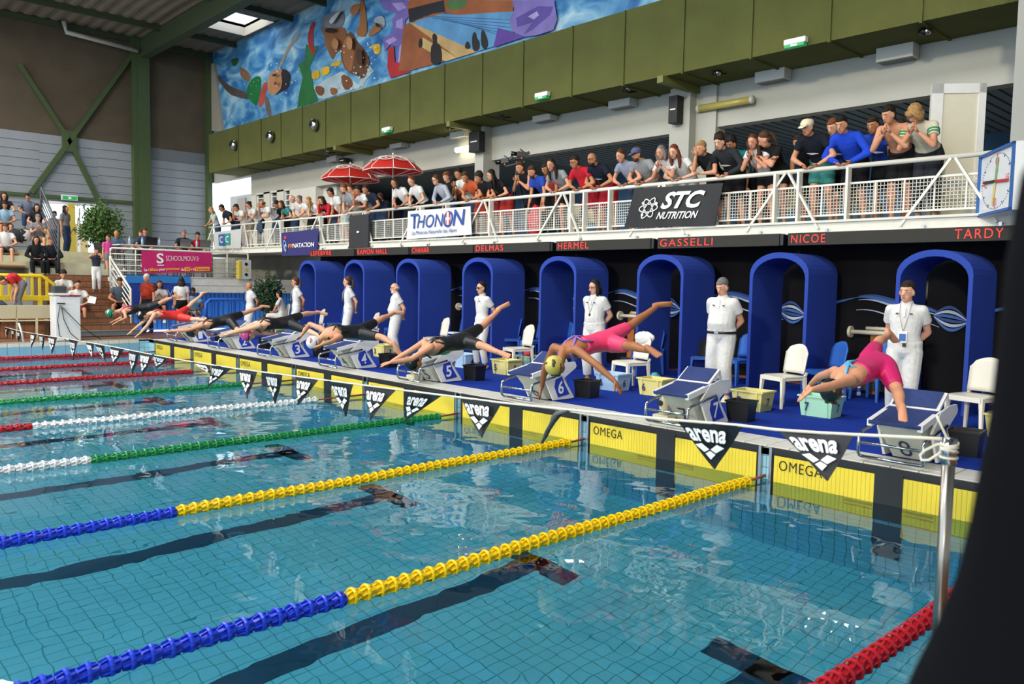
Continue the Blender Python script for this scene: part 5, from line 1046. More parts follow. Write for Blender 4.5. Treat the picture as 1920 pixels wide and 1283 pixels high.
# yellow barrier
ybm = mat('barrier_yellow', '#dcc01f', .45, noise=.04)
BX = -2.95
def barrier(x, pa, pb, m, lab, h_px, axis='x'):
    (u0, v0), (u1, v1) = pa, pb; A, C_ = at(u0, v0, 'x', x), at(u1, v1, 'x', x); zb = at((u0 + u1) / 2, h_px, 'x', x)[2]; zt = A[2]
    t = thing('barrier', (x, (A[1] + C_[1]) / 2, zb), lab, 'barrier')
    y0, y1 = A[1], C_[1]
    B().tube([(x, y0, zb + .25), (x, y0, zt - .12), (x, y0 + .12, zt), (x, y1 - .3, zt), (x, y1, zt - .22), (x, y1, zb + .2)], .05, 8).build('frame', m, t, smooth=True)
    B().bx(x - .03, x + .03, y0, y1, zb + .18, zb + .32).build('lower_bar', m, t, bevel=.01)
    n = int((y1 - y0) / .17)
    for k in range(1, n): y = y0 + (y1 - y0) * k / n; B().bx(x - .025, x + .025, y - .035, y + .035, zb + .3, zt - .02).build('slat', m, t, bevel=.008)
    for y in (y0 + .35, y1 - .35): B().bx(x - .3, x + .3, y - .04, y + .04, zb, zb + .05).build('foot', m, t, bevel=.01); B().bx(x - .04, x + .04, y - .05, y + .05, zb + .03, zb + .3).build('stand', m, t)
    return t
barrier(BX, (-120, 514), (101, 515), ybm, 'bright yellow plastic crowd barrier in front of the bleachers', 577)
barrier(-2.6, (386, 562), (468, 562), mat('barrier_blue', '#2060c8', .45), 'bright blue plastic crowd barrier below the terrace behind the diver', 612)
# dark stair railing beside the bleachers
dr_ = thing('bleacher_railing', at(110, 500, 'y', -1.9), 'dark grey steel railing sloping down beside the bleachers', 'railing'); dst = mat('dark_steel', '')
def yz(u, v): return at(u, v, 'y', -1.95)
B().tube([yz(77, 352), yz(110, 428), yz(110, 500)], .03, 8).build('handrail', dst, dr_, smooth=True)
for k in range(1, 6): B().tube([yz(77, 352 + 9 * k), yz(110, 428 + 10 * k)], .016, 6).build('bar', dst, dr_, smooth=True)
B().tube([yz(77, 350), yz(77, 400)], .03, 8).build('post', dst, dr_, smooth=True); B().tube([yz(110, 420), yz(110, 505)], .035, 8).build('post', dst, dr_, smooth=True)
bg_ = at(10, 575, 'x', -2.75); lump('sports_bag', (-2.5, bg_[1] - .3, DK + .62), (.3, .45, .33), mat('bag_navy', '#1c2940', .8), 'navy sports bag heaped left of the bending man', 'bag', 11)
for k, (u, v, r, c, lab) in enumerate(((47, 463, BR[2], '#b9b4b4', 'white and black backpack on the bench beside the legs'), (42, 441, BR[2], '#23262b', 'dark backpack sitting on the wooden bench'), (28, 452, BR[2], '#30343a', 'small dark bag on the bench left of the backpack'))):
    p = at(u, v, 'x', r[0] - .1); lump('backpack', (p[0], p[1], r[1] + .16), (.13, .18, .2), cloth(c), lab, 'bag', 20 + k)
# ---- plants
leaf_m = mat('leaf_green', '#4d6f33', .55, noise=.3, nscale=9); leaf_d = mat('leaf_dark', '#25432a', .55, noise=.3, nscale=9)
def plant(base, c, r, nl, m, lab, name='potted_ficus', ls=.09, seed=3):
    t = thing(name, base, lab, 'plant'); rs = np.random.RandomState(seed); base = np.asarray(base, float)
    B().lathe(base, [(.2, 0), (.26, .38), (.28, .4), (.24, .41), (.22, .36)], 16).build('pot', mat('pot_grey', '#55524d', .6), t, smooth=True)
    b = B(); b.tube([base + [0, 0, .3], base + (c - base) * .6 + [.03, .02, 0], c], [.035, .028, .012], 7)
    for k in range(9): d = unit(rs.randn(3) + [0, 0, .5]); b.tube([base + (c - base) * (.5 + .04 * k), c + d * r * .7], [.014, .005], 5)
    b.build('trunk', mat('bark', '#5a4634', .8), t, smooth=True)
    b = B(); 
    cl_ = [c + unit(rs.randn(3)) * r * rs.rand() ** .5 * .8 for _ in range(26)]
    for k in range(nl):
        q = cl_[k % 26] + rs.randn(3) * r * .2; d = unit(rs.randn(3) + [0, 0, -.3]); s = unit(np.cross(d, rs.randn(3))); L = ls * (.7 + .6 * rs.rand())
        b.add([q, q + d * L * .5 + s * L * .22, q + d * L, q + d * L * .5 - s * L * .22], [(0, 1, 2, 3)])
    b.build('foliage', m, t, fix=False, kind='stuff'); return t
tc_ = at(190, 430, 'x', -8.2); plant(V3(-8.2, tc_[1] + .0, LZ), V3(-8.2, tc_[1], at(190, 427, 'x', -8.2)[2]), V3(.75, .78, .78), 5200, leaf_m, 'large bushy green ficus in a pot beside the open door', ls=.13)
pc = at(500, 552, 'y', 4.35); plant(V3(pc[0], 4.35, DK), V3(pc[0], 4.35, pc[2]), V3(.62, .5, .66), 4200, leaf_d, 'dark green bushy ficus standing before the first blue arch', ls=.1, seed=8)
# white post beside the blue barrier
# ---- draped form standing in for an unidentified dark blur close to the lens
dk = mat('dark_cover', '#0d0e12', .95, spec=.05)
cv = CAM + ray(2165, 900) * .62; bz = DK
t = thing('blur_stand_in', (cv[0], cv[1], bz), 'black draped form standing in for the dark blur at the right edge', 'cover')
zof = lambda v, d=.62: (CAM + ray(2165, v) * d)[2]
prof = [(.24, bz), (.22, bz + .5), (.19, zof(1500, .7)), (.160, zof(1283, .7)), (.145, zof(1200, .69)), (.131, zof(1100, .68)), (.124, zof(1000, .67)), (.119, zof(900, .66)), (.114, zof(800, .65)), (.111, zof(650, .65)), (.109, zof(500, .65)), (.102, zof(330, .64)), (.09, zof(260, .64)), (.05, zof(220, .64))]
b = B(); rs = []
for r, z in prof: rs.append([V3(cv[0] + r * (1 + .02 * math.sin(5 * a)) * math.cos(a), cv[1] + r * (1 + .02 * math.sin(5 * a)) * math.sin(a), z) for a in np.arange(36) * math.pi / 18])
b.rings(rs); b.build('cloth', dk, t, smooth=True)
# ================================================================== PEOPLE
SK = {'fair': '#d9a387', 'light': '#c98f70', 'mid': '#b37a57', 'tan': '#9a6240', 'dark': '#6b4430'}
def skin(k): return mat('skin_' + k, SK[k], .5, noise=.05, nscale=10, spec=.35)
HAIR = {'black': '#15120f', 'dark': '#2a1c14', 'brown': '#4a301f', 'auburn': '#6a3420', 'red': '#7a4326', 'blond': '#a98352', 'grey': '#8f8d8a', 'white': '#d2d0cc', 'silver': '#6f6f70'}
def hairm(k): return mat('hair_' + k, HAIR[k], .6, noise=.45, nscale=45, bump=.5, bscale=90, spec=.3)
REM = []
_tmpn = [0]
def remesh_obj(b, name, m, parent, org, vox, extra=None, smooth_it=3, **props):
    me = b.mesh(name + '_raw', org); o = bpy.data.objects.new(name, me); COL.objects.link(o)
    if parent: o.parent = parent; ORG[o.name] = np.asarray(org)
    else: o.location = org; ORG[o.name] = np.asarray(org)
    r = o.modifiers.new('r', 'REMESH'); r.mode = 'VOXEL'; r.voxel_size = vox; r.adaptivity = 0
    s = o.modifiers.new('s', 'SMOOTH'); s.factor = .5; s.iterations = smooth_it
    for k, v in props.items(): o[k] = v
    REM.append((o, m, extra, org)); return o
def finish_people():
    import bmesh
    bpy.context.view_layer.update(); dg = bpy.context.evaluated_depsgraph_get()
    for o, m, extra, org in REM:
        me = bpy.data.meshes.new_from_object(o.evaluated_get(dg)); me.name = o.name
        if extra is not None:
            em = extra.mesh('x', org); bm = bmesh.new(); bm.from_mesh(me); bm.from_mesh(em); bmesh.ops.recalc_face_normals(bm, faces=bm.faces); bm.to_mesh(me); bm.free(); bpy.data.meshes.remove(em)
        me.polygons.foreach_set('use_smooth', [True] * len(me.polygons)); me.materials.clear(); me.materials.append(m)
        raw = o.data; o.modifiers.clear(); o.data = me; bpy.data.meshes.remove(raw)
def ik(a, c, l1, l2, pole):
    a, c = np.asarray(a, float), np.asarray(c, float); d = c - a; L = np.linalg.norm(d)
    if L > (l1 + l2) * .995: c = a + d / L * (l1 + l2) * .995; d = c - a; L = np.linalg.norm(d)
    x = (l1 * l1 - l2 * l2 + L * L) / (2 * L); h = math.sqrt(max(l1 * l1 - x * x, 0)); u = d / L; p = np.asarray(pole, float); p = unit(p - u * (p @ u)); return a + u * x + p * h, c
def hand(b, wr, d, n, S, curl=.4, side=1, n_seg=6):
    """palm and five fingers; d points along the hand, n is the back of the hand"""
    d = unit(d); n = unit(n - d * (n @ d)); w = np.cross(d, n) * side; pl = .085 * S
    b.loft([(wr - d * .01, .022 * S, .018 * S), (wr + d * pl * .3, .034 * S, .016 * S), (wr + d * pl * .8, .040 * S, .014 * S), (wr + d * pl, .036 * S, .011 * S)], w, n=8)
    for k, (o, L) in enumerate(((-.029, .065), (-.0100, .078), (.0095, .073), (.028, .058))):
        p = wr + d * pl * .88 + w * o * S; a = 0; pts = [p]; dd = d
        for seg in range(3): a += curl * (.5 + .3 * seg); dd = unit(d * math.cos(a) - n * math.sin(a) + w * o * 1.5); p = p + dd * L * S * (.44, .32, .26)[seg]; pts.append(p)
        b.tube(pts, [.0095 * S, .009 * S, .008 * S, .006 * S], n_seg)
    p = wr + d * pl * .22 - w * .026 * S; t1 = unit(d * .75 - w * .75 - n * .2); p2 = p + t1 * .042 * S; p3 = p2 + unit(d - w * .25 - n * .35) * .030 * S
    b.tube([p, p2, p3, p3 + unit(d - n * .3) * .02 * S], [.014 * S, .011 * S, .009 * S, .006 * S], n_seg)
class J: pass
def torso_sections(j, S, k=1.0, infl=0., w0=1., belly=0.):
    """pelvis to neck"""
    p, c, nk = j.pelvis, j.chest, j.neck; hl = unit(j.hipR - j.hipL); sl = unit(j.shR - j.shL); up = unit(c - p); fw = unit(np.cross(EZ, sl)) if 0 else unit(np.cross(up, sl))
    f = lambda a, bb, t: a * (1 - t) + bb * t
    w = 1.0 * S * k
    return [(p - up * .10 * S, .100 * w + infl, .075 * w + infl, hl), (p - up * .03 * S, .155 * w * w0 + infl, .105 * w + infl, hl), (p + up * .06 * S, .155 * w * w0 + infl, .105 * w + infl + belly * .4, hl), (f(p, c, .5) - fw * belly * -.5, .132 * w + infl + belly * .5, .092 * w + infl + belly, f(hl, sl, .4)),
            (f(p, c, .75), .145 * w + infl + belly * .3, .102 * w + infl + belly * .6, f(hl, sl, .7)), (c, .160 * w + infl, .108 * w + infl, sl), (f(c, nk, .40), .160 * w + infl, .095 * w + infl, sl), (f(c, nk, .68), .122 * w + infl, .075 * w + infl, sl), (f(c, nk, .88), .074 * w + infl, .058 * w + infl, sl), (nk + unit(j.head - nk) * .015, .050 * w + infl * .6, .050 * w + infl * .6, sl)]
def person(j, S, name='person', label='', group=None, skin_k='light', hair=('short', 'brown'), top=None, bottom=None, shoes='#e4e1da', lod=1, belly=0., sex='m', glasses=None, beard=None, cap=None, suit=None, extra=None, face=True, collar=None, curl=.4, hand_n=None, wide=1., back_open=False):
    """j holds the joints. lod 2 = close up, 1 = mid, 0 = far"""
    vox = {2: .0125, 1: .018, 0: .024}[lod]; org = np.array([j.pelvis[0], j.pelvis[1], min(j.anL[2], j.anR[2]) - .07 * S]); kw = (.92 if sex == 'f' else 1.0) * wide
    b = B(); b.loft(torso_sections(j, S, kw, 0, 1.05 if sex == 'f' else 1.0, belly), EX, n=16)
    hf, hu = unit(j.hf), unit(j.hu - unit(j.hf) * (j.hu @ unit(j.hf))); hr = np.cross(hf, hu)      # head forward, up, right
    h = j.head
    b.tube([j.neck - unit(j.head - j.neck) * .05 * S, j.neck, h - hu * .05 * S - hf * .01 * S], [.06 * S * kw, .052 * S * kw, .050 * S * kw], 12)
    b.ell(h + hu * .025 * S, (.074 * S, .094 * S, .098 * S), (hr, hf, hu), 16, 11)
    b.ell(h - hu * .045 * S + hf * .028 * S, (.056 * S, .062 * S, .066 * S), (hr, hf, hu), 14, 9)
    if lod: 
        b.tube([h + hu * .022 * S + hf * .088 * S, h - hu * .018 * S + hf * .112 * S, h - hu * .024 * S + hf * .090 * S], [.011 * S, .017 * S, .014 * S], 7)
        for s in (-1, 1): b.ell(h + hr * s * .078 * S - hu * .005 * S, (.016 * S, .022 * S, .034 * S), (hr, hf, hu), 8, 6)
        b.ell(h - hu * .052 * S + hf * .08 * S, (.024 * S, .014 * S, .012 * S), (hr, hf, hu), 8, 5); b.ell(h - hu * .088 * S + hf * .062 * S, (.025 * S, .022 * S, .018 * S), (hr, hf, hu), 8, 5)
    hb = B()
    for s, sh, el, wr, tip in ((-1, j.shL, j.elL, j.wrL, j.tipL), (1, j.shR, j.elR, j.wrR, j.tipR)):
        cin = j.chest * .35 + j.neck * .65; b.tube([cin * .6 + sh * .4, sh], [.048 * S * kw, .052 * S * kw], 10, dome=True)
        b.tube([sh, sh * .65 + el * .35, el], [.056 * S * kw, .047 * S * kw, .040 * S * kw], 10, dome=True); b.tube([el, el * .7 + wr * .3, wr], [.041 * S * kw, .041 * S * kw, .026 * S * kw], 10, dome=True)
        d = unit(tip - wr); n = hand_n if hand_n is not None else np.cross(d, unit(np.cross(wr - el, EZ) + 1e-4)); 
        hand(hb, wr, d, n if abs(unit(n) @ d) < .95 else EZ, S * (1. if sex == 'm' else .92), curl, s, 6 if lod else 4)
    for s, hp, kn, an, toe in ((-1, j.hipL, j.knL, j.anL, j.toL), (1, j.hipR, j.knR, j.anR, j.toR)):
        b.tube([hp, hp * .6 + kn * .4, kn], [.092 * S * kw, .078 * S * kw, .054 * S * kw], 12, dome=True)
        d = unit(an - kn); cf = unit(np.cross(d, np.cross(d, toe - an))) if np.linalg.norm(np.cross(d, toe - an)) > 1e-3 else EY
        b.tube([kn, kn * .68 + an * .32 + cf * .012 * S, kn * .4 + an * .6, an], [.053 * S * kw, .055 * S * kw, .042 * S * kw, .034 * S * kw], 12, dome=True)
        fd = unit(toe - an); sd = unit(np.cross(fd, d)); dn = np.cross(sd, fd) ; dn = dn if dn @ d > 0 else -dn
        heel = an - fd * .035 * S + dn * .035 * S; b.loft([(heel - fd * .01 * S, .022 * S, .026 * S), (heel + fd * .03 * S, .032 * S, .036 * S), (an * .5 + toe * .5 + dn * .030 * S, .038 * S, .026 * S), (toe + dn * .022 * S - fd * .02 * S, .042 * S, .015 * S), (toe + dn * .022 * S, .032 * S, .010 * S)], sd, n=10)
        if lod == 2:
            for q in range(5): o_ = (q - 2) * .016 * S * s * -1; b.tube([toe + dn * .022 * S + sd * o_ - fd * .03 * S, toe + dn * .024 * S + sd * o_ + fd * (.012 - .004 * abs(q - 1)) * S], [.010 * S, .009 * S], 6, dome=True)
    body = remesh_obj(b, name, skin(skin_k), None, org, vox, hb, 3 if lod < 2 else 2, label=label, category='person')
    if group: body['group'] = group
    def part(bb, nm, m, **k): return bb.build(nm, m, body, smooth=True, **k)
    # face
    if face:
        for s in (-1, 1):
            c = h + hr * s * .030 * S + hu * .022 * S + hf * .083 * S
            B().ell(c, (.013 * S, .008 * S, .0075 * S), (hr, hf, hu), 8, 5).build('eye', mat('eye_white', '#cfc6bd', .3), body, smooth=True)
            if lod: B().ell(c + hf * .005 * S, (.0065 * S, .005 * S, .0068 * S), (hr, hf, hu), 8, 5).build('iris', mat('iris', '#1c1511', .2), body, smooth=True)
            B().bar(h + hr * s * .014 * S + hu * .042 * S + hf * .092 * S, h + hr * s * .046 * S + hu * .041 * S + hf * .080 * S, .006 * S, .007 * S).build('eyebrow', hairm(hair[1] if hair else 'dark'), body)
        B().ell(h - hu * .050 * S + hf * .0915 * S, (.022 * S, .006 * S, .007 * S), (hr, hf, hu), 10, 5).build('mouth', mat('lips', '#9a5348', .5), body, smooth=True)
    # hair
    if hair and not (cap and cap[0] == 'swim'):
        k, c = hair; m = hairm(c); bb = B(); hz = h + hu * .047 * S - hf * .026 * S
        if k == 'fringe': 
            bb.loft([(h + hr * s_ * .0 + hu * z, .080 * S, .090 * S, hr) for s_, z in ((0, -.02 * S), (0, .012 * S), (0, .035 * S))], hr, n=14); bb.v = [tuple(np.asarray(p) - hf * .02 * S) for p in bb.v]; part(bb, 'hair', m)
        elif k != 'bald':
            r = 1.12 if k == 'curly' else 1.0; tone = (.078 * S * r, .091 * S * r, .090 * S * r)
            bb.ell(hz + hu * .012 * S * (2 if k == 'curly' else 1), tone, (hr, hf, hu), 16, 11)
            if k in ('curly',): bb.v = [tuple(np.asarray(p) + RG.randn(3) * .006 * S) for p in bb.v]
            bb.ell(h - hf * .046 * S - hu * .02 * S, (.070 * S, .052 * S, .062 * S), (hr, hf, hu), 12, 8)
            if k == 'long':
                for s in (-1, 1): bb.tube([h + hr * s * .062 * S + hu * .05 * S - hf * .01 * S, h + hr * s * .082 * S - hu * .04 * S - hf * .01 * S, h + hr * s * .085 * S - hu * .16 * S + hf * .01 * S, h + hr * s * .07 * S - hu * .27 * S + hf * .03 * S], [.03 * S, .034 * S, .034 * S, .018 * S], 8, dome=True)
                bb.loft([(h - hf * .06 * S + hu * .03 * S, .08 * S, .04 * S, hr), (h - hf * .075 * S - hu * .10 * S, .09 * S, .04 * S, hr), (h - hf * .08 * S - hu * .25 * S, .07 * S, .025 * S, hr)], hr, n=12)
            if k == 'bob':
                for s in (-1, 1): bb.tube([h + hr * s * .062 * S + hu * .05 * S, h + hr * s * .090 * S - hu * .02 * S, h + hr * s * .080 * S - hu * .105 * S + hf * .02 * S], [.034 * S, .038 * S, .030 * S], 8, dome=True)
                bb.loft([(h - hf * .055 * S + hu * .05 * S, .088 * S, .05 * S, hr), (h - hf * .065 * S - hu * .05 * S, .105 * S, .05 * S, hr), (h - hf * .06 * S - hu * .13 * S, .08 * S, .035 * S, hr)], hr, n=12)
            if k == 'bun': bb.ell(h - hf * .10 * S + hu * .08 * S, (.036 * S, .036 * S, .034 * S), (hr, hf, hu), 10, 7)
            if k == 'pony': bb.tube([h - hf * .09 * S + hu * .06 * S, h - hf * .14 * S + hu * .02 * S, h - hf * .14 * S - hu * .08 * S, h - hf * .11 * S - hu * .18 * S], [.022 * S, .03 * S, .028 * S, .008 * S], 8, dome=True)
            if k == 'short' or k == 'top': bb.ell(h + hu * .085 * S + hf * .02 * S, (.062 * S, .066 * S, .034 * S), (hr, hf, hu), 12, 7)
            if k == 'wavy':
                for s in (-1, 1): bb.ell(h + hr * s * .07 * S + hf * .02 * S, (.035 * S, .06 * S, .09 * S), (hr, hf, hu), 10, 8)
                bb.ell(h + hf * .04 * S + hu * .07 * S, (.08 * S, .07 * S, .05 * S), (hr, hf, hu), 12, 8); bb.v = [tuple(np.asarray(p) + RG.randn(3) * .006 * S) for p in bb.v]
            part(bb, 'hair', m)
    if beard:
        bb = B(); bb.ell(h - hu * .078 * S + hf * .045 * S, (.056 * S, .052 * S, .046 * S), (hr, hf, hu), 12, 8); bb.ell(h - hu * .034 * S + hf * .092 * S, (.028 * S, .012 * S, .008 * S), (hr, hf, hu), 8, 5); part(bb, 'beard', hairm(beard))
    if glasses:
        m = mat('glasses_' + glasses, {'sun': '#0b0b0d', 'dark': '#1a1a1c', 'red': '#6b2a26'}[glasses], .2); bb = B()
        for s in (-1, 1):
            c = h + hr * s * .032 * S + hu * .022 * S + hf * .098 * S
            if glasses == 'sun': bb.ell(c, (.030 * S, .006 * S, .022 * S), (hr, hf, hu), 12, 7)
            else: bb.rings([[c + hr * math.cos(t) * .026 * S * q + hu * math.sin(t) * .019 * S * q + hf * z for t in np.arange(12) * math.pi / 6] for q, z in ((1, 0), (.86, 0), (.86, .003), (1, .003))], cap=False, loop=True)
            bb.bar(h + hr * s * .058 * S + hu * .026 * S + hf * .092 * S, h + hr * s * .080 * S + hu * .022 * S - hf * .0, .005 * S)
        bb.bar(h - hr * .008 * S + hu * .025 * S + hf * .102 * S, h + hr * .008 * S + hu * .025 * S + hf * .102 * S, .005 * S); bb.build('glasses', m, body)
    if cap:
        kind, col = cap; bb = B()
        if kind == 'swim':
            bb.ell(h + hu * .034 * S - hf * .010 * S, (.086 * S, .102 * S, .100 * S), (hr, hf, hu), 18, 12); bb.ell(h - hf * .05 * S - hu * .01 * S, (.070 * S, .05 * S, .055 * S), (hr, hf, hu), 14, 9)
            cm_ = mat('cap_' + col[0].lstrip('#'), col[0], .3, noise=.03, spec=.5); o = part(bb, 'swim_cap', cm_)
            if len(col) > 1:
                for i, (a, e, rr) in enumerate(((.5, .4, .03), (1.0, .7, .025), (.2, .9, .02), (-.5, .4, .03), (-1., .7, .025), (.8, .1, .02))):
                    n_ = unit(hr * math.sin(a) * math.cos(e) - hf * math.cos(a) * math.cos(e) * .4 + hu * math.sin(e)); c = h + hu * .034 * S - hf * .01 * S + hr * (n_ @ hr) * .088 * S + hf * (n_ @ hf) * .104 * S + hu * (n_ @ hu) * .102 * S
                    B().ell(c, (rr * S, .004 * S, rr * .55 * S), (unit(np.cross(n_, hu) + 1e-5), n_, unit(np.cross(np.cross(n_, hu), n_))), 10, 6).build('cap_print', mat('capprint_' + col[1].lstrip('#'), col[1], .4), o, smooth=True)
            g = B(); 
            for s in (-1, 1): g.ell(h + hr * s * .033 * S + hu * .02 * S + hf * .095 * S, (.024 * S, .012 * S, .015 * S), (hr, hf, hu), 10, 6)
            g.rings([[h + hu * .02 * S + hr * math.sin(t) * .088 * S + hf * math.cos(t) * .10 * S + hu * q for t in np.arange(20) * math.pi / 10] for q in (-.006 * S, .006 * S)], cap=False); g.build('goggles', mat('goggle_dark', '#1b1d24', .2), body, smooth=True)
        else:
            bb.ell(h + hu * .06 * S - hf * .008 * S, (.092 * S, .106 * S, .078 * S), (hr, hf, hu), 16, 10)
            sgn = -1 if kind == 'back' else 1
            bb.loft([(h + hu * .052 * S + hf * sgn * .07 * S, .07 * S, .012 * S, hr), (h + hu * .045 * S + hf * sgn * .13 * S, .062 * S, .008 * S, hr), (h + hu * .036 * S + hf * sgn * .175 * S, .035 * S, .006 * S, hr)], hr, n=12); part(bb, 'cap', mat('cap_' + col.lstrip('#'), col, .8))
    # clothes
    if top:
        col, sl = top[0], top[1]; inf = .016 if lod else .020
        b = B(); secs = torso_sections(j, S, kw, inf, 1.05, belly); b.loft(secs[1:-1] + [(secs[-1][0], secs[-1][1] * .98, secs[-1][2] * .98, secs[-1][3])] if 1 else secs, EX, n=16)
        for s, sh, el, wr in ((-1, j.shL, j.elL, j.wrL), (1, j.shR, j.elR, j.wrR)):
            cin = j.chest * .35 + j.neck * .65; b.tube([cin * .6 + sh * .4, sh], [.054 * S * kw + inf * .7, (.058 if sl else .04) * S * kw + inf * .5], 10, dome=True)
            if sl == 'long': b.tube([sh, el], [.066 * S * kw, .058 * S * kw], 10, dome=True); b.tube([el, el * .08 + wr * .92], [.058 * S * kw, .042 * S * kw], 10, dome=True)
            elif sl: e = sh * (1 - sl) + el * sl; b.tube([sh, sh * .5 + e * .5, e], [.067 * S * kw, .070 * S * kw, .072 * S * kw], 10, dome=False); b.ell(sh, [.066 * S * kw] * 3, nu=10, nv=8)
        m_ = top[2] if len(top) > 2 else cloth(col)
        o = remesh_obj(b, 'shirt', m_, body, org, vox * 1.05, None, 2)
        if collar:
            bb = B(); u = unit(j.head - j.neck); sl_ = unit(j.shR - j.shL); bb.loft([(j.neck - u * .012 * S, .080 * S, .072 * S, sl_), (j.neck + u * .012 * S, .070 * S, .066 * S, sl_), (j.neck + u * .026 * S, .062 * S, .060 * S, sl_)], sl_, n=14); part(bb, 'collar', m_)
    if bottom:
        col, ln = bottom[0], bottom[1]; inf = .022; b = B(); secs = torso_sections(j, S, kw, inf, 1.05, belly); b.loft([secs[0], secs[1], secs[2], (secs[2][0] * .6 + secs[3][0] * .4, secs[2][1], secs[2][2], secs[2][3])], EX, n=14)
        for hp, kn, an in ((j.hipL, j.knL, j.anL), (j.hipR, j.knR, j.anR)):
            if ln > .5: b.tube([hp, hp * .5 + kn * .5, kn], [.108 * S * kw, .096 * S * kw, .080 * S * kw], 12, dome=True); e = kn * (1 - (ln - .5) * 2) + an * ((ln - .5) * 2); b.tube([kn, kn * .5 + e * .5, e], [.080 * S * kw, .076 * S * kw, .068 * S * kw], 12, dome=ln < .9)
            else: e = hp * (1 - ln * 2) + kn * ln * 2; b.tube([hp, hp * .5 + e * .5, e], [.108 * S * kw, .100 * S * kw, .094 * S * kw], 12)
        remesh_obj(b, 'trousers' if ln > .6 else 'shorts', cloth(col), body, org, vox * 1.05, None, 2)
    if shoes:
        for s, kn, an, toe in ((-1, j.knL, j.anL, j.toL), (1, j.knR, j.anR, j.toR)):
            d = unit(an - kn); fd = unit(toe - an); sd = unit(np.cross(fd, d)); dn = np.cross(sd, fd); dn = dn if dn @ d > 0 else -dn
            bb = B(); heel = an - fd * .04 * S + dn * .035 * S
            bb.loft([(heel - fd * .02 * S, .030 * S, .032 * S, sd), (heel + fd * .03 * S - dn * .01 * S, .045 * S, .052 * S, sd), (an * .5 + toe * .5 + dn * .024 * S, .050 * S, .040 * S, sd), (toe + dn * .03 * S, .048 * S, .026 * S, sd), (toe + dn * .034 * S + fd * .03 * S, .030 * S, .016 * S, sd)], sd, n=12); part(bb, 'shoe', mat('shoe_' + shoes.lstrip('#'), shoes, .6))
    if suit:
        col, strap = suit[0], suit[1]; m_ = mat('suit_' + col.lstrip('#'), col, .45, noise=.04, spec=.4); b = B(); inf = .013
        secs = torso_sections(j, S, kw, inf, 1.05, belly); b.loft(secs[:5] + [(secs[4][0] * .45 + secs[5][0] * .55, secs[5][1] * .97, secs[5][2] * .97, secs[5][3])], EX, n=18)
        fw = unit(np.cross(unit(j.chest - j.pelvis), unit(j.shR - j.shL))); fw = fw if fw @ j.front > 0 else -fw
        b.loft([(secs[4][0] + fw * .02 * S, secs[4][1], .085 * S, secs[4][3]), (secs[5][0] + fw * .028 * S, secs[5][1] * .96, .085 * S, secs[5][3]), (secs[6][0] + fw * .035 * S, .11 * S, .06 * S, secs[6][3])], EX, n=16)
        for hp, kn in ((j.hipL, j.knL), (j.hipR, j.knR)): e = hp * .18 + kn * .82; b.tube([hp, hp * .6 + kn * .4, e], [.094 * S * kw + inf, .080 * S * kw + inf, .060 * S * kw + inf], 14); b.ell(hp, [.094 * S * kw + inf] * 3, nu=14, nv=9)
        remesh_obj(b, 'swimsuit', m_, body, org, vox, None, 2)
        bb = B(); sl_ = unit(j.shR - j.shL)
        for s in (-1, 1):
            a = secs[4][0] - fw * (secs[4][2] - .004); mid_ = secs[5][0] - fw * (secs[5][2] + .004) + sl_ * s * .02 * S; up_ = secs[6][0] - fw * (.088 * S * kw) + sl_ * s * .07 * S; ov = j.neck * .72 + j.chest * .28 + sl_ * s * .095 * S + fw * .0 + unit(j.neck - j.chest) * .035 * S
            bb.tube([a, mid_, up_, ov, secs[6][0] + fw * .095 * S + sl_ * s * .075 * S], [.013 * S] * 5, 7)
            bb.tube([secs[4][0] - fw * .05 * S + sl_ * s * (secs[4][1] + .003), secs[5][0] - fw * (secs[5][2] * .75) + sl_ * s * secs[5][1] * .62, mid_], [.011 * S] * 3, 7)
        part(bb, 'strap', mat('strap_' + strap.lstrip('#'), strap, .5))
    if extra: extra(body, j, S, (hr, hf, hu), part)
    return body
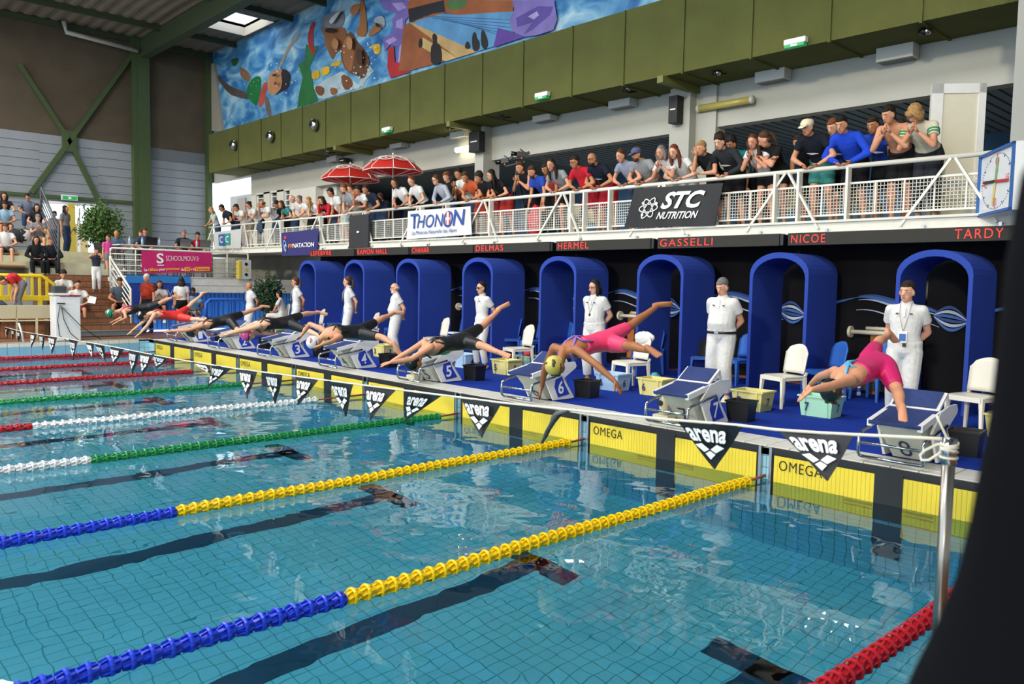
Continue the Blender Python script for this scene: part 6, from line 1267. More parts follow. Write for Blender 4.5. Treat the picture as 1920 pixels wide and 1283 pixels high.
# ---- joints of standing, leaning and seated people
def pose(x, y, z, H, face, kind='side', lean=0., look=None, side=0., headpitch=-.1, rail=None):
    S = H / 1.75; j = J(); f = unit(V3(face[0], face[1], 0)); r = np.cross(f, EZ); O = V3(x, y, z); j.front = f
    def L(a, b, c): return O + r * a * S + f * b * S + EZ * c * S
    sit = kind.startswith('sit')
    ph = .93 if not sit else .0
    pel = L(0, 0, .93); j.pelvis = pel if not sit else O + EZ * .10 * S
    up = unit(EZ * math.cos(lean) + f * math.sin(lean) + r * side * .3); P = j.pelvis
    j.chest = P + up * .34 * S; j.neck = P + up * .548 * S; nf = unit(up * .9 + f * .28 + EZ * .2); j.head = j.neck + nf * .125 * S
    lk = unit(V3(*look)) if look is not None else unit(f + EZ * headpitch); j.hf = lk; j.hu = unit(EZ + nf * .4)
    upp = unit(np.cross(r, f)); sr = unit(r)
    j.shR = P + up * .462 * S + sr * .168 * S; j.shL = P + up * .462 * S - sr * .168 * S
    j.hipR = P + sr * .09 * S - EZ * .02; j.hipL = P - sr * .09 * S - EZ * .02
    if not sit:
        fx = .10
        j.anR = L(fx + .0, .02, .075); j.anL = L(-fx, -.03 if kind != 'rail' else -.12, .075)
        j.knR, _ = ik(j.hipR, j.anR, .43 * S, .42 * S, f); j.knL, _ = ik(j.hipL, j.anL, .43 * S, .42 * S, f)
        j.toR = j.anR + (f * .17 + r * .03) * S - EZ * .04 * S; j.toL = j.anL + (f * .17 - r * .03) * S - EZ * .04 * S
    else:
        sh = .46 * S if kind != 'sitlow' else .38 * S
        for s, n in ((1, 'R'), (-1, 'L')):
            hp = getattr(j, 'hip' + n); kn = hp + f * .42 * S + r * s * .05 * S + EZ * .01; an = kn + V3(0, 0, -1) * .40 * S + f * .04 * S; setattr(j, 'kn' + n, kn); setattr(j, 'an' + n, an); setattr(j, 'to' + n, an + f * .16 * S - EZ * .035 * S)
    u1, u2 = .30 * S, .26 * S
    for s, n in ((1, 'R'), (-1, 'L')):
        sh = getattr(j, 'sh' + n); R_ = r * s
        if kind in ('side',): t = sh + R_ * .06 * S - EZ * .55 * S + f * .03; pole = -f; d = -EZ + f * .1
        elif kind == 'back': t = P - f * .16 * S + R_ * .035 * S + EZ * .02; pole = R_ * 1.0 - f * .5; d = -R_ * .6 - EZ * .7
        elif kind == 'rail': t = (V3(sh[0], rail[0], rail[1] + .05) + R_ * (-.02) * S); t[0] = (sh + R_ * -.07 * S)[0]; pole = R_ * .8 - EZ * .8 - f * .2; d = unit(f * .8 - R_ * .5 - EZ * .5)
        elif kind == 'cross': t = j.chest + f * .20 * S - R_ * .10 * S - EZ * (.06 + .03 * s) * S; pole = R_ - EZ * .8; d = -R_ + f * .1
        elif kind in ('phone', 'sitphone'): t = j.chest + f * .28 * S + R_ * .05 * S - EZ * .02 * S; pole = R_ * .5 - EZ; d = f * .3 + EZ * .6 - R_ * .5
        elif kind == 'photo': t = j.head + f * .24 * S + R_ * .06 * S - EZ * .04 * S; pole = R_ - EZ * .8; d = EZ * .9 - R_ * .3
        elif kind == 'chin':
            t = (j.head + f * .10 * S - EZ * .11 * S + R_ * .03 * S) if s > 0 else (j.chest + f * .24 * S - EZ * .2 * S); pole = -EZ + f * .4; d = EZ * .7 + f * .1 if s > 0 else -R_
        elif kind == 'armout': t = sh + R_ * .42 * S + f * .15 - EZ * .06 if s > 0 else sh + R_ * .06 * S - EZ * .5 * S; pole = -EZ; d = R_ if s > 0 else -EZ
        elif kind == 'bend': t = sh - EZ * .52 * S + f * .05; pole = -f; d = -EZ
        else: t = P + f * .28 * S + R_ * .07 * S + EZ * .10 * S; pole = R_ - EZ * .5; d = f - R_ * .5 - EZ * .2          # hands on lap
        el, wr = ik(sh, t, u1, u2, pole); setattr(j, 'el' + n, el); setattr(j, 'wr' + n, wr); setattr(j, 'tip' + n, wr + unit(d) * .17 * S)
    return j, S
# ---- officials in white behind the blocks
def lanyard(badge=None, medal=None):
    def f(body, j, S, ax, part):
        hr, hf, hu = ax; ch = j.chest; fr = j.front; up = unit(j.chest - j.pelvis); sl = unit(j.shR - j.shL)
        nk = [j.neck + sl * s * .06 * S + fr * .03 for s in (-1, 1)]; low = ch - up * (.13 if badge else .10) * S + fr * .15 * S
        b = B()
        for s, p in zip((-1, 1), nk): b.tube([p - fr * .06, p + fr * .02 * S + up * .01, ch + up * .08 * S + fr * .135 * S + sl * s * .05 * S, low], .004, 5)
        b.build('lanyard', mat('lanyard', '#b9a9ae' if badge else '#c9c4b0', .7), body, smooth=True)
        if badge:
            c = low - up * .05; B().prism([c - sl * .045 - up * .07, c + sl * .045 - up * .07, c + sl * .045 + up * .06, c - sl * .045 + up * .06], fr * .006).build('badge', whitep, body)
            c2 = c + fr * .008; B().prism([c2 - sl * .036 - up * .055, c2 + sl * .036 - up * .055, c2 + sl * .036 + up * .03, c2 - sl * .036 + up * .03], fr * .002).build('badge_picture', mat('badge_blue', '#2f5fa8', .5), body)
            B().bar(low - up * .13 - sl * .02, low - up * .17 - sl * .02, .035, .02).build('stopwatch', blackpl, body)
        else: B().ell(low - up * .02, (.022, .012, .028), (sl, fr, up), 10, 7).build('stopwatch', mat('gold_watch', '#c99a2e', .4) if medal else blackpl, body, smooth=True)
    return f
def polo(body, j, S, ax, part):
    fr, up, sl = j.front, unit(j.chest - j.pelvis), unit(j.shR - j.shL)
    for s, c in ((-1, '#3a4a7a'), (1, '#44464a')):
        p = j.chest + up * .075 * S + sl * s * .075 * S + fr * .130 * S; B().prism([p - sl * .018, p + sl * .018, p + sl * .014 + up * .018, p - sl * .014 + up * .018], fr * .004).build('shirt_print', mat('print' + c[1:], c, .7), body)
    B().bar(j.chest + up * .16 * S + fr * .105 * S, j.chest + up * .05 * S + fr * .140 * S, .022, .004, up=fr).build('button_placket', cloth('#e4e4e2'), body)
def both(*fs): return lambda *a: [f(*a) for f in fs]
def belt(body, j, S, ax, part):
    sl = unit(j.hipR - j.hipL); p = j.pelvis + EZ * .045 * S + j.front * .01
    B().loft([(p - EZ * .018, .214 * S, .160 * S, sl), (p + EZ * .018, .214 * S, .164 * S, sl)], sl, n=20).build('belt', blackpl, body, smooth=True); B().bar(p + j.front * .165 * S - sl * .03, p + j.front * .165 * S + sl * .03, .006, .035).build('buckle', chrome, body)
WHT = '#d0d0cf'
def green_panel(body, j, S, ax, part):
    sl = unit(j.shR - j.shL); up = unit(j.chest - j.pelvis); fr = j.front
    B().ell(j.chest * .72 + j.pelvis * .28 + fr * .040, (.148, .15, .080), (sl, up, fr), 18, 12).build('green_panel', mat('suit_green', '#3f9a68', .5), body, smooth=True)
def official(u, v, Y, face, look, label, **k):
    p = at(u, v, 'y', Y); H = p[2] - DK + .0; kind = k.pop('kind', 'back'); j, S = pose(p[0], Y, DK, H, face, kind, look=look)
    k.setdefault('bottom', (WHT, .93)); k.setdefault('collar', True); k.setdefault('lod', 2)
    return person(j, S, label=label, group='officials in white behind the blocks', top=(WHT, .55), **k)
official(1357, 520, 2.45, (.12, -1), (-.05, -1, -.42), 'person, grey haired and stocky, in white polo and black belt, hands behind back', hair=('short', 'silver'), skin_k='fair', belly=.055, wide=1.16, shoes='#d8ceb0', extra=both(polo, belt))
official(1703, 525, 2.30, (.18, -1), (-.05, -1, -.12), 'person, dark haired, in white polo with picture badge on a lanyard, hands behind back', hair=('short', 'dark'), skin_k='fair', shoes='#d8ceb0', belly=.015, wide=1.05, extra=both(polo, lanyard(badge=True)))
official(1117, 523, 2.55, (.1, -1), (-.15, -1, -.25), 'person with black bobbed hair and glasses in white blouse with two stopwatches on a cord', hair=('bob', 'black'), skin_k='fair', sex='f', glasses='dark', belly=.03, wide=1.18, shoes='#9a6a4a', extra=both(polo, lanyard()))
official(905, 527, 2.35, (-.05, -1), (-.1, -1, -.12), 'person in dark sunglasses with tied black hair and white polo, hands behind back', hair=('bun', 'black'), skin_k='fair', sex='f', glasses='sun', shoes='#d9d2bb', extra=polo)
official(743, 529, 2.45, (-.45, -.9), (-.45, -.9, -.1), 'person, bald with a white beard and red framed glasses, in white polo and cargo trousers', hair=('fringe', 'white'), skin_k='fair', beard='white', glasses='red', belly=.05, wide=1.14, extra=polo)
official(654, 517, 2.5, (-.4, -.9), (-.8, -.6, -.05), 'person in white with a long brown ponytail, glasses and a black stopwatch cord', hair=('pony', 'brown'), skin_k='fair', sex='f', glasses='dark', lod=1, extra=lanyard())
official(556, 519, 2.5, (-.3, -.9), (-.7, -.7, -.1), 'person in white with tied brown hair and a golden stopwatch, by the first arch', hair=('pony', 'brown'), skin_k='light', sex='f', glasses='dark', lod=1, extra=lanyard(medal=True))
official(469, 528, 2.2, (-.1, -1), (-.6, -.8, -.05), 'person, bald, in white polo with a stopwatch cord, beside the blue barrier', hair=('bald', 'dark'), skin_k='mid', lod=1, extra=lanyard())
p = at(531, 570, 'z', DK + .9); j, S = pose(p[0], 3.0, DK + .40, 1.66, (-.8, -.6), 'sit', lean=.12, look=(-1, -.4, -.2))
sp = at(527, 622, 'z', DK); j, S = pose(sp[0] + .03, sp[1] + .02, DK + .42, 1.66, (-.7, -.75), 'sit', lean=.1, look=(-1, -.5, -.15)); person(j, S, label='person seated on a white chair in white shirt and trousers with dark hair', hair=('short', 'black'), top=(WHT, .55), bottom=(WHT, .93), lod=1, sex='f', skin_k='light', group='officials in white behind the blocks')
# ---- eight divers in the air over the blocks
Zm = {1: (180, 480, 4.277), 2: (560, 480, 4.276), 3: (920, 480, 3.774), 5: (1460, 460, 2.916)}
DV = {}
DV[8] = (18.75, 5, dict(head=(300, 790), neck=(335, 735), chest=(392, 712), pelvis=(545, 650)), [(395, 735), (290, 770), (180, 790), (75, 870)], [(310, 690), (230, 715), (175, 760), (100, 850)], [(570, 690), (650, 800), (672, 905), (678, 975)], [(510, 600), (535, 545), (600, 490), (645, 540)])
DV[7] = (16.25, 3, dict(head=(465, 775), neck=(510, 690), chest=(600, 650), pelvis=(820, 600)), [(610, 665), (740, 765), (880, 890), (965, 1030)], [(450, 650), (385, 790), (362, 930), (335, 1035)], [(850, 640), (985, 640), (1120, 670), (1200, 720)], [(850, 585), (1000, 490), (1170, 360), (1300, 345)])
DV[6] = (13.75, 2, dict(head=(930, 850), neck=(980, 780), chest=(1090, 730), pelvis=(1330, 680)), [(1060, 730), (900, 830), (740, 855), (600, 905)], [(1010, 690), (880, 770), (740, 850), (600, 880)], [(1350, 710), (1470, 720), (1620, 780), (1700, 815)], [(1360, 640), (1480, 560), (1610, 430), (1695, 385)])
DV[5] = (11.25, 2, dict(head=(125, 700), neck=(190, 650), chest=(280, 610), pelvis=(480, 610)), [(330, 650), (260, 690), (180, 715), (110, 735)], [(190, 590), (90, 545), (20, 640), (-20, 680)], [(500, 640), (660, 650), (760, 710), (810, 790)], [(520, 590), (640, 520), (760, 460), (845, 465)])
DV[4] = (8.75, 1, dict(head=(1215, 635), neck=(1270, 590), chest=(1350, 550), pelvis=(1540, 535)), [(1310, 560), (1170, 600), (1060, 630), (930, 655)], [(1290, 540), (1170, 590), (1050, 625), (930, 640)], [(1570, 560), (1700, 600), (1790, 640), (1850, 660)], [(1560, 510), (1660, 470), (1780, 455), (1875, 480)])
DV[3] = (6.25, 1, dict(head=(775, 610), neck=(830, 580), chest=(900, 550), pelvis=(1060, 510)), [(850, 560), (720, 600), (600, 605), (490, 620)], [(850, 545), (720, 590), (600, 600), (490, 600)], [(1080, 540), (1140, 600), (1190, 650), (1230, 690)], [(1080, 500), (1190, 460), (1330, 410), (1420, 415)])
DV[2] = (3.75, 1, dict(head=(385, 480), neck=(430, 465), chest=(500, 470), pelvis=(660, 480)), [(470, 470), (410, 560), (350, 625), (290, 665)], [(450, 460), (370, 540), (290, 600), (230, 645)], [(680, 505), (790, 510), (880, 515), (920, 540)], [(690, 460), (740, 410), (850, 310), (915, 295)])
DV[1] = (1.25, 1, dict(head=(125, 460), neck=(175, 445), chest=(250, 440), pelvis=(420, 410)), [(230, 450), (240, 500), (170, 530), (110, 560)], [(210, 440), (215, 490), (150, 520), (100, 540)], [(450, 410), (530, 370), (620, 330), (700, 350)], [(450, 400), (540, 360), (640, 325), (710, 335)])
def bone(prev, u, v, L, sgn):
    """point on the sight line through (u, v) at distance L from the previous joint, on the outer side"""
    d = unit(ray(u, v)); t0 = (prev - CAM) @ d; c = CAM + d * t0; h = np.linalg.norm(prev - c)
    if h >= L: return prev + (c - prev) / h * L
    q = math.sqrt(L * L - h * h); a, b = c + d * q, c - d * q
    return a if (a[0] - b[0]) * sgn > 0 else b
DI = {8: ('person in magenta swimsuit with light blue straps, one foot still on the block', 'light', ('#c01a62', '#58a7d8'), ('#14151a', '#a08c2c')), 7: ('person in bright pink swimsuit and gold patterned cap diving in front of block 7', 'tan', ('#dd3f6d', '#7a62b8'), ('#c9b65a', '#3a3d2a')),
      6: ('person in black and green swimsuit and black cap diving in front of block 6', 'light', ('#16181c', '#2b3136'), ('#101318', '#d6dade')), 5: ('person in black swimsuit and white cap diving in front of block 5', 'light', ('#15161b', '#23252c'), ('#e2e6e8', '#c85a62')),
      4: ('person in black swimsuit and pink cap diving in front of block 4', 'fair', ('#131418', '#202126'), ('#e0509a', '#f2b4cf')), 3: ('person in black knee length swimsuit and dark cap diving in front of block 3', 'light', ('#131418', '#202126'), ('#23262a', '#30343a')),
      2: ('person in red swimsuit and black cap diving in front of block 2', 'fair', ('#cc2a25', '#b8383a'), ('#15171b', '#e4e6e8')), 1: ('person in black swimsuit and green cap diving in lane 1, farthest of the divers', 'light', ('#131418', '#c0447e'), ('#1f7f63', '#d6e8de'))}
for l in range(8, 0, -1):
    x, z, bd, aN, aF, lN, lF = DV[l]; zx, zy, s = Zm[z]; c = lambda p, o: at(zx + p[0] / s, zy + p[1] / s, 'x', x + o); j = J(); S = .97
    for k, v in bd.items(): setattr(j, k, c(v, 0))
    for nm, a, sg in (('L', aN, 1), ('R', aF, -1)):
        sh = c(a[0], sg * .165); q = [sh]
        for p, L_ in zip(a[1:], (.29, .26, .17)): q.append(bone(q[-1], zx + p[0] / s, zy + p[1] / s, L_, sg))
        if l in (6, 4, 3): # hands brought together
            pass
        j.__dict__['sh' + nm], j.__dict__['el' + nm], j.__dict__['wr' + nm], j.__dict__['tip' + nm] = q
    for nm, a, sg in (('L', lN, 1), ('R', lF, -1)):
        hp = j.pelvis + V3(sg * .09, 0, 0) + (c(a[0], sg * .09) - j.pelvis - V3(sg * .09, 0, 0)) * .5; q = [hp]
        for p, L_ in zip(a[1:], (.41, .41, .17)): q.append(bone(q[-1], zx + p[0] / s, zy + p[1] / s, L_, sg))
        j.__dict__['hip' + nm], j.__dict__['kn' + nm], j.__dict__['an' + nm], j.__dict__['to' + nm] = q
    ax = unit(j.neck - j.pelvis); j.front = unit(V3(0, -.2, -1) - ax * (V3(0, -.2, -1) @ ax))
    hd = unit(j.head - j.neck); j.hu = unit(hd + V3(0, -.3, -.3)); j.hf = unit(j.front * 1. + V3(0, -.1, -.1)); j.head = j.neck + hd * .15
    lab, sk_, su, cp = DI[l]
    fold = person(j, S, label=lab, group='swimmers diving from the blocks', skin_k=sk_, hair=None, sex='f', lod=2 if l > 3 else 1, cap=('swim', cp), suit=su, shoes=None, face=l > 3, extra=green_panel if l == 6 else None, curl=.12, hand_n=V3(0, -.15, 1))
# ================================================================== SPECTATORS ON THE GALLERY
def spect(u, v, row, H, top, bottom, hair, kind, label, sk_='light', face=(-.02, -1), look=None, sex='m', **k):
    if look is None: look = (RG.uniform(-.35, .15), -.9, RG.uniform(-.5, -.25))
    Yf = {0: RY + .42, 1: RY + .85, 2: RY + 1.35}[row]
    lean = 0.
    for _ in range(4):
        hy = Yf - math.sin(lean) * .62 * H / 1.75 + (-.04); p = at(u, v, 'y', hy); cc = (p[2] - GZ - H / 1.75 * (.93 + .11)) / (H / 1.75 * .70)
        if cc > 1: H = min(H * 1.02 + .02, 1.98); lean = 0.
        else: lean = min(math.acos(max(cc, .5)), .85)
    f = unit(V3(face[0], face[1], 0)); x = p[0] - f[0] * math.sin(lean) * .62 * H / 1.75
    if row > 0 and kind == 'rail': kind = 'side'
    j, S = pose(x, Yf, GZ, H, face, kind, lean=lean, look=look, rail=(RY + .03, RZ3 + .045))
    return person(j, S, label=label, group='spectators along the gallery rail', top=top, bottom=bottom, hair=hair, skin_k=sk_, sex=sex, lod=k.pop('lod', 1 if u > 940 else 0), **k)
jn, dk_, bk_, kh = '#2f3f5c', '#1d222c', '#16171b', '#8a8172'
T = spect
T(397, 388, 0, 1.64, ('#9cc3c9', .2), (jn, .93), ('long', 'blond'), 'rail', 'person in light blue sleeveless top with blond hair, at the far corner of the rail', sex='f')
T(416, 384, 0, 1.80, ('#1d2430', .55), (jn, .93), ('short', 'dark'), 'rail', 'person in black polo and sunglasses at the far corner of the rail', 'mid', glasses='sun', belly=.03)
T(443, 392, 0, 1.75, (WHT, .55), (kh, .4), ('short', 'dark'), 'chin', 'person in white T-shirt leaning chin on hand beside the light grey banner', 'mid')
T(467, 378, 0, 1.72, ('#c9cbc6', .55), (bk_, .93), ('bun', 'dark'), 'phone', 'person in pale grey T-shirt with dark tied hair and glasses holding a phone', sex='f', glasses='dark')
T(492, 385, 0, 1.78, (WHT, .55), (jn, .93), ('fringe', 'dark'), 'chin', 'person, balding, in white T-shirt with a blue jacket hung over the rail', 'mid')
T(519, 377, 1, 1.68, (bk_, .5), (bk_, .93), ('curly', 'dark'), 'side', 'person in black with curly dark hair behind the teal patterned top', 'mid', sex='f')
T(527, 377, 0, 1.66, ('#3f7f80', .5), (jn, .93), ('bob', 'brown'), 'rail', 'person in teal patterned top with short brown hair', sex='f')
T(548, 367, 0, 1.82, (WHT, .5), ('#c9c2ac', .93), ('fringe', 'white'), 'rail', 'person, elderly with thin white hair, in white shirt', 'fair')
T(561, 367, 0, 1.70, ('#cfd2d4', .5), (bk_, .93), ('bun', 'silver'), 'rail', 'person with grey tied hair in white T-shirt and a bag strap', sex='f')
T(578, 371, 0, 1.66, (WHT, .4), (bk_, .93), ('long', 'blond'), 'rail', 'person with blond hair in white v-neck T-shirt', 'fair', sex='f')
T(601, 369, 1, 1.70, (bk_, .5), (bk_, .93), ('bob', 'black'), 'side', 'person in black with black hair behind the red jacket', 'mid', sex='f')
T(604, 373, 0, 1.62, ('#b52430', 'long'), (jn, .93), ('bob', 'dark'), 'chin', 'person in red zipped jacket with a hand to the mouth', sex='f')
T(620, 353, 0, 1.84, (WHT, .55), ('#b9c7c4', .45), ('short', 'black'), 'side', 'person in white polo with short black hair below the farther parasol', 'mid')
T(645, 345, 0, 1.86, ('#8b8d90', .55), (kh, .45), ('short', 'red'), 'rail', 'person in grey T-shirt with reddish hair and beard below the farther parasol', 'fair', beard='red')
T(658, 344, 1, 1.86, ('#c23138', 'long'), (bk_, .93), ('short', 'brown'), 'side', 'person, boy in red hooded jacket, behind the black square board', 'fair')
T(671, 350, 0, 1.80, (WHT, .5), (jn, .93), ('short', 'dark'), 'chin', 'person in white T-shirt with a hand to the mouth above the black panel', 'mid')
T(686, 353, 0, 1.80, ('#1c2436', .55), (jn, .93), ('short', 'dark'), 'rail', 'person in navy polo leaning far over the rail beside the black panel', 'mid', belly=.03)
T(712, 368, 2, 1.70, (bk_, .5), (bk_, .93), ('short', 'brown'), 'side', 'person in dark clothes standing back from the rail behind the navy polo')
T(741, 334, 0, 1.84, (WHT, .55), (bk_, .93), ('bob', 'dark'), 'rail', 'person in white T-shirt with chin length dark hair below the nearer parasol', 'mid')
T(772, 330, 0, 1.80, (WHT, .5), (bk_, .93), ('bun', 'auburn'), 'rail', 'person in white v-neck with tied auburn hair above the blue lettered banner', 'fair', sex='f')
T(818, 328, 0, 1.76, ('#a3a8b5', 'long'), (jn, .93), ('bun', 'brown'), 'rail', 'person in grey patterned sweatshirt with glasses and tied hair', 'fair', sex='f', glasses='dark')
T(839, 322, 1, 1.80, (bk_, .55), (bk_, .45), ('short', 'red'), 'side', 'person, boy in black T-shirt with reddish hair', 'fair')
T(852, 330, 2, 1.76, ('#a5513a', .5), (bk_, .93), ('short', 'dark'), 'side', 'person in rust top and dark cap behind the row', 'mid', cap=('front', '#1b1c20'))
T(862, 315, 1, 1.84, ('#c9d3d2', .5), (jn, .93), ('short', 'black'), 'phone', 'person in pale T-shirt with black hair looking down at a phone', 'mid')
T(873, 323, 0, 1.78, ('#b3522f', .5), ('#a23a2a', .45), ('short', 'brown'), 'rail', 'person in orange T-shirt leaning on the rail', 'mid')
T(898, 327, 0, 1.72, (bk_, .5), ('#8e2c2c', .45), ('curly', 'dark'), 'rail', 'person in black T-shirt with curly dark hair leaning on the rail', 'mid', sex='f')
T(921, 324, 0, 1.74, (bk_, .5), ('#a02f2a', .45), ('long', 'black'), 'rail', 'person in black T-shirt with long black hair beside the video tripod', 'light', sex='f')
T(976, 303, 1, 1.86, (bk_, .0), (bk_, .45), ('short', 'brown'), 'phone', 'person in black tank top holding a cup behind the video tripod', 'light')
T(998, 313, 1, 1.80, ('#2848a8', .5), (bk_, .93), ('short', 'brown'), 'side', 'person in royal blue T-shirt with a brown beard beside the video tripod', 'light', beard='brown')
def chest_print(col, txt=None):
    def f(body, j, S, ax, part):
        fr, up, sl = j.front, unit(j.chest - j.pelvis), unit(j.shR - j.shL); fr = unit(np.cross(up, sl)); fr = fr if fr @ j.front > 0 else -fr; p = j.chest + up * .0 * S + fr * .135 * S
        if txt: text(txt, [p + sl * .1, p - sl * .1, p - sl * .1 + up * .045, p + sl * .1 + up * .045], mat('print' + col[1:], col, .7), body, bold=.01, lift=.01)
        B().prism([p - sl * .09 - up * .05, p + sl * .02 - up * .06, p + sl * .09 - up * .02, p - sl * .02 - up * .03], fr * .006).build('shirt_print', mat('print' + col[1:], col, .7), body)
    return f
T(1034, 298, 0, 1.80, ('#8d9196', .5), (bk_, .3), ('long', 'dark'), 'rail', 'person in grey T-shirt with red print and long dark hair', 'light', sex='f', extra=chest_print('#b0454a'))
T(1024, 306, 1, 1.74, ('#8a3a3a', .5), (bk_, .93), ('short', 'dark'), 'side', 'person mostly hidden behind the grey T-shirt with red print', 'mid')
T(1078, 296, 0, 1.80, ('#b8202e', .55), ('#a81f2c', .45), ('short', 'dark'), 'rail', 'person in red polo with glasses and rucksack straps', 'mid', glasses='dark', belly=.05)
T(1111, 290, 0, 1.82, ('#171d2c', .55), ('#a81f2c', .45), ('bald', 'black'), 'rail', 'person, bald with black beard and glasses, in navy polo', 'mid', beard='black', glasses='dark', extra=chest_print('#9aa2b2'))
T(1165, 280, 0, 1.78, ('#8b90a6', .4), (jn, .93), ('bun', 'brown'), 'rail', 'person in blue and white floral top with tied brown hair', 'light', sex='f')
T(1194, 286, 0, 1.80, ('#8c8f92', .5), (kh, .45), ('short', 'brown'), 'rail', 'person in grey T-shirt, blue cap and glasses', 'light', cap=('front', '#4c5674'), beard='brown', glasses='dark')
T(1240, 282, 0, 1.76, (WHT, .6), ('#9a9c9e', .93), ('bob', 'silver'), 'phone', 'person with silver hair in white cardigan holding a phone', 'light', sex='f')
T(1264, 277, 0, 1.74, (WHT, .45), ('#b5b8bb', .45), ('long', 'auburn'), 'rail', 'person with long auburn hair in white wrap T-shirt', 'fair', sex='f')
T(1315, 276, 0, 1.74, (bk_, .5), (bk_, .45), ('short', 'blond'), 'chin', 'person, boy in black T-shirt with short fair hair, hand at mouth', 'light')
T(1350, 265, 0, 1.82, ('#2b2d31', 'long'), (bk_, .45), ('curly', 'dark'), 'rail', 'person in charcoal hooded jacket with curly dark hair', 'fair', extra=chest_print('#c9c9c9'))
T(1372, 259, 1, 1.84, ('#22777a', .5), (bk_, .45), ('curly', 'black'), 'side', 'person, smiling boy in teal T-shirt with curly black hair', 'mid')
T(1411, 254, 2, 1.84, ('#d29a96', .5), (bk_, .45), ('short', 'black'), 'side', 'person in pale pink T-shirt standing behind the girls', 'dark')
T(1412, 267, 0, 1.74, ('#c8cbd0', .4), (bk_, .25), ('long', 'brown'), 'phone', 'person, girl with very long brown hair in white T-shirt reading a phone', 'light', sex='f')
T(1434, 268, 0, 1.76, (bk_, .5), (bk_, .25), ('pony', 'brown'), 'cross', 'person, girl in black T-shirt with a brown ponytail, head bowed', 'light', sex='f', look=(-.8, -.4, -.6))
T(1497, 276, 1, 1.72, (bk_, .3), (bk_, .45), ('short', 'dark'), 'side', 'person in black vest hidden behind the white cap', 'mid')
T(1514, 247, 0, 1.88, ('#171c28', .5), ('#3f8a84', .35), ('short', 'dark'), 'rail', 'person in cream cap and navy and grey T-shirt', 'light', cap=('front', '#d8cdb2'), extra=chest_print('#d0d2d6'))
T(1563, 223, 1, 1.86, ('#2144a4', .5), (bk_, .45), ('short', 'red'), 'side', 'person in blue sports jersey with reddish hair, behind the blue hood', 'fair', extra=chest_print('#d0d2d6'))
T(1578, 238, 0, 1.84, ('#1f46c4', 'long'), (bk_, .45), ('short', 'black'), 'rail', 'person in royal blue hooded sweatshirt leaning on the rail', 'light')
T(1638, 219, 1, 1.84, ('#2144a4', .45), (bk_, .45), ('short', 'dark'), 'side', 'person in blue jersey with white lettering left of the shirtless boy', 'mid', extra=chest_print('#dfe2e8'))
T(1667, 213, 0, 1.90, None, (bk_, .45), ('short', 'black'), 'phone', 'person, shirtless boy with black hair holding a phone', 'light')
T(1691, 225, 2, 1.86, ('#7a6a58', .4), (bk_, .45), ('short', 'dark'), 'side', 'person half hidden behind the shirtless boy', 'mid')
def stripes(body, j, S, ax, part):
    for sh, el in ((j.shL, j.elL), (j.shR, j.elR)):
        for t in (.22, .36): b = B(); c = sh * (1 - t) + el * t; d = unit(el - sh); b.tube([c, c + d * .022], .078 * S, 12); b.build('sleeve_stripe', mat('stripe_green', '#2f8a56', .8), body, smooth=True)
T(1717, 233, 0, 1.86, ('#cfc9b4', .5), ('#2d3038', .93), ('wavy', 'blond'), 'phone', 'person in cream T-shirt with green sleeve stripes and wavy fair hair', 'light', look=(-.5, -.5, -.75), extra=stripes)
for u, v, lab in ((473, 402, 'held by the person in pale grey'), (866, 345, 'held by the person in the pale T-shirt'), (1224, 315, 'held by the silver haired person'), (1402, 318, 'held by the long haired girl'), (1652, 255, 'held by the shirtless boy'), (978, 332, 'a white cup held behind the tripod')):
    p = at(u, v, 'y', RY + (.10 if 'held by' in lab and u not in (866,) else .55)); o = B().prism([V3(-.035, 0, -.06), V3(.035, 0, -.06), V3(.035, .03, .06), V3(-.035, .03, .06)], (0, .01, 0)); o.v = [tuple(np.asarray(q) + p) for q in o.v]
    o = o.build('phone' if 'cup' not in lab else 'cup', blackpl if 'cup' not in lab else whitep, bevel=.004); tag(o, 'phone ' + lab if 'cup' not in lab else 'white cup held by the person behind the video tripod', 'phone' if 'cup' not in lab else 'cup')
p = at(487, 425, 'y', RY - .05); lump('jacket', (p[0], RY - .03, 3.66), (.17, .07, .20), cloth('#34465c'), 'blue jacket hung over the rail in front of the balding spectator', 'jacket', 31)
# ================================================================== PEOPLE AT THE LEFT
def stander(u, vh, x, z, H, face, kind, label, **k):
    p = at(u, vh, 'x', x); H = k.pop('H', H); look = k.pop('look', (.3, -.6, -.2)); lean = k.pop('lean', 0.); j, S = pose(p[0], p[1], z, H, face, kind, look=look, lean=lean); k.setdefault('lod', 0); return person(j, S, label=label, **k)
def sitter(u, vh, x, seat, face, kind, label, **k):
    p = at(u, vh, 'x', x); S_ = .95; H = 1.72; lean = k.pop('lean', .18); look = k.pop('look', (.8, -.1, -.3)); seat = p[2] - (.10 + .555 * math.cos(lean) + .23) * H / 1.75 if seat is None else seat
    j, S = pose(p[0] - .25, p[1], seat, H, face, kind, lean=lean, look=look); k.setdefault('lod', 0)
    if not k.pop('nochair', False):
        fl_ = TZ if x < -4.4 else DK; chair((p[0] - .25, p[1], fl_), math.atan2(face[0], -face[1]), bc if fl_ == DK else mat('chair_grey', '#55585c', .5), 'chair under the ' + 'person ' + ' '.join(label.split()[-7:]), 'occupied chairs at the left', sc=min(1.2, max(.5, (seat - fl_ + .02) / .44)))
    return person(j, S, label=label, **k)
stander(276, 513, -2.9, DK, at(276, 513, 'x', -2.9)[2] - DK, (.5, -.7), 'side', 'person with white hair in rust red shirt holding the stair railing', top=('#96301f', .6), bottom=(dk_, .93), hair=('short', 'white'), skin_k='light', belly=.05, lod=1, shoes='#2a2c30')
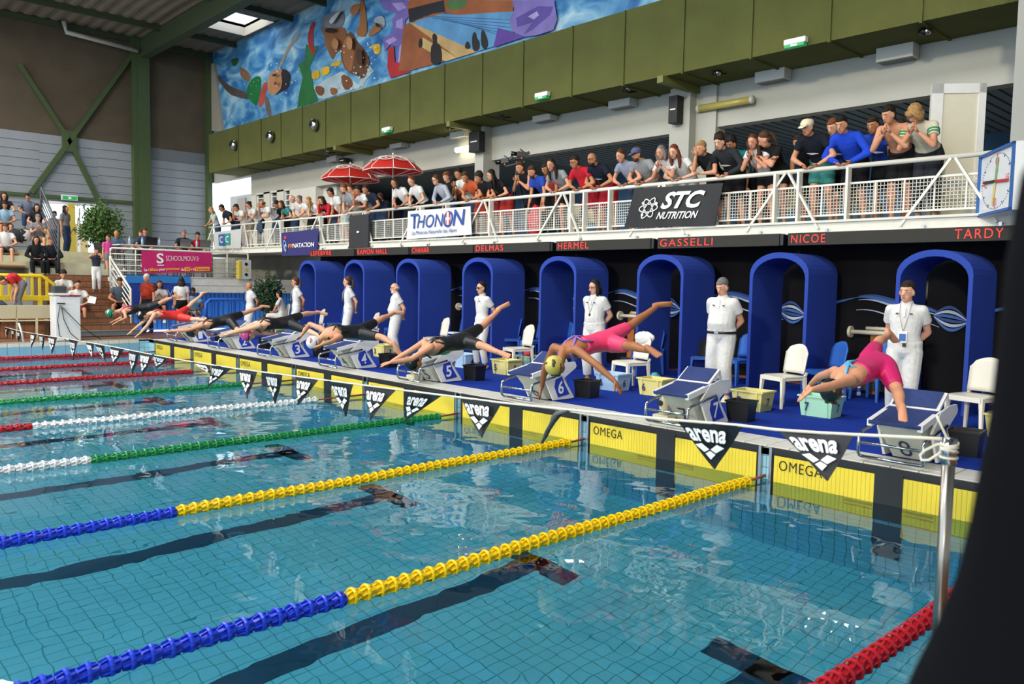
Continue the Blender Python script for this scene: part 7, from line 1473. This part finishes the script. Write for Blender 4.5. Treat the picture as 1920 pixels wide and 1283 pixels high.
stander(340, 519, -2.6, DK, at(340, 519, 'x', -2.6)[2] - DK, (-1, .3), 'side', 'person seen from behind in white T-shirt and black shorts with long dark hair', top=(WHT, .5), bottom=(bk_, .2), hair=('long', 'dark'), sex='f', look=(-1, .3, 0))
sitter(305, 527, -3.1, None, (1, -.4), 'sitphone', 'person with long brown hair in white T-shirt sitting under the terrace with a phone', top=(WHT, .5), bottom=(bk_, .25), hair=('long', 'brown'), sex='f')
sitter(368, 541, -3.1, None, (1, -.4), 'sit', 'person, boy in light blue T-shirt sitting by the blue barrier', top=('#6fa3c4', .5), bottom=('#c9c6bb', .35), hair=('short', 'black'), skin_k='dark')
sitter(232, 522, -2.6, None, (1, -.5), 'sit', 'person sitting in shadow behind the stair railing', top=('#3f4a58', .5), bottom=(bk_, .35), hair=('short', 'dark'), skin_k='mid')
stander(202, 440, -4.9, at(193, 524, 'x', -4.9)[2], at(202, 440, 'x', -4.9)[2] - at(193, 524, 'x', -4.9)[2], (.7, .2), 'side', 'person, girl in pink T-shirt and grey shorts leaning on the terrace rail', top=('#cf4f94', .5), bottom=('#77797c', .2), hair=('bun', 'brown'), sex='f', skin_k='light', lod=1, shoes='#22242a')
stander(180, 466, -3.6, DK + .165 * 7, at(180, 466, 'x', -3.6)[2] - DK - .165 * 7, (1, -.25), 'photo', 'person in dark floral top and wide white trousers photographing from the stairs', top=('#2c2f3d', .15), bottom=(WHT, .95), hair=('bun', 'dark'), sex='f', skin_k='light', lod=1, look=(1, -.2, -.1), shoes='#6a3a2a')
stander(122, 398, -9.5, LZ, 1.70, (.8, .6), 'side', 'person in grey patterned blouse and jeans with long black hair by the doorway', top=('#77777a', .7), bottom=(jn, .95), hair=('long', 'black'), sex='f', look=(.6, .8, 0))
stander(101, 408, -11.5, LZ, 1.62, (.8, .3), 'side', 'person in light clothes just inside the bright doorway', top=('#9a8f96', .5), bottom=(jn, .95), hair=('short', 'dark'))
sitter(222, 432, TX - 1.3, None, (1, -.2), 'sit', 'person, bald in blue grey T-shirt at the left end of the terrace table', top=('#465e78', .5), bottom=(bk_, .9), hair=('bald', 'dark'), skin_k='mid')
sitter(276, 428, TX - 1.3, None, (1, -.2), 'chin', 'person with glasses in dark blue and red top behind the black laptop', top=('#2b3850', .6), bottom=(bk_, .9), hair=('short', 'brown'), glasses='dark') if 0 else sitter(276, 428, TX - 1.3, None, (1, -.2), 'sit', 'person with glasses in dark blue top behind the black laptop', top=('#2b3850', .6), bottom=(bk_, .9), hair=('short', 'brown'), glasses='dark')
sitter(268, 432, TX - 2.0, None, (1, -.2), 'sit', 'person half hidden behind the one with glasses at the black laptop', top=('#3a4658', .6), bottom=(bk_, .9), hair=('short', 'brown'))
sitter(348, 432, TX - 1.3, None, (1, -.1), 'sit', 'person in dark polo behind the left grey laptop', top=('#20262f', .55), bottom=(bk_, .9), hair=('short', 'silver'), skin_k='mid')
sitter(374, 436, TX - 1.3, None, (1, -.1), 'sit', 'person, boy in red top behind the right grey laptop', top=('#9c2630', .6), bottom=(bk_, .9), hair=('short', 'black'), skin_k='mid')
BLG = 'spectators on the bleachers'
for (u, v, k, kind, top, bot, hair, sk_, sx, lab) in (
    (8, 362, 4, 'sit', ('#1b1c20', .4), ('#8f8a82', .45), ('bob', 'dark'), 'light', 'f', 'person in black T-shirt on the top bench, at the very left'), (52, 364, 4, 'sit', ('#5b6478', .6), (jn, .9), ('short', 'black'), 'mid', 'm', 'person in blue checked shirt on the top bench'),
    (10, 402, 3, 'sit', ('#7f9db5', .5), (dk_, .4), ('short', 'black'), 'mid', 'm', 'person in light blue T-shirt on the second bench from the top'), (70, 411, 3, 'chin', ('#1b1c20', .5), (jn, .9), ('bob', 'black'), 'light', 'f', 'person in black with a hand on the mouth beside the dark railing'),
    (72, 433, 2, 'sitphone', ('#6f7277', .5), ('#7a6a55', .4), ('short', 'silver'), 'light', 'm', 'person, grey haired in grey T-shirt looking at a phone'), (11, 446, 1, 'sit', ('#cfd0cf', .5), ('#2d3b50', .4), ('short', 'brown'), 'light', 'm', 'person in white printed T-shirt and navy shorts with a hand at the temple'),
    (69, 476, 0, 'sit', ('#17181c', 'long'), (bk_, .9), ('long', 'dark'), 'light', 'f', 'person, girl in black top with long dark hair behind the yellow barrier'), (96, 475, 0, 'sit', ('#1b1e26', 'long'), (bk_, .9), ('short', 'auburn'), 'light', 'm', 'person, boy in black jacket with white print behind the yellow barrier')):
    kd = 'sit' if kind == 'chin' else kind
    xk, zk = BR[k]; p = at(u, v, 'x', xk - .2); H = 1.66; lean = .15; S = H / 1.75; zseat = p[2] - (.10 + .555 * math.cos(lean) + .225) * S
    j, S = pose(xk - .25, p[1], zk if abs(zk - zseat) > .35 else zseat, H, (1, -.15), kd, lean=lean, look=(.9, -.1, -.35)); person(j, S, label=lab, group=BLG, top=top, bottom=bot, hair=hair, skin_k=sk_, sex=sx, lod=0, shoes='#3a3a3e')
sitter(124, 508, -3.0, None, (1, -.3), 'sitphone', 'person with dark curly hair in white polo sitting beside the white podium', nochair=True, top=(WHT, .55), bottom=(WHT, .9), hair=('curly', 'dark'), sex='f', lod=1)
sitter(150, 527, -2.5, None, (1, -.2), 'sit', 'person, child in white T-shirt sitting on the steps with a paper in hand', nochair=True, top=(WHT, .5), bottom=('#7a2a30', .35), hair=('bun', 'dark'), sex='f', lod=1)
# bending man
bx_ = at(30, 530, 'x', -2.4); j = J(); S = 1.0; j.front = V3(0, -1, 0); j.pelvis = at(40, 533, 'x', -2.4); zf = at(40, 584, 'x', -2.4)[2]; j.chest = at(26, 520, 'x', -2.4); j.neck = at(13, 522, 'x', -2.4); j.head = at(6, 527, 'x', -2.4); j.hf = V3(0, -.5, -1); j.hu = V3(.0, -1, .3)
zf = DK + .72
for s, n in ((1, 'R'), (-1, 'L')):
    X = V3(-s, 0, 0); j.__dict__['hip' + n] = j.pelvis + X * .09; j.__dict__['sh' + n] = j.chest * .25 + j.neck * .75 + X * .18
    an = V3(-2.4 - s * .1, j.pelvis[1] + .0, j.pelvis[2] - .80); kn, an = ik(j.pelvis + X * .09, an, .42, .41, (0, -1, 0)); j.__dict__['kn' + n] = kn; j.__dict__['an' + n] = an; j.__dict__['to' + n] = an + V3(0, -.17, -.04)
    sh = j.__dict__['sh' + n]; el, wr = ik(sh, sh + V3(0, .08, -.5), .29, .26, (0, 1, 0)); j.__dict__['el' + n] = el; j.__dict__['wr' + n] = wr; j.__dict__['tip' + n] = wr + V3(0, 0, -.17)
person(j, S, label='person bending over in red shirt and grey trousers before the yellow barrier', top=('#b32a30', .5), bottom=('#76767a', .93), hair=('short', 'brown'), skin_k='light', lod=1)
st_ = B().bx(-2.75, -2.1, j.pelvis[1] - .5, j.pelvis[1] + .45, DK, min(j.anL[2], j.anR[2]) - .07).build('step_box', brownriser, None); tag(st_, 'low brown tiled step under the bending person', 'step')
pp = at(171, 563, 'x', -2.1); o = B().prism([V3(-.02, -.1, -.06), V3(.05, .08, -.1), V3(.05, .12, .08), V3(0, -.04, .12)], (.004, 0, 0)); o.v = [tuple(np.asarray(q) + pp) for q in o.v]; tag(o.build('paper', whitep), 'sheet of paper held by the child sitting on the steps', 'paper')
finish_people(); finish_texts()
